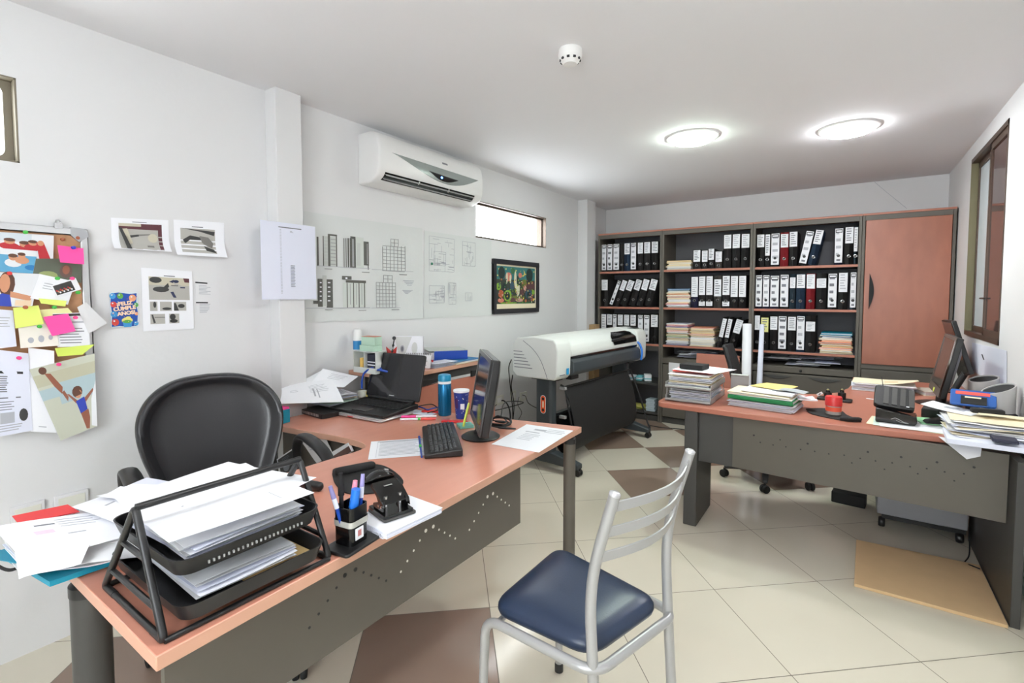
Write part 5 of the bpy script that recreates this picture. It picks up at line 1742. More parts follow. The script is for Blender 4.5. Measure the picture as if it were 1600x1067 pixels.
def pen_cup():
    c = Pd(537, 858)
    c = Vector((-1.085, .815, DZ))
    r = thing('pen_holder', 'black square pen cup on a flat base beside the letter tray', 'pen holder', c)
    rz = 8
    b = MB(rot_at(c, rz))
    b.prism(rrect(-.035, -.07, .055, .062, .01), .0005, .009, M_BLACK)
    b.build('base', r, bevel=.003)
    q = MB(rot_at(c, rz))
    o, i = rrect(-.028, -.034, .034, .030, .012), rrect(-.025, -.031, .031, .027, .010)
    q.loft([[(p[0], p[1], .009) for p in o], [(p[0] * 1.03, p[1] * 1.03, .108) for p in o], [(p[0] * 1.03, p[1] * 1.03, .108) for p in i], [(p[0], p[1], .013) for p in i]], M_GLOSSB)
    q.build('cup', r, smooth=50)
    l = MB(rot_at(c, rz))
    l.box((.0345, -.020, .022), (.0362, .008, .052), M_PAPER)
    l.box((.0362, -.012, .030), (.0366, .0, .046), mat('faded_red_print', (200, 130, 130), .6))
    l.build('label', r)
    bd = MB(rot_at(c, rz))
    bb = rrect(-.0297, -.0357, .0362, .0317, .012)
    bd.loft([[(p[0] * 1.01, p[1] * 1.01, .058) for p in bb], [(p[0] * 1.02, p[1] * 1.02, .074) for p in bb]], mat('silver_band', (196, 196, 190), .35, metal=.3), False, False)
    bd.build('band', r, smooth=50)
    M = rot_at(c, rz)
    PUR = mat('purple_clear_plastic', (150, 144, 196), .2)

    def stick(nm, lb, cat, a, tip, parts):
        a, tip = M @ Vector(a), M @ Vector(tip)
        t = thing(nm, lb, cat, a)
        for (u0, u1, r0, r1, mm, pn) in parts:
            MB().tube([a + (tip - a) * u0, a + (tip - a) * u1], [r0, r1], mm, 12).build(pn, t)
    stick('ballpoint_pen', 'blue ballpoint with clear purple cap leaning left in the pen cup', 'pen', (.006, -.022, .016), (-.020, -.05, .168), [(0, .60, .005, .005, M_DBLUE, 'barrel'), (.60, .78, .0062, .0062, M_PAPERB, 'grip'), (.78, 1, .0066, .005, PUR, 'cap')])
    stick('ballpoint_pen', 'blue ballpoint with clear cap standing right in the pen cup', 'pen', (.016, .010, .016), (.012, .034, .178), [(0, .62, .005, .005, M_DBLUE, 'barrel'), (.62, .80, .0062, .0062, M_PAPERB, 'grip'), (.80, 1, .0066, .005, PUR, 'cap')])
    stick('ballpoint_pen', 'blue ballpoint at the back of the pen cup with a pale barrel', 'pen', (-.012, .014, .016), (-.016, .036, .150), [(0, .68, .005, .005, M_DBLUE, 'barrel'), (.68, 1, .006, .0052, PUR, 'cap')])
    stick('highlighter', 'bright blue highlighter in the front of the pen cup', 'highlighter', (.004, -.010, .02), (.020, .0, .150), [(0, .62, .009, .009, M_DBLUE, 'barrel'), (.62, 1, .0125, .0115, M_BLUEP, 'cap')])
    stick('highlighter', 'pink tipped marker behind the blue highlighter', 'marker', (-.008, -.002, .02), (.006, .012, .166), [(0, .6, .006, .006, M_PAPERG, 'barrel'), (.6, 1, .008, .006, mat('soft_pink', (240, 150, 170), .5), 'cap')])
    stick('marker_pen', 'tall black marker pen standing in the pen cup', 'marker', (-.016, -.016, .016), (-.022, -.012, .19), [(0, .66, .006, .006, M_BLACK, 'barrel'), (.66, 1, .0085, .006, M_MATTEB, 'cap')])


pen_cup()


def notebook_and_punch():
    cen = Vector((-1.088, .985, DZ))
    rz = -3
    w, d = .155, .205
    r = thing('spiral_notebook', 'white spiral notebook under the hole punch on the left desk', 'notebook', cen)
    b = MB(rot_at(cen, rz))
    for k in range(5):
        b.box((-w / 2 + .002 * (k % 2), -d / 2, .001 + .0032 * k), (w / 2 - .002 * ((k + 1) % 2), d / 2, .0042 + .0032 * k), [M_PAPER, M_PAPERB][k % 2])
    b.build('pages', r)
    s = MB(rot_at(cen, rz))
    s.box((-w / 2, -d / 2, .0175), (w / 2 + .002, d / 2 + .002, .0185), M_PAPER)
    s.build('cover', r)
    sp = MB(rot_at(cen, rz))
    pts = []
    for k in range(24 * 10):
        a = 2 * math.pi * k / 10
        pts.append((-w / 2 + .012 + (w - .024) * k / 240, -d / 2 - .001 + .009 * math.cos(a), .0095 + .0095 * math.sin(a)))
    sp.tube(pts, .0009, M_PAPERB, 5)
    sp.build('spiral_binding', r)
    # punch
    z = DZ + .019
    c = Vector((-1.105, .975, z))
    M = Matrix.Translation(c) @ Matrix.Rotation(R(-14), 4, 'Z')
    h = thing('hole_punch', 'black two hole paper punch standing on the spiral notebook', 'hole punch', c)
    q = MB(M)
    q.prism(rrect(-.055, -.052, .055, .052, .008), .0006, .008, M_DGREY)
    q.build('tray', h, bevel=.002)
    q = MB(M)
    q.prism(rrect(-.052, -.050, .050, .045, .006), .008, .017, M_GLOSSB)
    for y in (-.040, .034):
        q.prism([(-.030, .017), (.028, .017), (.034, .036), (.026, .052), (.0, .042), (-.034, .030)], y - .004, y + .004, M_GLOSSB, 'y')
    q.build('base', h, bevel=.0015)
    q = MB(M)
    # lever plate, rising from pivot (front, +x) to back
    n0, n1 = Vector((.030, 0, .040)), Vector((-.045, 0, .088))
    q.loft([[(n0.x, -.044, n0.z), (n0.x, .040, n0.z), (n0.x - .002, .040, n0.z + .004), (n0.x - .002, -.044, n0.z + .004)],
            [(-.008, -.044, .067), (-.008, .040, .067), (-.01, .040, .071), (-.01, -.044, .071)],
            [(-.050, -.040, .078), (-.050, .036, .078), (-.051, .036, .082), (-.051, -.040, .082)]], M_GLOSSB)
    for y in (-.0445, .0385):
        q.prism([(.036, .024), (.030, .044), (-.009, .070), (-.048, .081), (-.046, .074), (-.01, .056), (.012, .026)], y, y + .003, M_GLOSSB, 'y')
    q.build('lever', h, bevel=.001)
    q = MB(M)
    for y in (-.026, .020):
        q.lathe([(.001, .017), (.006, .017), (.006, .058), (.001, .058)], (.012, y, 0), M_CHROME, 12)
    q.build('punch_pins', h)
    q = MB(M)
    for y in (-.0455, .0425):
        for x, zz in ((.022, .034), (.006, .034)):
            q.lathe([(.0005, y - .001), (.004, y - .001), (.004, y + .001)], (x, 0, zz), M_CHROME, 10, 'y')
    q.box((-.024, -.014, .0760), (-.018, .012, .0768), M_SILVER)
    q.build('rivets', h)


notebook_and_punch()


def thermos():
    c = Vector((-1.845, 2.0, DZ))
    c = Pd(695, 648)
    rr = (Pd(707, 648) - Pd(683, 648)).length / 2
    rr = .037
    r = thing('thermos_flask', 'metallic blue thermos flask with a white ring on the left desk', 'flask', c)
    H_ = PX(695, 583, c.x - .02).z - DZ
    H_ = min(max(H_, .2), .27)
    MB().lathe([(.001, DZ + .0005), (rr * .96, DZ + .0005), (rr, DZ + .006), (rr, DZ + H_ * .76), (rr * .97, DZ + H_ * .775)], c.xy.to_3d(), mat('metallic_blue', (18, 104, 150), .25, metal=.55), 36).build('bottle', r)
    MB().lathe([(rr * .96, DZ + H_ * .772), (rr * .98, DZ + H_ * .79), (rr * .98, DZ + H_ * .83), (rr * .95, DZ + H_ * .835)], c.xy.to_3d(), M_WHITEP, 36).build('neck_ring', r)
    MB().lathe([(rr * .96, DZ + H_ * .835), (rr * .97, DZ + H_ * .95), (rr * .9, DZ + H_ * .985), (rr * .6, DZ + H_), (.001, DZ + H_)], c.xy.to_3d(), mat('cap_blue', (28, 136, 176), .35), 36).build('cap', r)


thermos()


def star_cup():
    c = Pd(721, 653)
    r = thing('cup', 'blue paper cup with white stars between thermos and monitor', 'cup', c)
    H_, r0, r1 = .150, .030, .042
    MB().lathe([(.001, .0005), (r0, .0005), (r1, H_), (r1 + .001, H_ + .003), (r1 - .002, H_ + .003), (r0 - .002, .004), (.001, .004)], c, mat('cup_blue', (40, 60, 140), .4), 32).build('body', r)
    MB().lathe([(r1 + .0012, H_ - .006), (r1 + .0025, H_), (r1 + .0012, H_ + .005), (r1 - .003, H_ + .004)], c, M_PAPER, 32).build('rim', r)
    s = MB()
    g = random.Random(2)
    for _ in range(60):
        a, z = g.uniform(0, 2 * math.pi), g.uniform(.02, H_ - .012)
        rad = r0 + (r1 - r0) * z / H_ + .0006
        cc = c + Vector((math.cos(a) * rad, math.sin(a) * rad, z))
        ex, ez = Vector((-math.sin(a), math.cos(a), 0)), Vector((0, 0, 1))
        sz = g.uniform(.002, .0042)
        s.add([cc + (ex * math.cos(k * math.pi / 5) + ez * math.sin(k * math.pi / 5)) * sz * (1 if k % 2 else .45) for k in range(10)], [tuple(range(10))], M_PAPER)
    so = s.build('star_pattern', r)
    so['kind'] = 'stuff'
    q = MB()
    a0 = math.atan2(-c.y, -c.x) - .75
    for (a, z, w, h, m) in ((a0, .085, .02, .05, mat('plum_print', (70, 40, 96), .5)), (a0 + .9, .07, .022, .03, M_PAPER)):
        rad = r0 + (r1 - r0) * z / H_ + .001
        cc = c + Vector((math.cos(a) * rad, math.sin(a) * rad, z))
        ex = Vector((-math.sin(a), math.cos(a), 0)); ez = Vector((math.cos(a) * .08, math.sin(a) * .08, 1))
        q.add([cc - ex * w / 2 - ez * h / 2, cc + ex * w / 2 - ez * h / 2, cc + ex * w / 2 + ez * h / 2, cc - ex * w / 2 + ez * h / 2], [(0, 1, 2, 3)], m)
    q.build('printed_panel', r)


star_cup()


def laptop_pair():
    # closed silver laptop underneath
    a, b, c = Pd(528, 640, .0), Pd(600, 655, .0), Pd(640, 646, 0)
    cen = Vector((-2.19, 1.805, DZ))
    rz = 3
    xf = rot_at(cen, rz)
    r = thing('laptop', 'closed silver laptop lying under the open black laptop', 'laptop', cen)
    MB(xf).prism(rrect(-.205, -.135, .20, .12, .015), .004, .014, M_ALU).build('base', r, bevel=.003)
    MB(xf).prism(rrect(-.205, -.135, .20, .12, .015), .015, .021, M_ALU).build('lid', r, bevel=.002)
    q = MB(xf)
    q.box((-.05, -.1365, .007), (-.01, -.135, .012), M_REDP)
    for sx in (-.17, .17):
        for sy in (-.11, .10):
            q.lathe([(.008, .0003), (.008, .005)], (sx, sy, 0), M_BLACK, 12)
    q.build('feet_and_mark', r)
    cen2 = Vector((-2.195, 1.815, DZ + .022))
    xf = rot_at(cen2, 4)
    r = thing('laptop', 'open black laptop with a dark glossy screen on the left desk', 'laptop', cen2)
    w, d = .42, .27
    MB(xf).loft([[(-w / 2, -d / 2, .0005), (w / 2, -d / 2, .0005), (w / 2, d / 2, .0005), (-w / 2, d / 2, .0005)], [(-w / 2, -d / 2, .016), (w / 2, -d / 2, .016), (w / 2, d / 2, .03), (-w / 2, d / 2, .03)]], M_BLACK).build('base', r, bevel=.005)
    k = MB(xf)
    for rr in range(6):
        for cc in range(15):
            x0, y0 = -w / 2 + .022 + cc * .0250, -d / 2 + .118 + rr * .0205
            z = .0165 + .014 * (y0 + d / 2) / d
            k.box((x0, y0, z), (x0 + .0222, y0 + .018, z + .003), M_MATTEB)
    ko = k.build('keys', r)
    ko['kind'] = 'stuff'
    MB(xf).box((-.05, -d / 2 + .02, .0172), (.05, -d / 2 + .085, .0212), M_DGREY).build('touchpad', r, bevel=.001)
    MB(xf).tube([(-w / 2 + .03, d / 2 - .004, .034), (w / 2 - .03, d / 2 - .004, .034)], .010, M_BLACK, 12).build('hinge', r)
    lean = R(14)
    S_ = xf @ Matrix.Translation((0, d / 2 + .002, .036)) @ Matrix.Rotation(-lean, 4, 'X')
    hh = .268
    l = MB(S_)
    l.prism(rrect(-w / 2, .0, w / 2, hh, .012), -.002, .010, M_BLACK, 'y')
    lo = l.build('lid', r, bevel=.003)
    s = MB(S_)
    s.prism(rrect(-w / 2 + .004, .006, w / 2 - .004, hh - .004, .010), -.0032, -.0021, mat('gloss_screen', (34, 34, 37), .08), 'y')
    s.build('screen', lo)
    MB(S_).box((-.02, -.0038, .016), (.02, -.0031, .022), M_SILVER).build('badge', lo)


laptop_pair()


# markers, notes and cables in front of the laptop
def capped_marker(lb, a, b, body, cap, ring=None):
    a, b = Vector(a), Vector(b)
    t = thing('marker_pen', lb, 'marker', (a + b) / 2 - Vector((0, 0, .006)))
    MB().tube([a, a + (b - a) * .58], [.0058, .006], body, 12).build('barrel', t)
    MB().tube([a + (b - a) * .58, b], [.007, .0062], cap, 12).build('cap', t)
    if ring:
        MB().tube([a + (b - a) * .50, a + (b - a) * .57], .0066, ring, 12).build('ring', t)


capped_marker('white marker with a pink cap in front of the laptop', Pd(682, 650, .0075), Pd(627, 651, .0075), M_PAPER, M_PINKN)
capped_marker('white marker with a red end and green ring, nearest in front of the laptop', Pd(625, 655, .0075), Pd(681, 654, .0075), M_PAPER, mat('salmon_red', (236, 92, 84), .4), mat('bright_green', (60, 200, 80), .5))
c = flat_rect(Pd(660, 645).xy, .16, .09, 10, DZ + .001)
sheet('folded_card', 'bluish white card under the cables right of the laptop', 'card', c, textlines(.1, .1, .9, .8, 4, M_INKL), M_PAPERB)
tag(MB(rot_at(Pd(673, 644), 20)).box((-.05, -.02, .0025), (.05, .02, .010), M_REDP).build('card_case', bevel=.003), 'flat red case near the thermos foot', 'case')
tag(MB(rot_at(Pd(712, 660), 25)).box((-.075, -.014, .0005), (.06, .016, .010), M_REDP).build('pencil_case', bevel=.003), 'flat red case at the foot of the blue star cup', 'case')
tag(MB(rot_at(Pd(727, 667), -35)).box((-.034, -.036, .0005), (.034, .036, .016), mat('mint_note', (130, 200, 186), .7)).build('note_block', bevel=.001), 'mint green block of sticky notes at the monitor foot', 'note block')
hl = thing('highlighter', 'yellow highlighter standing tilted on the mint note block by the monitor', 'highlighter', Pd(724, 664, .017))
a_, b_ = Pd(724, 666, .019), Pd(724, 666, .019) + Vector((.02, .02, .115))
MB().tube([a_, a_ + (b_ - a_) * .65], [.006, .0065], mat('lime_highlighter', (216, 230, 96), .4), 12).build('barrel', hl)
MB().tube([a_ + (b_ - a_) * .65, b_], [.0068, .005], mat('lime_highlighter', (216, 230, 96), .4), 12).build('cap', hl)
for k, (lb, pts, rr, mm) in enumerate((
    ('blue cable plug lying right of the laptop base', [Pd(648, 634, .015), Pd(660, 637, .012), Pd(668, 640, .02), Pd(676, 638, .01), Pd(686, 636, .01)], .004, M_DBLUE),
    ('black laptop cable curling toward the thermos', [Pd(645, 637, .03), Pd(662, 633, .03), Pd(676, 632, .02), Pd(684, 640, .012), Pd(668, 645, .016)], .003, M_MATTEB),
    ('thick coil of black cables behind the monitor, outer loop', [Pd(765, 664, .012), Pd(782, 667, .012), Pd(797, 662, .012), Pd(796, 655, .014), Pd(780, 652, .014), Pd(766, 655, .016), Pd(768, 662, .02), Pd(786, 664, .024)], .006, M_MATTEB),
    ('black cable loop behind the monitor, inner loop', [Pd(770, 655, .03), Pd(778, 650, .05), Pd(790, 655, .03), Pd(788, 660, .03), Pd(774, 658, .03)], .0045, M_MATTEB),
    ('thin black cable rising from the coil to the wall socket', [Pd(782, 653, .04), Vector((-1.70, 2.40, .76)), Vector((-1.95, 2.97, .62)), Vector((-2.30, 3.05, .50)), PX(776, 632, -2.60)], .0035, M_MATTEB))):
    cable('desk_cable', lb, pts, rr, mm)


def paper_heap_by_pillar():
    # black telephone base and cable under the overhanging plan
    c = Vector((-2.40, 1.52, DZ))
    mb = MB(rot_at((-2.405, 1.655, DZ), -4))
    mb.prism(rrect(-.135, -.085, .10, .05, .015), .0008, .026, M_BLACK)
    for k in range(12):
        mb.box((-.12 + .016 * k, -.086, .008), (-.112 + .016 * k, -.0845, .022), M_SILVER)
    tag(mb.build('binder_flat', bevel=.004), 'black spiral bound folder lying under the big folded plan', 'folder')
    g = random.Random(14)
    z = DZ + .032
    mats_ = [M_PAPERG, M_PAPERB, mat('mint_paper', (206, 226, 214), .8), M_PAPER, M_CREAM, M_PAPERB, M_PAPERG, M_PAPER]
    for k in range(8):
        cc = flat_rect((-2.495 + .006 * (k % 3), 1.765), .19, .20, 6 - 2 * k, z + .0075 * k)
        sheet('paper_sheet', 'sheet in the heap under the big folded plan', 'paper', cc, textlines(.1, .1, .9, .5, 6, M_INKL) if k % 2 else (), mats_[k], (6, 4), waves(.003, k), group='sheets under the folded plan')
    zt = z + .052
    A, B, C_, D_ = P(437, 606, zt + .015), P(536, 590, zt + .04), P(538, 628, zt - .0), P(435, 630, zt - .028)
    A = PX(440, 607, -2.50); B = PX(506, 577, -2.585); C_ = P(537, 628, .80); D_ = PX(437, 631, -2.41)
    sheet('folded_plan', 'big white folded plan spilling over the heap beside the pillar', 'plan', [A, B, C_, D_],
          [(.55, .52, .58, .8, M_INKL), (.62, .55, .64, .85, M_INKL)] + textlines(.5, .4, .85, .7, 6, M_INKL, .2, .5) + textlines(.15, .45, .3, .6, 2, M_INKL, .2), M_PAPER, (10, 10), lambda u, v: .016 * math.sin(math.pi * v) - .01 * math.sin(math.pi * u) * (1 - v))
    B2 = P(506, 578, .902)
    sheet('folded_plan', 'pale plan sheet folded toward the counter end, above the heap', 'plan', [PX(504, 577, -2.56), PX(560, 588, -2.47), PX(537, 606, -2.43), PX(484, 600, -2.50)], textlines(.3, .2, .8, .6, 4, M_INKL, .2), M_PAPER, (6, 6), waves(.003, 4))
    tag(MB(rot_at((-2.43, 1.405, DZ), 10)).box((-.03, -.03, .0005), (.03, .03, .07), M_TEAL).box((-.028, -.028, .0705), (.028, .028, .082), M_PINKN).build('note_cube', bevel=.002), 'pink and teal note cube behind the black chair back', 'note block')
    # little bottle, mug, yellow tape
    c = Pd(544, 632)
    t = thing('sanitizer_bottle', 'small clear bottle with a black cap left of the laptop', 'bottle', c)
    MB().lathe([(.001, .0005), (.019, .0005), (.020, .01), (.020, .045), (.014, .052)], c, mat('clear_gel', (206, 208, 206), .15), 20).build('body', t)
    MB().lathe([(.015, .052), (.015, .078), (.013, .08), (.001, .08)], c, M_BLACK, 20).build('cap', t)
    c = Pd(566, 629)
    tag(MB().lathe([(.001, .0005), (.024, .0005), (.028, .075), (.026, .075), (.022, .006), (.001, .006)], c, M_OFFW, 22).build('paper_cup'), 'white cup just left of the laptop hinge', 'cup')
    c = Pd(580, 628)
    t = thing('mug', 'yellow mug with a dark emblem half hidden by the laptop', 'mug', c)
    MB().lathe([(.001, .0005), (.030, .0005), (.032, .07), (.029, .07), (.027, .006), (.001, .006)], c, mat('mug_yellow', (226, 206, 110), .4), 24).build('body', t)
    a = math.atan2(-c.y, -c.x) - .3
    MB().ell(c + Vector((math.cos(a) * .0315, math.sin(a) * .0315, .036)), (.006, .012, .012), M_INKD).build('emblem', t)
    # loop of cable on the desk edge
    cable('desk_cable', 'thin black cable loop in front of the spiral folder', [Pd(452, 641, .003), Pd(462, 645, .003), Pd(482, 643, .003), Pd(488, 638, .003), Pd(470, 638, .003), Pd(455, 640, .003)], .0025)


paper_heap_by_pillar()


def near_paper_pile():
    g = random.Random(31)
    z = DZ + .002
    cx, cy = -1.535, .465
    c1, c2, c4 = P(78, 917, .744), P(172, 884, .744), P(-4, 868, .744)
    sheet('plastic_folder', 'teal plastic folder at the bottom of the near paper heap', 'folder', [c4, c4 + (c2 - c1), c2, c1], (), M_TEAL, thick=.012)
    for k in range(7):
        zz = .760 + .0085 * k
        e1, e2, e4 = P(36 + 4 * (k % 3), 902 - 7 * k, zz), P(228 - 5 * (k % 2), 868 - 4 * k, zz), P(4 + 3 * (k % 2), 862 - 5 * k, zz)
        sheet('paper_sheet', 'creased sheet in the lower layers of the near paper heap', 'paper', [e4, e4 + (e2 - e1), e2, e1], [(.5, .93, .9, 1, M_MANILA)] if k == 1 else (), [M_PAPERG, M_PAPER, M_PAPERB][k % 3], (8, 4), lambda u, v, k=k: .003 * math.sin(9 * u + k) * v, thick=.003, group='creased sheets of the near heap')
    z += .016
    for k in range(3):
        sheet('paper_folder', ['tan card folder edge in the near paper heap', 'cream card folder in the near paper heap', 'light grey folder in the near paper heap'][k], 'folder', flat_rect((-1.62 - .01 * k, .50), .30, .22, 24 + 5 * k, z), (), [M_MANILA, M_CREAM, M_PAPERG][k], thick=.007)
        z += .009
    for k in range(8):
        a = [14, 38, 22, 52, 10, 30, 44, 18][k]
        c = flat_rect((-1.62 - .012 * (k % 3), .50 + .006 * k), .29, .21, a, z)
        sheet('paper_sheet', 'crumpled white sheet inside the near paper heap', 'paper', c, (), [M_PAPERG, M_PAPERB, M_PAPER][k % 3], (8, 6), lambda u, v, k=k: .004 + .005 * math.sin(4 * u + 2 * k) * math.cos(3 * v + k), group='sheets in the near paper heap')
        z += .0055
    sheet('plastic_folder', 'red folder edge sticking out at the back of the near heap', 'folder', [P(19, 807, .828), P(106, 789, .834), P(124, 800, .828), P(30, 820, .822)], (), M_REDF, thick=.002)
    sheet('plastic_folder', 'teal folder corner poking out at the left edge of the heap', 'folder', [P(-10, 860, .765), P(60, 860, .765), P(45, 884, .765), P(-10, 874, .765)], (), M_TEAL, thick=.002)
    wv = lambda a, s: (lambda u, v: a * math.sin(3.5 * u + s) * math.sin(3 * v + s * .7))
    sheet('paper_sheet', 'printed sheet with a pink mark on top of the near heap, left', 'paper', [P(-14, 826, .832), P(165, 795, .838), P(215, 835, .838), P(40, 878, .818)], [(.30, .2, .48, .24, M_INK), (.25, .38, .42, .48, mat('pale_pink_mark', (248, 200, 216), .8)), (.5, .55, .66, .58, M_INKL)] + textlines(.5, .1, .9, .4, 4, M_INKL, .25), M_PAPER, (10, 8), wv(.006, 1))
    sheet('paper_sheet', 'wavy white sheet on top of the near heap, middle', 'paper', [P(112, 795, .842), P(188, 758, .842), P(292, 775, .84), P(225, 830, .842)], [(.3, .25, .5, .28, M_INKL)], M_PAPER, (10, 8), wv(.006, 2.2))
    sheet('paper_sheet', 'white sheet on the near heap reaching toward the chair arm', 'paper', [P(150, 775, .848), P(205, 757, .848), P(310, 757, .846), P(300, 795, .848)], (), M_PAPER, (10, 8), wv(.005, 3.1))
    sheet('paper_sheet', 'sheet with a red printed corner beside the letter tray', 'paper', [P(262, 757, .850), P(305, 748, .852), P(330, 765, .852), P(270, 790, .850)], [(.4, 0, 1, .12, M_REDF), (.0, .8, .2, 1, M_REDF)] + textlines(.2, .3, .8, .7, 3, M_INKL, .3), M_PAPERG, (6, 6), wv(.004, .5))
    # crumpled front flap curling over the desk edge
    sheet('paper_sheet', 'creased white sheet curling down over the desk corner', 'paper', [P(22, 850, .825), P(140, 850, .835), P(125, 880, .80), P(30, 905, .765)], (), M_PAPER, (10, 8), lambda u, v: .012 * math.sin(6 * u) * v)
    sheet('paper_sheet', 'folded grey white sheet under the printed sheet of the near heap', 'paper', [P(115, 850, .815), P(235, 832, .82), P(232, 868, .79), P(100, 885, .785)], (), M_PAPERG, (8, 6), wv(.003, 4))
    # cables on the wall side floor
    cable('floor_cable', 'thin grey cable lying on the floor by the left wall', [P(-10, 912, .0) + Vector((0, 0, .004)), P(40, 938, .004), P(90, 925, .004), P(118, 935, .004)], .003, M_DGREY)
    cable('desk_cable', 'black cable dangling off the near desk end', [Vector((-1.70, .44, .74)) + Vector((0, -.11, .004)), P(20, 890, .72), P(-12, 880, .70)], .004)


near_paper_pile()


# ---------------------------------------------------------------- things on the counter
def Pc(u, v, h=0):
    return P(u, v, CZ + h)


def counter_things():
    z = CZ
    X = -2.50
    c = Vector((-2.43, 1.985, z))
    r = thing('stamp_organizer', 'grey desk organizer holding stamps at the near end of the counter', 'organizer', c)
    xf = rot_at(c, 2)
    w, d, h = .20, .09, .13
    o = MB(xf)
    G = mat('organizer_grey', (206, 210, 206), .4)
    o.box((-w / 2, -d / 2, .0006), (w / 2, d / 2, .006), G)
    for x in (-w / 2, -.005, w / 2 - .004):
        o.box((x, -d / 2 + (.0 if x > 0 else 0), .006), (x + .004, d / 2, h), G)
    o.box((-w / 2, d / 2 - .004, .006), (w / 2, d / 2, h), G)
    o.box((-w / 2, -d / 2, h), (w / 2, d / 2, h + .004), G)
    o.box((-w / 2, -d / 2, .006), (w / 2, -d / 2 + .004, .035), G)
    o.build('shell', r)
    t = thing('rubber_stamp', 'black self inking stamp with white stripes in the desk organizer', 'stamp', xf @ Vector((.048, 0, .0065)))
    MB(xf).box((.012, -.034, .0066), (.086, .03, .118), mat('stamp_navy', (34, 36, 52), .35)).build('body', t, bevel=.004)
    s = MB(xf)
    for zz in (.05, .068):
        s.box((.016, -.0352, zz), (.082, -.0338, zz + .006), M_PAPER)
    s.build('stripes', t)
    tag(MB(xf).box((-.060, -.03, .0066), (-.034, .0, .09), mat('yellow_stamp', (232, 190, 96), .4)).build('glue_stick', bevel=.003), 'yellow stick in the left bay of the desk organizer', 'stick')
    # spray bottle with blue label on the organizer corner
    p = PX(536, 545, X)
    c2 = Vector((-2.555, 1.99, z))
    b = thing('spray_bottle', 'white bottle with a blue label at the end of the counter', 'bottle', c2)
    MB().lathe([(.001, .0006), (.027, .0006), (.027, .14), (.026, .145)], c2, M_OFFW, 24).build('body', b)
    MB().lathe([(.0275, .135), (.0275, .19)], c2, mat('label_blue', (40, 130, 190), .4), 24).build('label', b)
    MB().lathe([(.0265, .19), (.0265, .25), (.02, .262), (.001, .264)], c2, M_WHITEP, 24).build('cap', b)
    # green carton pair on top of the organizer
    MINT = mat('mint_carton', (176, 206, 186), .6)
    zz = z + h + .0045
    tag(MB(xf).box((-.055, -.035, h + .0046), (.07, .035, h + .040), MINT).build('carton', bevel=.002), 'low mint green carton on top of the desk organizer', 'carton')
    k = MB(xf @ Matrix.Translation((.01, .0, h + .0408)) @ Matrix.Rotation(R(8), 4, 'Z'))
    k.box((-.05, -.03, 0), (.055, .035, .05), MINT)
    k.box((-.049, -.029, .0505), (.054, .034, .053), mat('carton_salmon', (214, 140, 120), .6))
    tag(k.build('carton', bevel=.001), 'upper mint green carton with a salmon lid on the organizer', 'carton')
    # red star ornament + beaded stick + blue lanyard
    c3 = Vector((-2.37, 2.14, z))
    c3 = PX(593, 556, -2.42)
    orn = MB()
    cc = Vector((-2.40, 2.13, z + .085))
    V = []
    pts = [(.075 if i % 2 == 0 else .035) for i in range(12)]
    ex, ez = Vector((.9, .43, 0)).normalized(), Vector((0, 0, 1))
    nn = ex.cross(ez)
    ring = [cc + ex * pts[i] * math.cos(2 * math.pi * i / 12) + ez * pts[i] * math.sin(2 * math.pi * i / 12) for i in range(12)]
    orn.add(ring + [cc + nn * .02, cc - nn * .02], [(i, (i + 1) % 12, 12) for i in range(12)] + [((i + 1) % 12, i, 13) for i in range(12)], mat('ornament_red', (190, 52, 48), .5))
    orn.box(cc - Vector((.02, .02, .084)), cc + Vector((.02, .02, -.05)), mat('ornament_red', (190, 52, 48), .5))
    for i in range(7):
        orn.ell(cc + ex * .05 * math.cos(i) - nn * .014 + ez * .04 * math.sin(i * 1.7), (.006, .006, .006), M_PAPER, 8, 6)
    tag(orn.build('paper_ornament'), 'red star shaped paper ornament with white dots on the counter', 'ornament')
    st = thing('beaded_stick', 'dark beaded stick with a ball end leaning by the red ornament', 'stick', Vector((-2.32, 2.06, z)))
    a, b2 = Vector((-2.30, 2.015, z + .004)), Vector((-2.34, 2.10, z + .20))
    q = MB()
    q.tube([a, b2], .004, M_BLACK, 8)
    for i in range(9):
        q.ell(a + (b2 - a) * (.1 + .09 * i), (.008, .008, .007), [M_BLACK, M_SILVER][i % 2], 10, 6)
    q.build('stem', st)
    MB().ell(b2 + Vector((0, 0, .008)), (.012, .012, .012), M_INKD, 12, 8).build('ball_end', st)
    cable('lanyard', 'blue lanyard cord hanging over the counter edge beside the laptop', [Vector((-2.30, 2.0, z + .02)), Vector((-2.36, 1.96, z + .04)), Vector((-2.42, 1.935, z + .006)), Vector((-2.43, 1.922, z - .04)), Vector((-2.43, 1.920, z - .09))], .006, M_DBLUE)
    cable('lanyard', 'second blue cord looped on the counter behind the laptop', [Vector((-2.26, 2.0, z + .012)), Vector((-2.31, 1.95, z + .03)), Vector((-2.36, 1.985, z + .012)), Vector((-2.40, 1.99, z + .012))], .007, M_DBLUE)
    for k, (x, y, zz, rr) in enumerate(((-2.27, 2.05, .02, .014), (-2.25, 2.02, .012, .012), (-2.24, 2.07, .03, .014))):
        pass
    # tent calendar and spiral calendar
    c4 = Vector((-2.455, 2.33, z))
    tc = thing('tent_calendar', 'white triangular desk calendar card with a grey emblem on the counter', 'calendar', c4)
    wv, hv, dv = .20, .20, .10
    xf = rot_at(c4, 35)
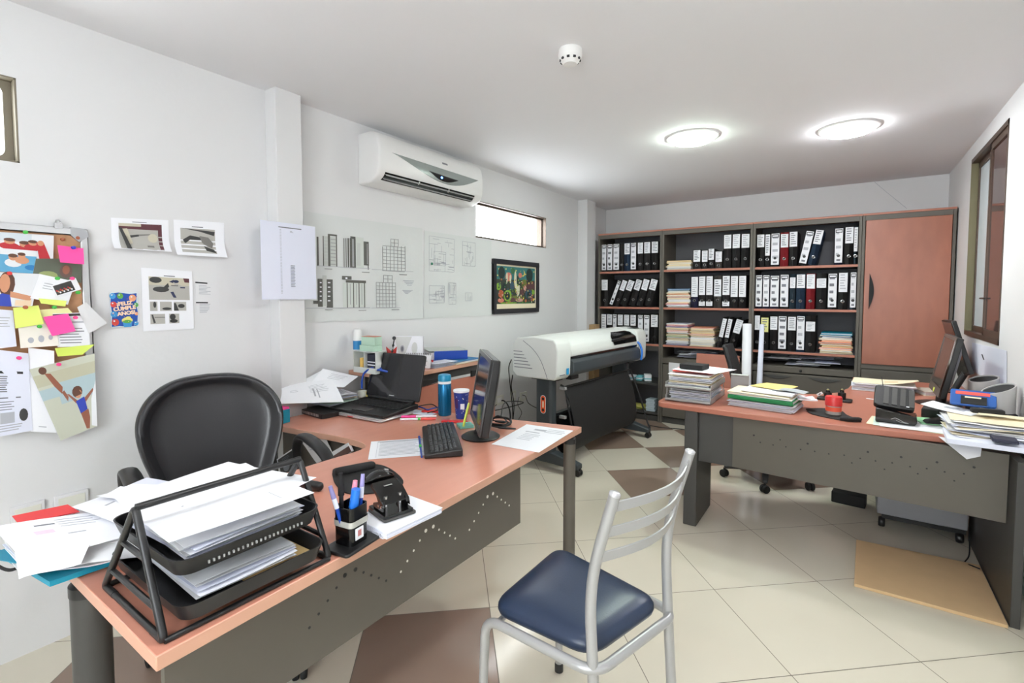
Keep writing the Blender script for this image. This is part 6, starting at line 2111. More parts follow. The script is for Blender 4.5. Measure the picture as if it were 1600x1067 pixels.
    sheet_mb([xf @ Vector((-wv / 2, -.004, hv)), xf @ Vector((wv / 2, -.004, hv)), xf @ Vector((wv / 2, -dv / 2, .001)), xf @ Vector((-wv / 2, -dv / 2, .001))],
             [([(.02, .02), (.62, .02), (.30, .92)], mat('card_pale', (214, 216, 214), .7)), blob(.31, .42, .07, .12, M_INKL), blob(.31, .42, .04, .08, M_INK), blob(.72, .4, .1, .2, mat('card_pale', (214, 216, 214), .7)), ([(.2, .85), (.4, .85), (.38, 1), (.22, 1)], mat('emblem_green', (70, 130, 100), .6))], M_PAPER, thick=.001).build('front_card', tc)
    sheet_mb([xf @ Vector((-wv / 2, .004, hv)), xf @ Vector((wv / 2, .004, hv)), xf @ Vector((wv / 2, dv / 2, .001)), xf @ Vector((-wv / 2, dv / 2, .001))], [], M_PAPER, thick=.001).build('back_card', tc)
    c5_ = Vector((-2.33, 2.30, z))
    xf = rot_at(c5_, 32)
    sc = thing('spiral_calendar', 'small spiral bound desk calendar behind the laptop screen', 'calendar', c5_)
    sheet_mb([xf @ Vector((-.085, 0, .085)), xf @ Vector((.085, 0, .085)), xf @ Vector((.085, -.04, .001)), xf @ Vector((-.085, -.04, .001))], textlines(.1, .3, .9, .9, 4, M_INKL), M_PAPER, thick=.001).build('pages', sc)
    sheet_mb([xf @ Vector((-.085, .003, .085)), xf @ Vector((.085, .003, .085)), xf @ Vector((.085, .04, .001)), xf @ Vector((-.085, .04, .001))], (), M_PAPER, thick=.001).build('back_card', sc)
    q = MB(xf)
    for i in range(14):
        x = -.078 + .012 * i
        q.tube([(x, .001 + .008 * math.cos(t_), .088 + .008 * math.sin(t_)) for t_ in [2 * math.pi * j / 10 for j in range(10)]], .0011, M_BLACK, 5, closed=True)
    q.build('spiral_binding', sc)
    # papers, folders and the blue binder lying at the far end
    base = Vector((-2.40, 2.66, z))
    fl = [(M_CREAM, 'cream folder, lowest of the folders on the counter', .006, 4), (M_PAPER, 'white folder on the cream one on the counter', .006, -3), (M_BLUEF, 'blue folder on top of the counter folders', .005, 2)]
    zz = z + .001
    for m, lb, tk, rot in fl:
        xf = rot_at((base.x + .0, base.y, zz), rot)
        tag(MB(xf).box((-.19, -.15, 0), (.19, .15, tk * .3), m).box((-.186, -.146, tk * .3), (.186, .146, tk * .7), M_PAPERG).box((-.19, -.15, tk * .7), (.19, .148, tk), m).build('folder'), lb, 'folder')
        zz += tk + .001
    xf = rot_at((base.x - .03, base.y + .0, zz), 55)
    bb = thing('ring_binder', 'blue lever arch file lying flat on the counter folders', 'binder', (base.x - .03, base.y, zz))
    q = MB(xf)
    q.box((-.14, -.12, 0), (.14, .12, .003), M_DBLUE); q.box((-.14, -.12, .062), (.14, .12, .065), mat('binder_pale_top', (190, 194, 190), .5)); q.box((.137, -.12, .003), (.14, .12, .062), M_DBLUE)
    q.build('cover', bb)
    MB(xf).box((-.132, -.114, .004), (.135, .114, .052), M_PAPERG).build('pages', bb)
    MB(xf).box((-.1, -.1212, .004), (.139, -.114, .061), M_DBLUE).build('spine', bb)
    for k in range(4):
        sheet('paper_sheet', 'loose white sheets at the counter edge behind the laptop', 'paper', flat_rect((-2.27, 2.42 + .006 * k), .13, .22, 3 - 2 * k, z + .002 + .008 * k), textlines(.1, .2, .9, .8, 6, M_INKL), [M_PAPER, M_PAPERB][k % 2], (3, 4), waves(.001, k), group='loose sheets at the counter edge')
    mk = thing('marker_pen', 'red marker lying on the loose counter sheets', 'marker', Vector((-2.27, 2.37, z + .036)))
    MB().tube([(-2.30, 2.38, z + .044), (-2.25, 2.345, z + .044)], .007, M_REDP, 10).build('cap', mk)
    MB().tube([(-2.30, 2.38, z + .044), (-2.34, 2.405, z + .044)], .006, M_PAPER, 10).build('barrel', mk)


counter_things()

# ---------------------------------------------------------------- chairs
def star_base(r, M, rad=.30, a0=0, seat_z=.42, m=None):
    m = m or M_BLACK
    b = MB(M)
    b.lathe([(.001, .07), (.045, .07), (.05, .10), (.035, .135), (.028, .14), (.028, .26), (.022, .262), (.022, seat_z), (.001, seat_z)], (0, 0, 0), m, 20)
    b.build('gas_column', r)
    for k in range(5):
        a = R(a0 + 72 * k)
        c, s = math.cos(a), math.sin(a)
        l = MB(M)
        rings = []
        for t, w, z0, z1 in ((.03, .026, .075, .115), (.15, .022, .072, .10), (rad, .016, .066, .086)):
            rings.append([(t * c - w * s * q, t * s + w * c * q, zz) for q, zz in ((-1, z0), (1, z0), (1, z1), (-1, z1))])
        l.loft(rings, m)
        lo = l.build('base_leg', r, bevel=.005)
        w = MB(M)
        px, py = rad * c, rad * s
        for d in (-.014, .014):
            ax = Vector((math.cos(a + .7), math.sin(a + .7), 0))
            cen = Vector((px, py, .029)) + ax * d
            u = Vector((-ax.y, ax.x, 0))
            rings = []
            for rr, dd in ((.010, -.010), (.026, -.010), (.029, -.005), (.029, .005), (.026, .010), (.010, .010)):
                rings.append([cen + ax * dd + (u * math.cos(2 * math.pi * i / 16) + Vector((0, 0, 1)) * math.sin(2 * math.pi * i / 16)) * rr for i in range(16)])
            w.loft(rings, M_MATTEB)
        w.tube([(px, py, .03), (px, py, .07)], .008, M_MATTEB, 8)
        w.build('caster', lo)


def executive_chair():
    ang = -10
    c = Vector((-1.93, .935, 0))
    M = Matrix.Translation(c) @ Matrix.Rotation(R(ang), 4, 'Z')      # local x = facing
    r = thing('office_chair', 'black leather executive chair between the left wall and the left desk', 'chair', c)
    # backrest outline in (y, z)
    half = [(0, 1.062), (.10, 1.055), (.175, 1.03), (.232, .985), (.266, .925), (.274, .86), (.262, .78), (.238, .70), (.21, .62), (.185, .55), (.13, .505), (.0, .495)]
    hp = smooth_path([(a, b, 0) for a, b in half], 4)
    out = [(p.x, p.y) for p in hp] + [(-p.x, p.y) for p in reversed(hp[1:-1])]
    cz = .81

    def plane(y, z, d):      # leaning shell: local x from height, curved round the sitter
        lean = -.255 - .13 * (z - .5) / .56
        wrap = .16 * (y / .27) ** 2 * .35
        return (lean + wrap + d, y, z)
    b = MB(M)
    rings = []
    for s, d in ((.02, .012), (.35, .010), (.62, .004), (.78, .002), (.84, .010), (.90, .030), (.95, .036), (.985, .026), (1.0, .004), (.985, -.022), (.93, -.04), (.7, -.05), (.3, -.052), (.02, -.052)):
        rings.append([plane(y * s, cz + (z - cz) * s, d) for y, z in out])
    b.loft(rings, M_LEATHER)
    b.build('backrest', r, smooth=70)
    s = MB(M)
    pl = rrect(-.22, -.25, .27, .25, .09, 6)
    s.loft([[(x * k, y * k, z) for x, y in pl] for k, z in ((.9, .415), (.98, .425), (1.0, .45), (.99, .475), (.94, .492), (.8, .498), (.4, .49), (.05, .485))], M_LEATHER)
    s.build('seat', r, smooth=70)
    MB(M).box((-.14, -.12, .385), (.14, .12, .416), M_BLACK).build('mechanism', r, bevel=.006)
    for sg in (-1, 1):
        a = MB(M)
        y = sg * .315
        path = smooth_path([(-.20, y - sg * .05, .47), (-.235, y, .58), (-.225, y, .70), (-.17, y, .762), (-.06, y, .765), (.07, y, .735), (.15, y, .665), (.17, y, .56), (.12, y - sg * .04, .45)], 5)
        n = len(path)
        rings = []
        for i, p in enumerate(path):
            a_, b_ = path[max(0, i - 1)], path[min(n - 1, i + 1)]
            t = (b_ - a_).normalized()
            nn = Vector((0, 1, 0)); u = t.cross(nn).normalized()
            top = max(0, math.sin(math.pi * (i / (n - 1))))
            w = .014 + .017 * top ** 2
            th = .011 + .004 * top
            rings.append([p + nn * w * math.cos(q) + u * th * math.sin(q) for q in [2 * math.pi * k / 12 for k in range(12)]])
        a.loft(rings, M_BLACK)
        a.build('armrest', r, smooth=60)
    MB(M).loft([[(-.12, -.04, .40), (-.12, .04, .40), (-.10, .04, .42), (-.10, -.04, .42)], [(-.26, -.045, .42), (-.26, .045, .42), (-.24, .045, .44), (-.24, -.045, .44)], [(-.345, -.05, .60), (-.345, .05, .60), (-.325, .05, .60), (-.325, -.05, .60)]], M_BLACK).build('back_bracket', r, bevel=.004)
    star_base(r, M, .31, 20, .39)


executive_chair()


def mesh_chair():
    c = Vector((-.50, 4.15, 0))
    M = Matrix.Translation(c) @ Matrix.Rotation(R(4), 4, 'Z')
    r = thing('office_chair', 'black mesh backed office chair behind the right desk, turned to the right wall', 'chair', c)
    b = MB(M)
    rings = []
    n = 10
    for k in range(n + 1):
        t = k / n
        z = .56 + .455 * t
        x = -.20 - .02 * t - .085 * t ** 1.5
        w = .225 - .03 * t - .06 * max(0, t - .75) ** 2 * 16 * .3
        th = .012
        ring = []
        for q in (-1, -.6, 0, .6, 1):
            ring.append((x + .035 * q * q, w * q, z))
        for q in (1, .6, 0, -.6, -1):
            ring.append((x + .035 * q * q - th * 2, w * q, z))
        rings.append(ring)
    b.loft(rings, mat('black_mesh', (34, 36, 38), .6, bump=.2, bscale=400))
    b.build('backrest', r, bevel=.004, smooth=60)
    s = MB(M)
    pl = rrect(-.22, -.23, .24, .23, .08, 5)
    s.loft([[(x * k, y * k, z) for x, y in pl] for k, z in ((.92, .425), (1, .44), (1, .465), (.92, .48), (.3, .478))], M_MATTEB)
    s.build('seat', r, smooth=60)
    MB(M).tube(smooth_path([(-.05, 0, .41), (-.20, 0, .43), (-.25, 0, .52), (-.27, 0, .66)], 5), .018, M_BLACK, 10).build('back_bracket', r)
    star_base(r, M, .30, 200, .426)


mesh_chair()


def metal_chair():
    n, f = Vector((-.521, 1.120, 0)), Vector((-.430, 1.452, 0))          # back uprights at seat level
    fn, ff = Vector((-.862, 1.125, 0)), Vector((-.862, 1.560, 0))         # front corners
    c = Vector((-.66, 1.31, 0))
    r = thing('visitor_chair', 'silver tube chair with a navy vinyl seat in the foreground', 'chair', c)
    Z = lambda p, z: Vector((p.x, p.y, z))
    back = Vector((.98, -.12, 0))
    rr = .0145
    tn, tf = Vector((-.470, 1.131, .907)), Vector((-.375, 1.460, .945))
    for k, (p, tp, zb) in enumerate(((n, tn, .667), (f, tf, .705))):
        foot = Z(p, .012) + back * .03
        u = MB()
        u.tube(fillet([foot, Z(p, .45), Z(p, zb) - back * .012, tp], .16, 8), rr, M_SILVER, 14)
        up = (tp - Z(p, zb)).normalized()
        u.tube([tp - up * .002, tp + up * .004, tp + up * .008], [rr, rr * 1.05, rr * .7], M_ALU, 14)
        o = u.build('back_upright', r, smooth=60)
        MB().lathe([(.017, 0), (.017, .03), (.015, .034)], (foot.x, foot.y, 0), M_BLACK, 14).build('rubber_foot', o)
    # seat loop and front legs in one bent tube each side, joined round the back
    z = .452
    lp = MB()
    bn, bf = Z(n, z - .008) + back * .018, Z(f, z - .008) + back * .018
    side = (bf - bn).normalized()
    path = [Z(fn, .012) + Vector((-.015, -.02, 0)), Z(fn, z - .004) + Vector((-.004, -.006, 0)), bn - side * .012, bf + side * .012, Z(ff, z - .004) + Vector((-.004, .004, 0)), Z(ff, .012) + Vector((.0, .0, 0))]
    lp.tube(fillet(path, .055, 8), rr * .95, M_SILVER, 14)
    o = lp.build('seat_frame', r, smooth=60)
    for q in (path[0], path[-1]):
        MB().lathe([(.016, 0), (.016, .028), (.0145, .032)], (q.x, q.y, 0), M_BLACK, 14).build('rubber_foot', o)
    MB().tube([Z(fn, z - .014) + Vector((.03, 0, 0)), Z(ff, z - .014) + Vector((.03, 0, 0))], .009, M_SILVER, 10).build('front_rail', r)
    # three bowed slats
    for k, (a, b) in enumerate(((.92, .80), (.64, .52), (.36, .24))):
        s = MB()
        rings = []
        for i in range(13):
            t = i / 12
            def at(q):
                p0 = Z(n, .667).lerp(tn, q)
                p1 = Z(f, .705).lerp(tf, q)
                return p0.lerp(p1, t) + back * (.052 * math.sin(math.pi * t))
            hi, lo = at(a), at(b)
            rings.append([hi + back * .003, hi - back * .003, lo - back * .003, lo + back * .003])
        s.loft(rings, M_SILVER)
        s.build('back_slat', r, bevel=.0015, smooth=50)
    # cushion
    s = MB()
    N, Fb, FN, FF = Z(n, 0) - back * .012 + side * .012, Z(f, 0) - back * .012 - side * .012, Z(fn, 0) + Vector((.0, .012, 0)), Z(ff, 0) + Vector((0, -.010, 0))
    cen = (N + Fb + FN + FF) / 4
    corners = [N, Fb, FF, FN]

    def rounded(cs, rad, k):
        out = []
        m = len(cs)
        for i in range(m):
            a, b_, d = cs[i - 1], cs[i], cs[(i + 1) % m]
            p0 = b_ + (a - b_).normalized() * rad
            p1 = b_ + (d - b_).normalized() * rad
            for j in range(k + 1):
                t = j / k
                out.append(p0 * (1 - t) ** 2 + b_ * 2 * t * (1 - t) + p1 * t * t)
            for j in range(1, 5):
                q0, q1 = p1, cs[(i + 1) % m] + (b_ - cs[(i + 1) % m]).normalized() * rad
                out.append(q0.lerp(q1, j / 5) )
        return out
    ol = rounded(corners, .065, 6)
    rings = [[cen + (p - cen) * k + Vector((0, 0, zz)) for p in ol] for k, zz in ((.93, .452), (.985, .456), (1.0, .466), (.995, .476), (.97, .485), (.90, .494), (.75, .501), (.5, .505), (.2, .506), (.02, .506))]
    s.loft(rings, M_BLUESEAT)
    s.build('seat_cushion', r, smooth=70)


metal_chair()


# ---------------------------------------------------------------- things on the right desk
def right_tray():
    x0, x1, y0, y1 = -.955, -.68, 3.10, 3.50
    r = thing('letter_tray', 'grey metal two tier letter tray full of papers, left end of right desk', 'letter tray', ((x0 + x1) / 2, (y0 + y1) / 2, DZ))
    G = mat('tray_grey', (168, 168, 166), .4, metal=.3)
    for k, z in enumerate((DZ + .002, DZ + .085)):
        t = MB()
        t.box((x0, y0, z), (x1, y1, z + .003), G)
        t.tube([(x0, y0, z + .009), (x1, y0, z + .009)], .009, G, 10)
        t.box((x1 - .003, y0, z), (x1, y1, z + .035), G)
        t.box((x0, y0, z), (x0 + .003, y1, z + .035), G)
        o = t.build('tray', r)
        if k == 0:
            for x in (x0 + .004, x1 - .008):
                for y in (y0 + .012, y1 - .02):
                    MB().box((x, y, z + .003), (x + .004, y + .008, z + .083), G).build('post', r)
    g = random.Random(5)
    for k in range(7):
        sheet('paper_sheet', 'sheet inside the lower tier of the grey letter tray', 'paper', flat_rect(((x0 + x1) / 2 + g.uniform(-.006, .006), y0 + .20 + g.uniform(-.005, .015)), .245, .34, g.uniform(-1.5, 1.5), DZ + .010 + .009 * k), (), [M_PAPER, M_PAPERB, M_PAPERG][k % 3], (6, 6), waves(.0022, k + 40), thick=.003, group='sheets in the lower grey tray')
    z = DZ + .085
    for k in range(8):
        sheet('paper_sheet', 'sheet inside the upper tier of the grey letter tray', 'paper', flat_rect(((x0 + x1) / 2 + g.uniform(-.006, .006), y0 + .20 + g.uniform(-.005, .015)), .25, .35, g.uniform(-2, 2), z + .010 + .0095 * k), (), [M_PAPERB, M_PAPER, M_CREAM, M_PAPERG][k % 4], (6, 6), waves(.002, k + 60), thick=.004, group='sheets in the upper grey tray')
    zt = z + .092
    sheet('paper_sheet', 'red printed sheet on top of the grey letter tray', 'paper', flat_rect(((x0 + x1) / 2 - .01, y0 + .24), .24, .33, 4, zt), (), mat('salmon_red', (236, 92, 84), .4), (4, 4), waves(.002, 3))
    sheet('paper_sheet', 'white top sheet jutting out to the right of the grey letter tray', 'paper', flat_rect(((x0 + x1) / 2 + .045, y0 + .215), .29, .30, -14, zt + .007), [blob(.72, .42, .012, .012, M_INK)], M_PAPER, (6, 6), waves(.002, 8))
    tag(MB(rot_at(((x0 + x1) / 2 - .01, y0 + .19, zt + .013), -8)).box((-.075, -.06, 0), (.075, .06, .030), M_MATTEB).build('black_box', bevel=.003), 'flat black box on top of the papers in the grey letter tray', 'box')
    b = MB()
    b.box((-.655, 3.56, DZ + .0005), (-.545, 3.575, DZ + .125), G)
    b.box((-.655, 3.50, DZ + .0005), (-.545, 3.575, DZ + .004), G)
    b.tube([(-.655, 3.566, DZ + .128), (-.545, 3.566, DZ + .128)], .009, G, 10)
    tag(b.build('book_end'), 'grey metal book end behind the letter tray on the right desk', 'book end')


right_tray()


def green_stack():
    c = (-.41, 3.27)
    z = DZ + .001
    g = random.Random(9)
    for k in range(8):
        sheet('paper_sheet', 'ruffled white sheet under the green folder on the right desk', 'paper', flat_rect((c[0] + g.uniform(-.008, .012), c[1] + g.uniform(-.008, .008)), .345, .25, -7 + g.uniform(-3, 3), z + .005 * k), (), [M_PAPER, M_PAPERG, M_PAPERB][k % 3], (10, 6), waves(.0012, k + 80), thick=.002, group='sheets under the green folder')
    z += .044
    tag(MB(rot_at((c[0], c[1], z), -7)).box((-.175, -.125, 0), (.175, .125, .003), M_GREENF).box((-.175, -.127, .003), (.175, -.122, .020), M_GREENF).box((-.17, -.12, .0032), (.17, .12, .0195), M_PAPER).box((-.175, -.125, .020), (.175, .125, .023), M_GREENF).build('document_folder', bevel=.002), 'thick green document folder in the middle of the stack on the right desk', 'folder')
    z += .025
    for k in range(4):
        sheet('paper_sheet', 'white sheet between the green folder and the spiral pad', 'paper', flat_rect((c[0] - .006 * k, c[1] + .004 * k), .335, .245, -7 + 2 * (k % 2), z + .004 * k), (), [M_PAPER, M_CREAM][k % 2], (6, 6), waves(.001, k + 90), thick=.002, group='sheets on the green folder')
    z += .020
    t = thing('spiral_pad', 'white spiral pad on top of the green folder stack', 'notepad', (c[0] + .03, c[1], z))
    xf = rot_at((c[0] + .03, c[1] + .01, z), -9)
    MB(xf).box((-.14, -.10, .0), (.14, .10, .010), M_PAPER).build('pages', t, bevel=.001)
    q = MB(xf)
    for i in range(26):
        x = -.13 + .0104 * i
        q.tube([(x, .098 + .006 * math.cos(a), .007 + .007 * math.sin(a)) for a in [2 * math.pi * j / 8 for j in range(8)]], .0009, M_DGREY, 5, closed=True)
    q.build('spiral_binding', t)
    sheet('leaflet', 'grey folded leaflet lying across the spiral pad', 'leaflet', flat_rect((c[0] + .13, c[1] + .01), .17, .10, -12, z + .013), [(.1, .2, .9, .6, M_INKL)], mat('leaflet_grey', (176, 180, 184), .6), (6, 4), lambda u, v: .008 * math.sin(math.pi * u))
    sheet('card_folder', 'yellow card folder behind the green stack on the right desk', 'folder', flat_rect((-.375, 3.385), .19, .20, -20, z + .0115), (), mat('yellow_card', (236, 210, 130), .7), (6, 4), waves(.003, 6), thick=.003)
    sheet('leaflet', 'white leaflet with red stripes at the right end of the green stack', 'leaflet', flat_rect((c[0] + .205, c[1] + .05), .10, .13, 15, DZ + .060), [([(.0, .5), (.8, .0), (1, .0), (.1, .7)], M_REDP), ([(.2, 1), (1, .5), (1, .7), (.4, 1)], M_REDP)], M_PAPER, (3, 3), waves(.002, 2), thick=.006)


green_stack()


def middle_bits():
    pad = [(-.20, 3.31), (-.16, 3.18), (-.02, 3.11), (.045, 3.125), (.06, 3.16), (.0, 3.26), (-.03, 3.36), (-.12, 3.38)]
    t = thing('mouse_pad', 'black mouse pad with raised edge under the red capped jar', 'mouse pad', (-.07, 3.24, DZ))
    sp = smooth_path([(a, b, 0) for a, b in pad + [pad[0]]], 4)[:-1]
    MB().prism([(q.x, q.y) for q in sp], DZ + .0006, DZ + .005, M_MATTEB).build('pad', t)
    MB().tube([(-.03, 3.112, DZ + .012), (.0, 3.108, DZ + .014), (.05, 3.132, DZ + .014), (.058, 3.15, DZ + .012)], [.008, .011, .011, .008], M_MATTEB, 12).build('wrist_rest', t, smooth=60)
    c = Vector((-.064, 3.245, DZ + .0055))
    j = thing('jar', 'clear jar with a red lid and orange band on the black mouse pad', 'jar', c)
    MB().lathe([(.001, 0), (.037, 0), (.038, .004), (.038, .05), (.034, .052)], c, mat('clear_jar', (196, 184, 178), .12, alpha=.75), 28).build('body', j)
    MB().lathe([(.0385, .018), (.0385, .042)], c, mat('orange_band', (240, 96, 66), .45), 28).build('band', j)
    MB().lathe([(.041, .048), (.041, .092), (.038, .098), (.012, .099), (.006, .094), (.001, .094)], c, M_REDP, 28).build('lid', j)
    # black stapler set behind, small tag
    c = P(1306, 626, DZ)
    s = thing('desk_stand', 'low black stand with two small knobs behind the red lidded jar', 'stand', c)
    MB(rot_at(c, -5)).prism(rrect(-.10, -.04, .085, .05, .015), .0005, .014, M_BLACK).build('base', s, bevel=.003)
    for x, h in ((-.045, .045), (.03, .055)):
        q = MB(rot_at(c, -5))
        q.lathe([(.001, .014), (.022, .014), (.022, .014 + h * .7), (.012, .014 + h * .75), (.012, .014 + h), (.001, .014 + h)], (x, .01, 0), M_BLACK, 14)
        ko = q.build('holder', s)
        MB(rot_at(c, -5)).ell((x, .01, .018 + h), (.008, .008, .006), mat('brass_tip', (170, 160, 120), .3, metal=.6), 10, 6).build('knob', ko)
    a = P(1288, 614, DZ + .03)
    tag(MB(Matrix.Translation(c + Vector((-.085, .0, .03))) @ Matrix.Rotation(R(-35), 4, 'Y')).box((-.017, -.004, -.004), (.017, .004, .012), M_PAPER).box((-.006, -.0046, .001), (.006, -.0038, .007), M_BLACK).build('key_tag'), 'small white tag leaning on the black stand', 'tag')


middle_bits()


def phone():
    c = Vector((.21, 3.22, DZ + .006))
    for k in range(3):
        sheet('paper_sheet', ['cream sheet under the black telephone', 'pale green sheet under the black telephone', 'white sheet under the black telephone, topmost'][k], 'paper', flat_rect((.26 + .02 * k, 3.20 - .004 * k), .33, .22, [-8, -3, 2][k], DZ + .001 + .0014 * k), (), [M_CREAM, mat('mint_paper', (206, 226, 214), .8), M_PAPER][k])
    r = thing('telephone', 'black desk telephone with tilted ridged top on a wedge base', 'telephone', c)
    M = rot_at(c, -4)
    b = MB(M)
    b.prism([(-.085, 0), (.075, 0), (.085, .015), (.082, .045), (-.085, .072)], -.055, .065, M_GLOSSB, 'y')
    b.build('base', r, bevel=.004)
    s = MB(M)
    s.tube(smooth_path([(-.02, -.0565, .022), (.0, -.058, .03), (.03, -.058, .015), (.05, -.0575, .010), (.02, -.058, .012), (.0, -.0575, .020)], 4), .0016, M_SILVER, 6)
    s.build('wire_clip', r)
    T_ = M @ Matrix.Translation((-.012, .05, .112)) @ Matrix.Rotation(R(32), 4, 'X') @ Matrix.Rotation(R(6), 4, 'Y')
    t = MB(T_)
    t.prism(rrect(-.085, -.08, .085, .08, .02), -.014, .014, M_BLACK)
    to = t.build('handset_body', r, bevel=.005)
    q = MB(T_)
    for x in (-.045, -.01, .025, .06):
        q.box((x, -.066, .0142), (x + .022, .066, .017), M_DGREY)
    q.box((.05, -.07, .0172), (.062, -.064, .0178), M_PAPER)
    q.build('ridges', to)
    MB(M).tube([(-.02, .05, .04), (-.015, .055, .105)], [.03, .022], M_MATTEB, 12).build('stand_neck', r)
    MB(T_).tube([(-.05, .07, .01), (-.062, .11, .045)], .0018, M_INKD, 6).build('antenna', r)


phone()


def right_end():
    # cream folder with curled cover on a stack, by the wooden cabinet
    base = Vector((.20, 4.30, DZ))
    g = random.Random(3)
    for k in range(7):
        sheet('paper_sheet', 'white sheet in the stack under the curled cream folder', 'paper', flat_rect((base.x + g.uniform(-.012, .012), base.y + .01 * (k % 2)), .34, .24, g.uniform(-2, 2) - 2, DZ + .0015 + .0075 * k), (), [M_PAPER, M_PAPERB, M_PAPERG][k % 3], (8, 4), waves(.0014, k + 30), thick=.004, group='sheets under the curled cream folder')
    z = DZ + .0525
    sheet('card_folder', 'cream card folder with one corner curling up, on the stack by the cabinet door', 'folder', flat_rect((base.x + .01, base.y + .02), .365, .25, -3, z), [(.5, .4, .7, .7, mat('tan_stain', (226, 204, 160), .8))], M_CREAM, (12, 8), lambda u, v: .001 + .085 * max(0, u - .35) ** 2 * 1.2 * (.35 + .65 * v), thick=.002)
    t = thing('book', 'cream edged book lying beside the right monitor', 'book', (.47, 4.36, DZ))
    xf = rot_at((.44, 4.30, DZ + .0005), 20)
    MB(xf).box((-.055, -.09, 0), (.055, .09, .004), M_CREAM).box((-.055, -.09, .024), (.055, .09, .028), mat('book_cover', (196, 186, 172), .6)).box((.051, -.09, .004), (.055, .09, .024), M_CREAM).build('cover', t)
    MB(xf).box((-.052, -.086, .0042), (.051, .086, .0238), M_PAPERG).build('pages', t)
    c = P(1446, 614, DZ + .001)
    sheet('paper_sheet', 'small white folded note in front of the book', 'note', flat_rect(c.xy, .10, .05, -6, DZ + .001), (), M_PAPER, (4, 2), waves(.003, 4))
    c = P(1366, 624, DZ + .001)
    sheet('paper_strip', 'narrow white paper strip left of the telephone', 'note', flat_rect(c.xy, .085, .022, -12, DZ + .001), (), M_PAPER)
    # right monitor, near
    M_BEZ = mat('bezel_brown_reflection', (92, 82, 76), .3)  # brown reflection at grazing angle put into the bezel and screen colours
    r = thing('monitor', 'dark flat monitor facing left at the right wall end of the desk', 'monitor', (.455, 3.92, DZ))
    A = Matrix.Translation((.432, 3.90, DZ + .075)) @ Matrix.Rotation(R(11), 4, 'Y')
    b = MB(A)
    b.box((.0, -.205, 0), (.030, .205, .355), M_BLACK)
    b.loft([[(.030, -.17, .03), (.030, .17, .03), (.030, .17, .32), (.030, -.17, .32)], [(.055, -.10, .08), (.055, .10, .08), (.055, .10, .26), (.055, -.10, .26)]], M_BLACK)
    b.build('housing', r, bevel=.004)
    f = MB(A)
    for a, q in (((-.205, 0), (.205, .05)), ((-.205, .337), (.205, .355)), ((-.205, .05), (-.187, .337)), ((.187, .05), (.205, .337))):
        f.box((-.006, a[0], a[1]), (.001, q[0], q[1]), M_BEZ)
    f.build('bezel', r, bevel=.0015)
    MB(A).box((-.003, -.187, .05), (.0, .187, .337), mat('screen_brown_reflection', (70, 62, 58), .1)).build('screen', r)
    MB().tube([(.465, 3.92, DZ + .01), (.472, 3.92, DZ + .10)], .026, M_BLACK, 14).build('stand_neck', r)
    MB().lathe([(.001, .0006), (.11, .0006), (.112, .006), (.08, .015), (.001, .018)], (.455, 3.92, DZ), M_BLACK, 32).build('stand_base', r)
    MB(A).box((-.0075, -.02, .006), (-.006, .02, .03), mat('lime_note', (214, 232, 104), .75)).build('sticker', r)
    # second monitor, turned, behind
    r = thing('monitor', 'second black monitor leaning the other way behind the near one', 'monitor', (.6, 4.42, DZ))
    TL, TR, BR, BL = PY(1471, 500, 4.78), PY(1486, 502, 4.45), PY(1514, 585, 4.34), PY(1497, 590, 4.66)
    nn = (TR - TL).cross(BL - TL).normalized() * .028
    if nn.x < 0:
        nn = -nn
    MB().loft([[TL, TR, BR, BL], [p + nn for p in (TL, TR, BR, BL)]], M_BLACK).build('housing', r, bevel=.004)
    ins = [p.lerp((TL + TR + BR + BL) / 4, .06) - nn * .04 for p in (TL, TR, BR, BL)]
    MB().loft([ins, [p + nn * .06 for p in ins]], M_GLOSSB).build('screen', r)
    md = (BR + BL) / 2 + nn * .5
    MB().tube([Vector((.60, 4.50, DZ + .008)), md + Vector((0, 0, .03))], .02, M_BLACK, 12).build('stand_neck', r)
    MB().lathe([(.001, .0006), (.085, .0006), (.086, .008), (.001, .014)], (.60, 4.50, DZ), M_BLACK, 28).build('stand_base', r)
    # speakers: slanted cylinders standing on black boxes
    for k, (x, y, lb) in enumerate(((.618, 3.38, 'pale grey slanted speaker nearest on the right desk'), (.622, 3.74, 'pale grey slanted speaker farther back by the monitors'))):
        zb = DZ + (.085 if k == 0 else .085)
        tag(MB().box((x - .062, y - .062, DZ + .0006), (x + .062, y + .062, zb), M_MATTEB).build('black_box', bevel=.003), ['black box under the nearest grey speaker', 'black box under the farther grey speaker'][k], 'box')
        s = thing('speaker', lb, 'speaker', (x, y, zb + .0006))
        rr = .064
        n = 32
        cb = [(x + rr * math.cos(2 * math.pi * i / n), y + rr * math.sin(2 * math.pi * i / n), zb + .0006) for i in range(n)]
        hgt = lambda px, py, o=0: zb + (.115 + o) + .42 * (px - x) * (1 if k == 0 else .6) + .15 * (py - y)
        ct = [(p[0], p[1], hgt(p[0], p[1])) for p in cb]
        ci = [(x + (p[0] - x) * .9, y + (p[1] - y) * .9, hgt(x + (p[0] - x) * .9, y + (p[1] - y) * .9, .0)) for p in cb]
        cj = [(p[0], p[1], p[2] - .008) for p in ci]
        MB().loft([cb, ct, ci, cj], M_SPEAK).build('body', s, smooth=50)
        ck = [(x + (p[0] - x) * .88, y + (p[1] - y) * .88, hgt(x + (p[0] - x) * .88, y + (p[1] - y) * .88, -.007)) for p in cb]
        MB().add(ck + [(p[0], p[1], p[2] + .002) for p in ck], [tuple(range(n)), tuple(range(n, 2 * n))] + [(i, (i + 1) % n, n + (i + 1) % n, n + i) for i in range(n)], M_MATTEB).build('grille', s)
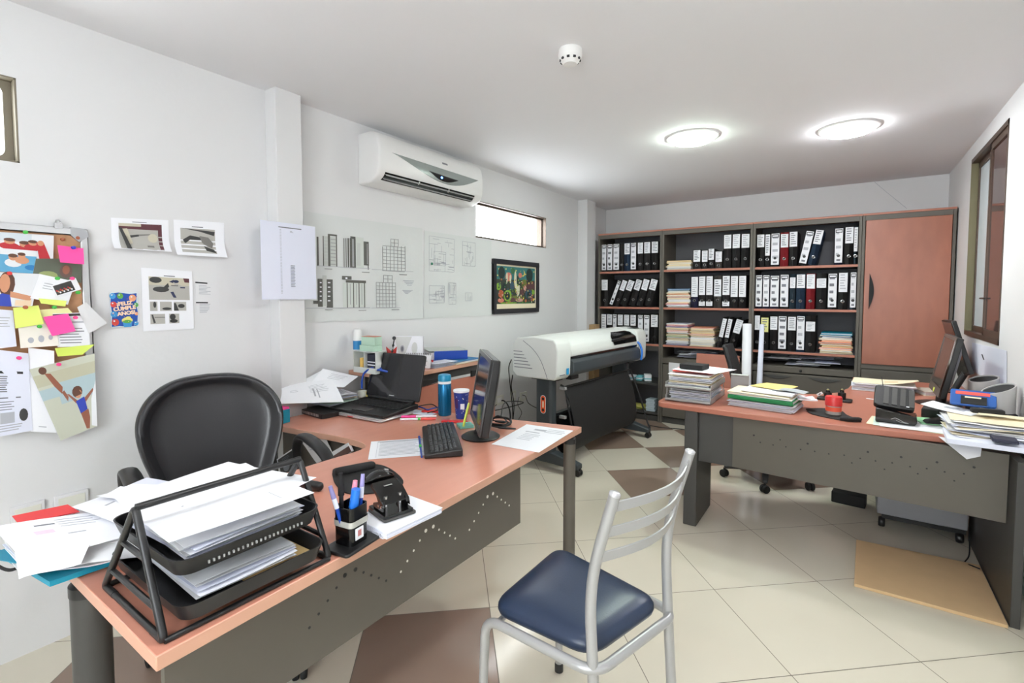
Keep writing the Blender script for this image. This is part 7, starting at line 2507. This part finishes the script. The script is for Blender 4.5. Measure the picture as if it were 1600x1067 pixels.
    # white plans leaning on the wall below the window
    sheet('wall_sheet', 'bluish white blank sheet on the right wall under the window, with a black clip', 'paper', [PX(1519, 535, ROOM_X1 - .002), PX(1573, 548, ROOM_X1 - .002), PX(1573, 606, ROOM_X1 - .002), PX(1519, 580, ROOM_X1 - .002)], [([(.32, .30), (.36, .30), (.42, .46), (.38, .46)], M_BLACK)], M_PAPERB)
    # blue calculator frame with red strip
    c = P(1520, 627, DZ + .135)
    r = thing('calculator', 'blue framed calculator with a red strip, propped among the right hand papers', 'calculator', (c.x, c.y, c.z - .02))
    A = Matrix.Translation(c) @ Matrix.Rotation(R(-8), 4, 'Z') @ Matrix.Rotation(R(42), 4, 'X')
    MB(A).prism(rrect(-.085, -.03, .085, .065, .01), -.008, .008, mat('calculator_blue', (42, 92, 168), .35)).build('body', r, bevel=.003)
    MB(A).box((-.065, .032, .0082), (.062, .052, .0095), mat('salmon_red', (236, 92, 84), .4)).build('red_strip', r)
    MB(A).box((-.045, -.028, .0082), (.05, .020, .014), M_MATTEB).box((-.03, .008, .0142), (.03, .016, .0155), M_CREAM).build('keypad', r)
    # black gadgets
    tag(MB(rot_at((.375, 3.47, DZ + .0005), -10)).box((-.038, -.05, 0), (.038, .05, .055), M_MATTEB).build('black_case', bevel=.008), 'small black case behind the papers right of the telephone', 'case')
    tag(MB(rot_at((.395, 3.27, DZ + .014), 12)).prism([(-.07, 0), (.065, 0), (.05, .042), (-.06, .012)], -.03, .03, M_MATTEB, 'y').build('stapler', bevel=.003), 'black wedge shaped stapler beside the telephone', 'stapler')
    sheet('paper_sheet', 'light green sheet between the telephone and the paper heap', 'paper', flat_rect((.40, 3.33), .20, .16, 10, DZ + .006), (), mat('leaf_green_paper', (150, 206, 158), .8), thick=.004)
    tag(MB(rot_at((.56, 3.66, DZ + .0005), 15)).box((-.16, -.10, 0), (.05, .07, .022), M_MATTEB).build('black_folder', bevel=.004), 'flat black folder lying in front of the near monitor foot', 'folder')
    cable('desk_cable', 'black cable sweeping from the monitors past the speakers', [Vector((.56, 4.28, DZ + .06)), Vector((.57, 4.15, DZ + .03)), Vector((.565, 4.0, DZ + .02)), Vector((.56, 3.87, DZ + .03))], .004)
    # heap of papers overhanging the near right corner
    z = DZ + .004
    g = random.Random(17)
    cols = [M_PAPER, M_CREAM, M_PAPERB, M_PAPERG, M_PAPER, M_CREAM, M_PAPERB, M_PAPERG, M_PAPER, M_CREAM]
    sheet('paper_block', 'thick white paper block overhanging the front edge at the right', 'paper', [P(1487, 682, .770), Vector((.69, 3.0, .770)), Vector((.685, 2.80, .752)), P(1489, 688, .752)], (), M_PAPER, (6, 2), thick=.016) if False else None
    xf = rot_at((.535, 2.985, z), -3)
    tag(MB(xf).box((-.16, -.11, 0), (.15, .13, .022), M_PAPERB).build('paper_block', bevel=.002), 'thick white paper block overhanging the front edge at the right', 'paper block')
    sheet('paper_sheet', 'white sheet corner hanging below the overhanging paper block', 'paper', [Vector((.36, 3.00, DZ - .036)), Vector((.52, 2.94, DZ + .003)), Vector((.50, 2.83, DZ - .03)), Vector((.44, 2.82, DZ - .062))], (), M_PAPERG) if False else None
    z += .024
    for k in range(10):
        cx, cy = .535 + g.uniform(-.012, .012), 3.06 + .008 * k + g.uniform(-.01, .01)
        sheet('paper_sheet', 'rumpled sheet in the paper heap at the right wall end', 'paper', flat_rect((cx, cy), .285, .235, g.uniform(-9, 9), z + .0062 * k), (), cols[k], (8, 6), lambda u, v, k=k: .002 + .004 * math.sin(5 * u + k) * math.sin(4 * v + 2 * k), thick=.0012, group='sheets in the right hand paper heap')
    tag(MB(rot_at((.56, 2.968, z + .012), -4)).box((-.04, -.105, 0), (.04, -.02, .014), mat('ink_navy', (34, 36, 60), .5)).build('clip_case', bevel=.003), 'dark navy clip case stuck between the heap and the paper block', 'case')
    zt = z + .070
    sheet('paper_sheet', 'white printed sheet lifting off the heap beside the blue calculator', 'paper', flat_rect((.43, 3.27), .20, .16, -24, zt - .01), [(.35, .3, .75, .55, M_INKL)], M_PAPER, (6, 4), lambda u, v: .02 * (1 - u) ** 2)
    sheet('paper_sheet', 'cream strip of paper on top of the right hand heap', 'paper', flat_rect((.60, 3.17), .17, .06, -4, zt + .002), (), M_CREAM, (4, 2), waves(.002, 8))
    tag(MB(rot_at((.55, 3.20, zt + .002), 8)).box((-.06, -.018, 0), (.06, .018, .022), M_MATTEB).build('stapler', bevel=.006), 'black stapler lying on the heap below the blue calculator', 'stapler')
    hp = sheet('paper_sheet', 'grey white sheet sagging over the desk front below the paper block', 'paper', [Vector((.355, 3.008, DZ + .002)), Vector((.50, 2.975, DZ + .002)), Vector((.485, 2.905, DZ - .040)), Vector((.44, 2.90, DZ - .060))], (), M_PAPERG, (4, 4), lambda u, v: 0)


right_end()


# ---------------------------------------------------------------- on the floor and leaning
def floor_things():
    a, b, c, d = P(1338, 841, .018), P(1332, 908, .018), P(1568, 972, .018), P(1538, 880, .018)
    poly = [(.050, 2.835), (.583, 2.835), (.583, 3.40), (.062, 3.365)]
    mb = MB()
    mb.prism(poly, .0008, .016, mat('cardboard', (212, 180, 138), .8, var=.08, scale=9))
    tag(mb.build('cardboard_sheet', bevel=.002), 'flat tan cardboard sheet on the floor under the right desk', 'cardboard')
    # computer tower under the right desk
    r = thing('computer_tower', 'silver grey computer case on a wheeled black stand under the right desk', 'computer', (.37, 3.86, 0))
    G = mat('case_silver', (150, 152, 158), .4)
    MB().box((.165, 3.66, .085), (.575, 4.06, .50), G).build('case', r, bevel=.006)
    MB().box((.19, 3.68, .055), (.57, 4.05, .084), M_BLACK).build('stand', r)
    for x in (.19, .545):
        for y in (3.69, 4.03):
            w = MB()
            w.lathe([(.008, -.016), (.026, -.016), (.03, -.008), (.03, .008), (.026, .016), (.008, .016)], (x, y, .03), M_BLACK, 16, 'x')
            w.box((x - .01, y - .01, .03), (x + .01, y + .01, .056), M_BLACK)
            w.build('caster', r)
    tag(MB(rot_at((.03, 3.98, .0006), -6)).box((-.10, -.05, 0), (.09, .05, .075), M_MATTEB).build('foot_rest', bevel=.006), 'black foot rest block on the floor under the right desk', 'foot rest')
    cable('floor_cable', 'black cable loop on the floor beside the dark end panel', [Vector((.57, 3.6, .12)), Vector((.555, 3.48, .03)), Vector((.53, 3.42, .004)), Vector((.545, 3.36, .0205)), Vector((.575, 3.34, .0205))], .003)
    cable('floor_cable', 'black cable on the tiles in front of the middle bookcase', [P(1012, 664, .004), P(1035, 668, .004), P(1060, 670, .004), P(1085, 673, .004)], .005)
    # paper rolls leaning against the bookcase
    for k, (lb, bot, top, r0, r1, m) in enumerate((('tall white paper roll leaning between two bookcases, left one', Vector((-.80, 5.12, .003)), Vector((-.835, 5.295, 1.125)), .05, .045, M_PAPER),
                                             ('slender bluish paper roll leaning beside the white roll', Vector((-.70, 5.12, .003)), Vector((-.705, 5.31, 1.125)), .034, .022, M_PAPERB))):
        n = 28
        ax = (top - bot).normalized()
        u = ax.orthogonal().normalized(); v = ax.cross(u)
        pts, inn = [], []
        ringb, ringt = [], []
        for i in range(60):
            a = 2 * math.pi * i / 26
            s_ = 1 - .35 * i / 60
            ringb.append(bot + Vector((0, 0, .012)) + (u * math.cos(a) + v * math.sin(a)) * r0 * s_)
            ringt.append(top + (u * math.cos(a) + v * math.sin(a)) * r1 * s_)
        V = ringb + ringt
        mb = MB()
        mb.add(V, [(i, i + 1, 61 + i, 60 + i) for i in range(59)], m)
        o = mb.build('paper_roll', smooth=60)
        sd = o.modifiers.new('thickness', 'SOLIDIFY'); sd.thickness = .0012
        tag(o, lb, 'paper roll')
    # reddish board leaning in front of the middle bookcase
    M = Matrix.Translation((-1.10, 5.20, .001)) @ Matrix.Rotation(R(-8), 4, 'X')
    tag(MB(M).box((-.215, 0, 0), (.20, .018, .81), M_WOODR).build('wooden_board', bevel=.002), 'reddish wooden board leaning against the middle bookcase behind the mesh chair', 'board')
    # brown carton by the pillar
    tag(MB(rot_at((-2.43, 5.245, SH[2] + 0), 0)).box((-.0, 0, 0), (.001, .001, .001), M_TAN).build('x') if False else MB().box((-2.50 + .002, 5.20, .0), (-2.43, 5.345, 1.07), mat('kraft_card', (178, 148, 108), .8)).build('cardboard_tube_box', bevel=.004), 'tall brown carton squeezed between the pillar and the left bookcase', 'carton')
    # clutter seen under the left desk: bags leaning on its rear panel
    yb = 1.438
    sheet('plastic_bag', 'white printed bag hanging under the left desk behind the chair', 'bag', [PY(466, 681, yb), PY(512, 687, yb), PY(521, 708, yb), PY(497, 724, yb)], [(.05, .05, .4, .2, M_INKD)] + textlines(.1, .3, .7, .6, 3, M_INKL), mat('bag_white', (206, 204, 204), .5), (8, 8), waves(.004, 3))
    sheet('printed_box', 'black box with a white printed panel under the left desk', 'box', [PY(438, 716, 1.415), PY(462, 700, 1.415), PY(470, 730, 1.412), PY(446, 748, 1.412)], [(.05, .06, .97, .97, M_BLACK), blob(.45, .6, .2, .2, M_INK)] + textlines(.3, .15, .85, .5, 5, M_INK, .3), M_PAPER, thick=.02)
    sheet('paper_packet', 'brown and white packet under the inner curve of the left desk', 'packet', [PY(521, 706, 1.432), PY(547, 691, 1.432), PY(553, 704, 1.43), PY(530, 722, 1.43)], [(0, .35, 1, 1, mat('packet_brown', (92, 66, 60), .6))], M_PAPERG, thick=.014)


floor_things()
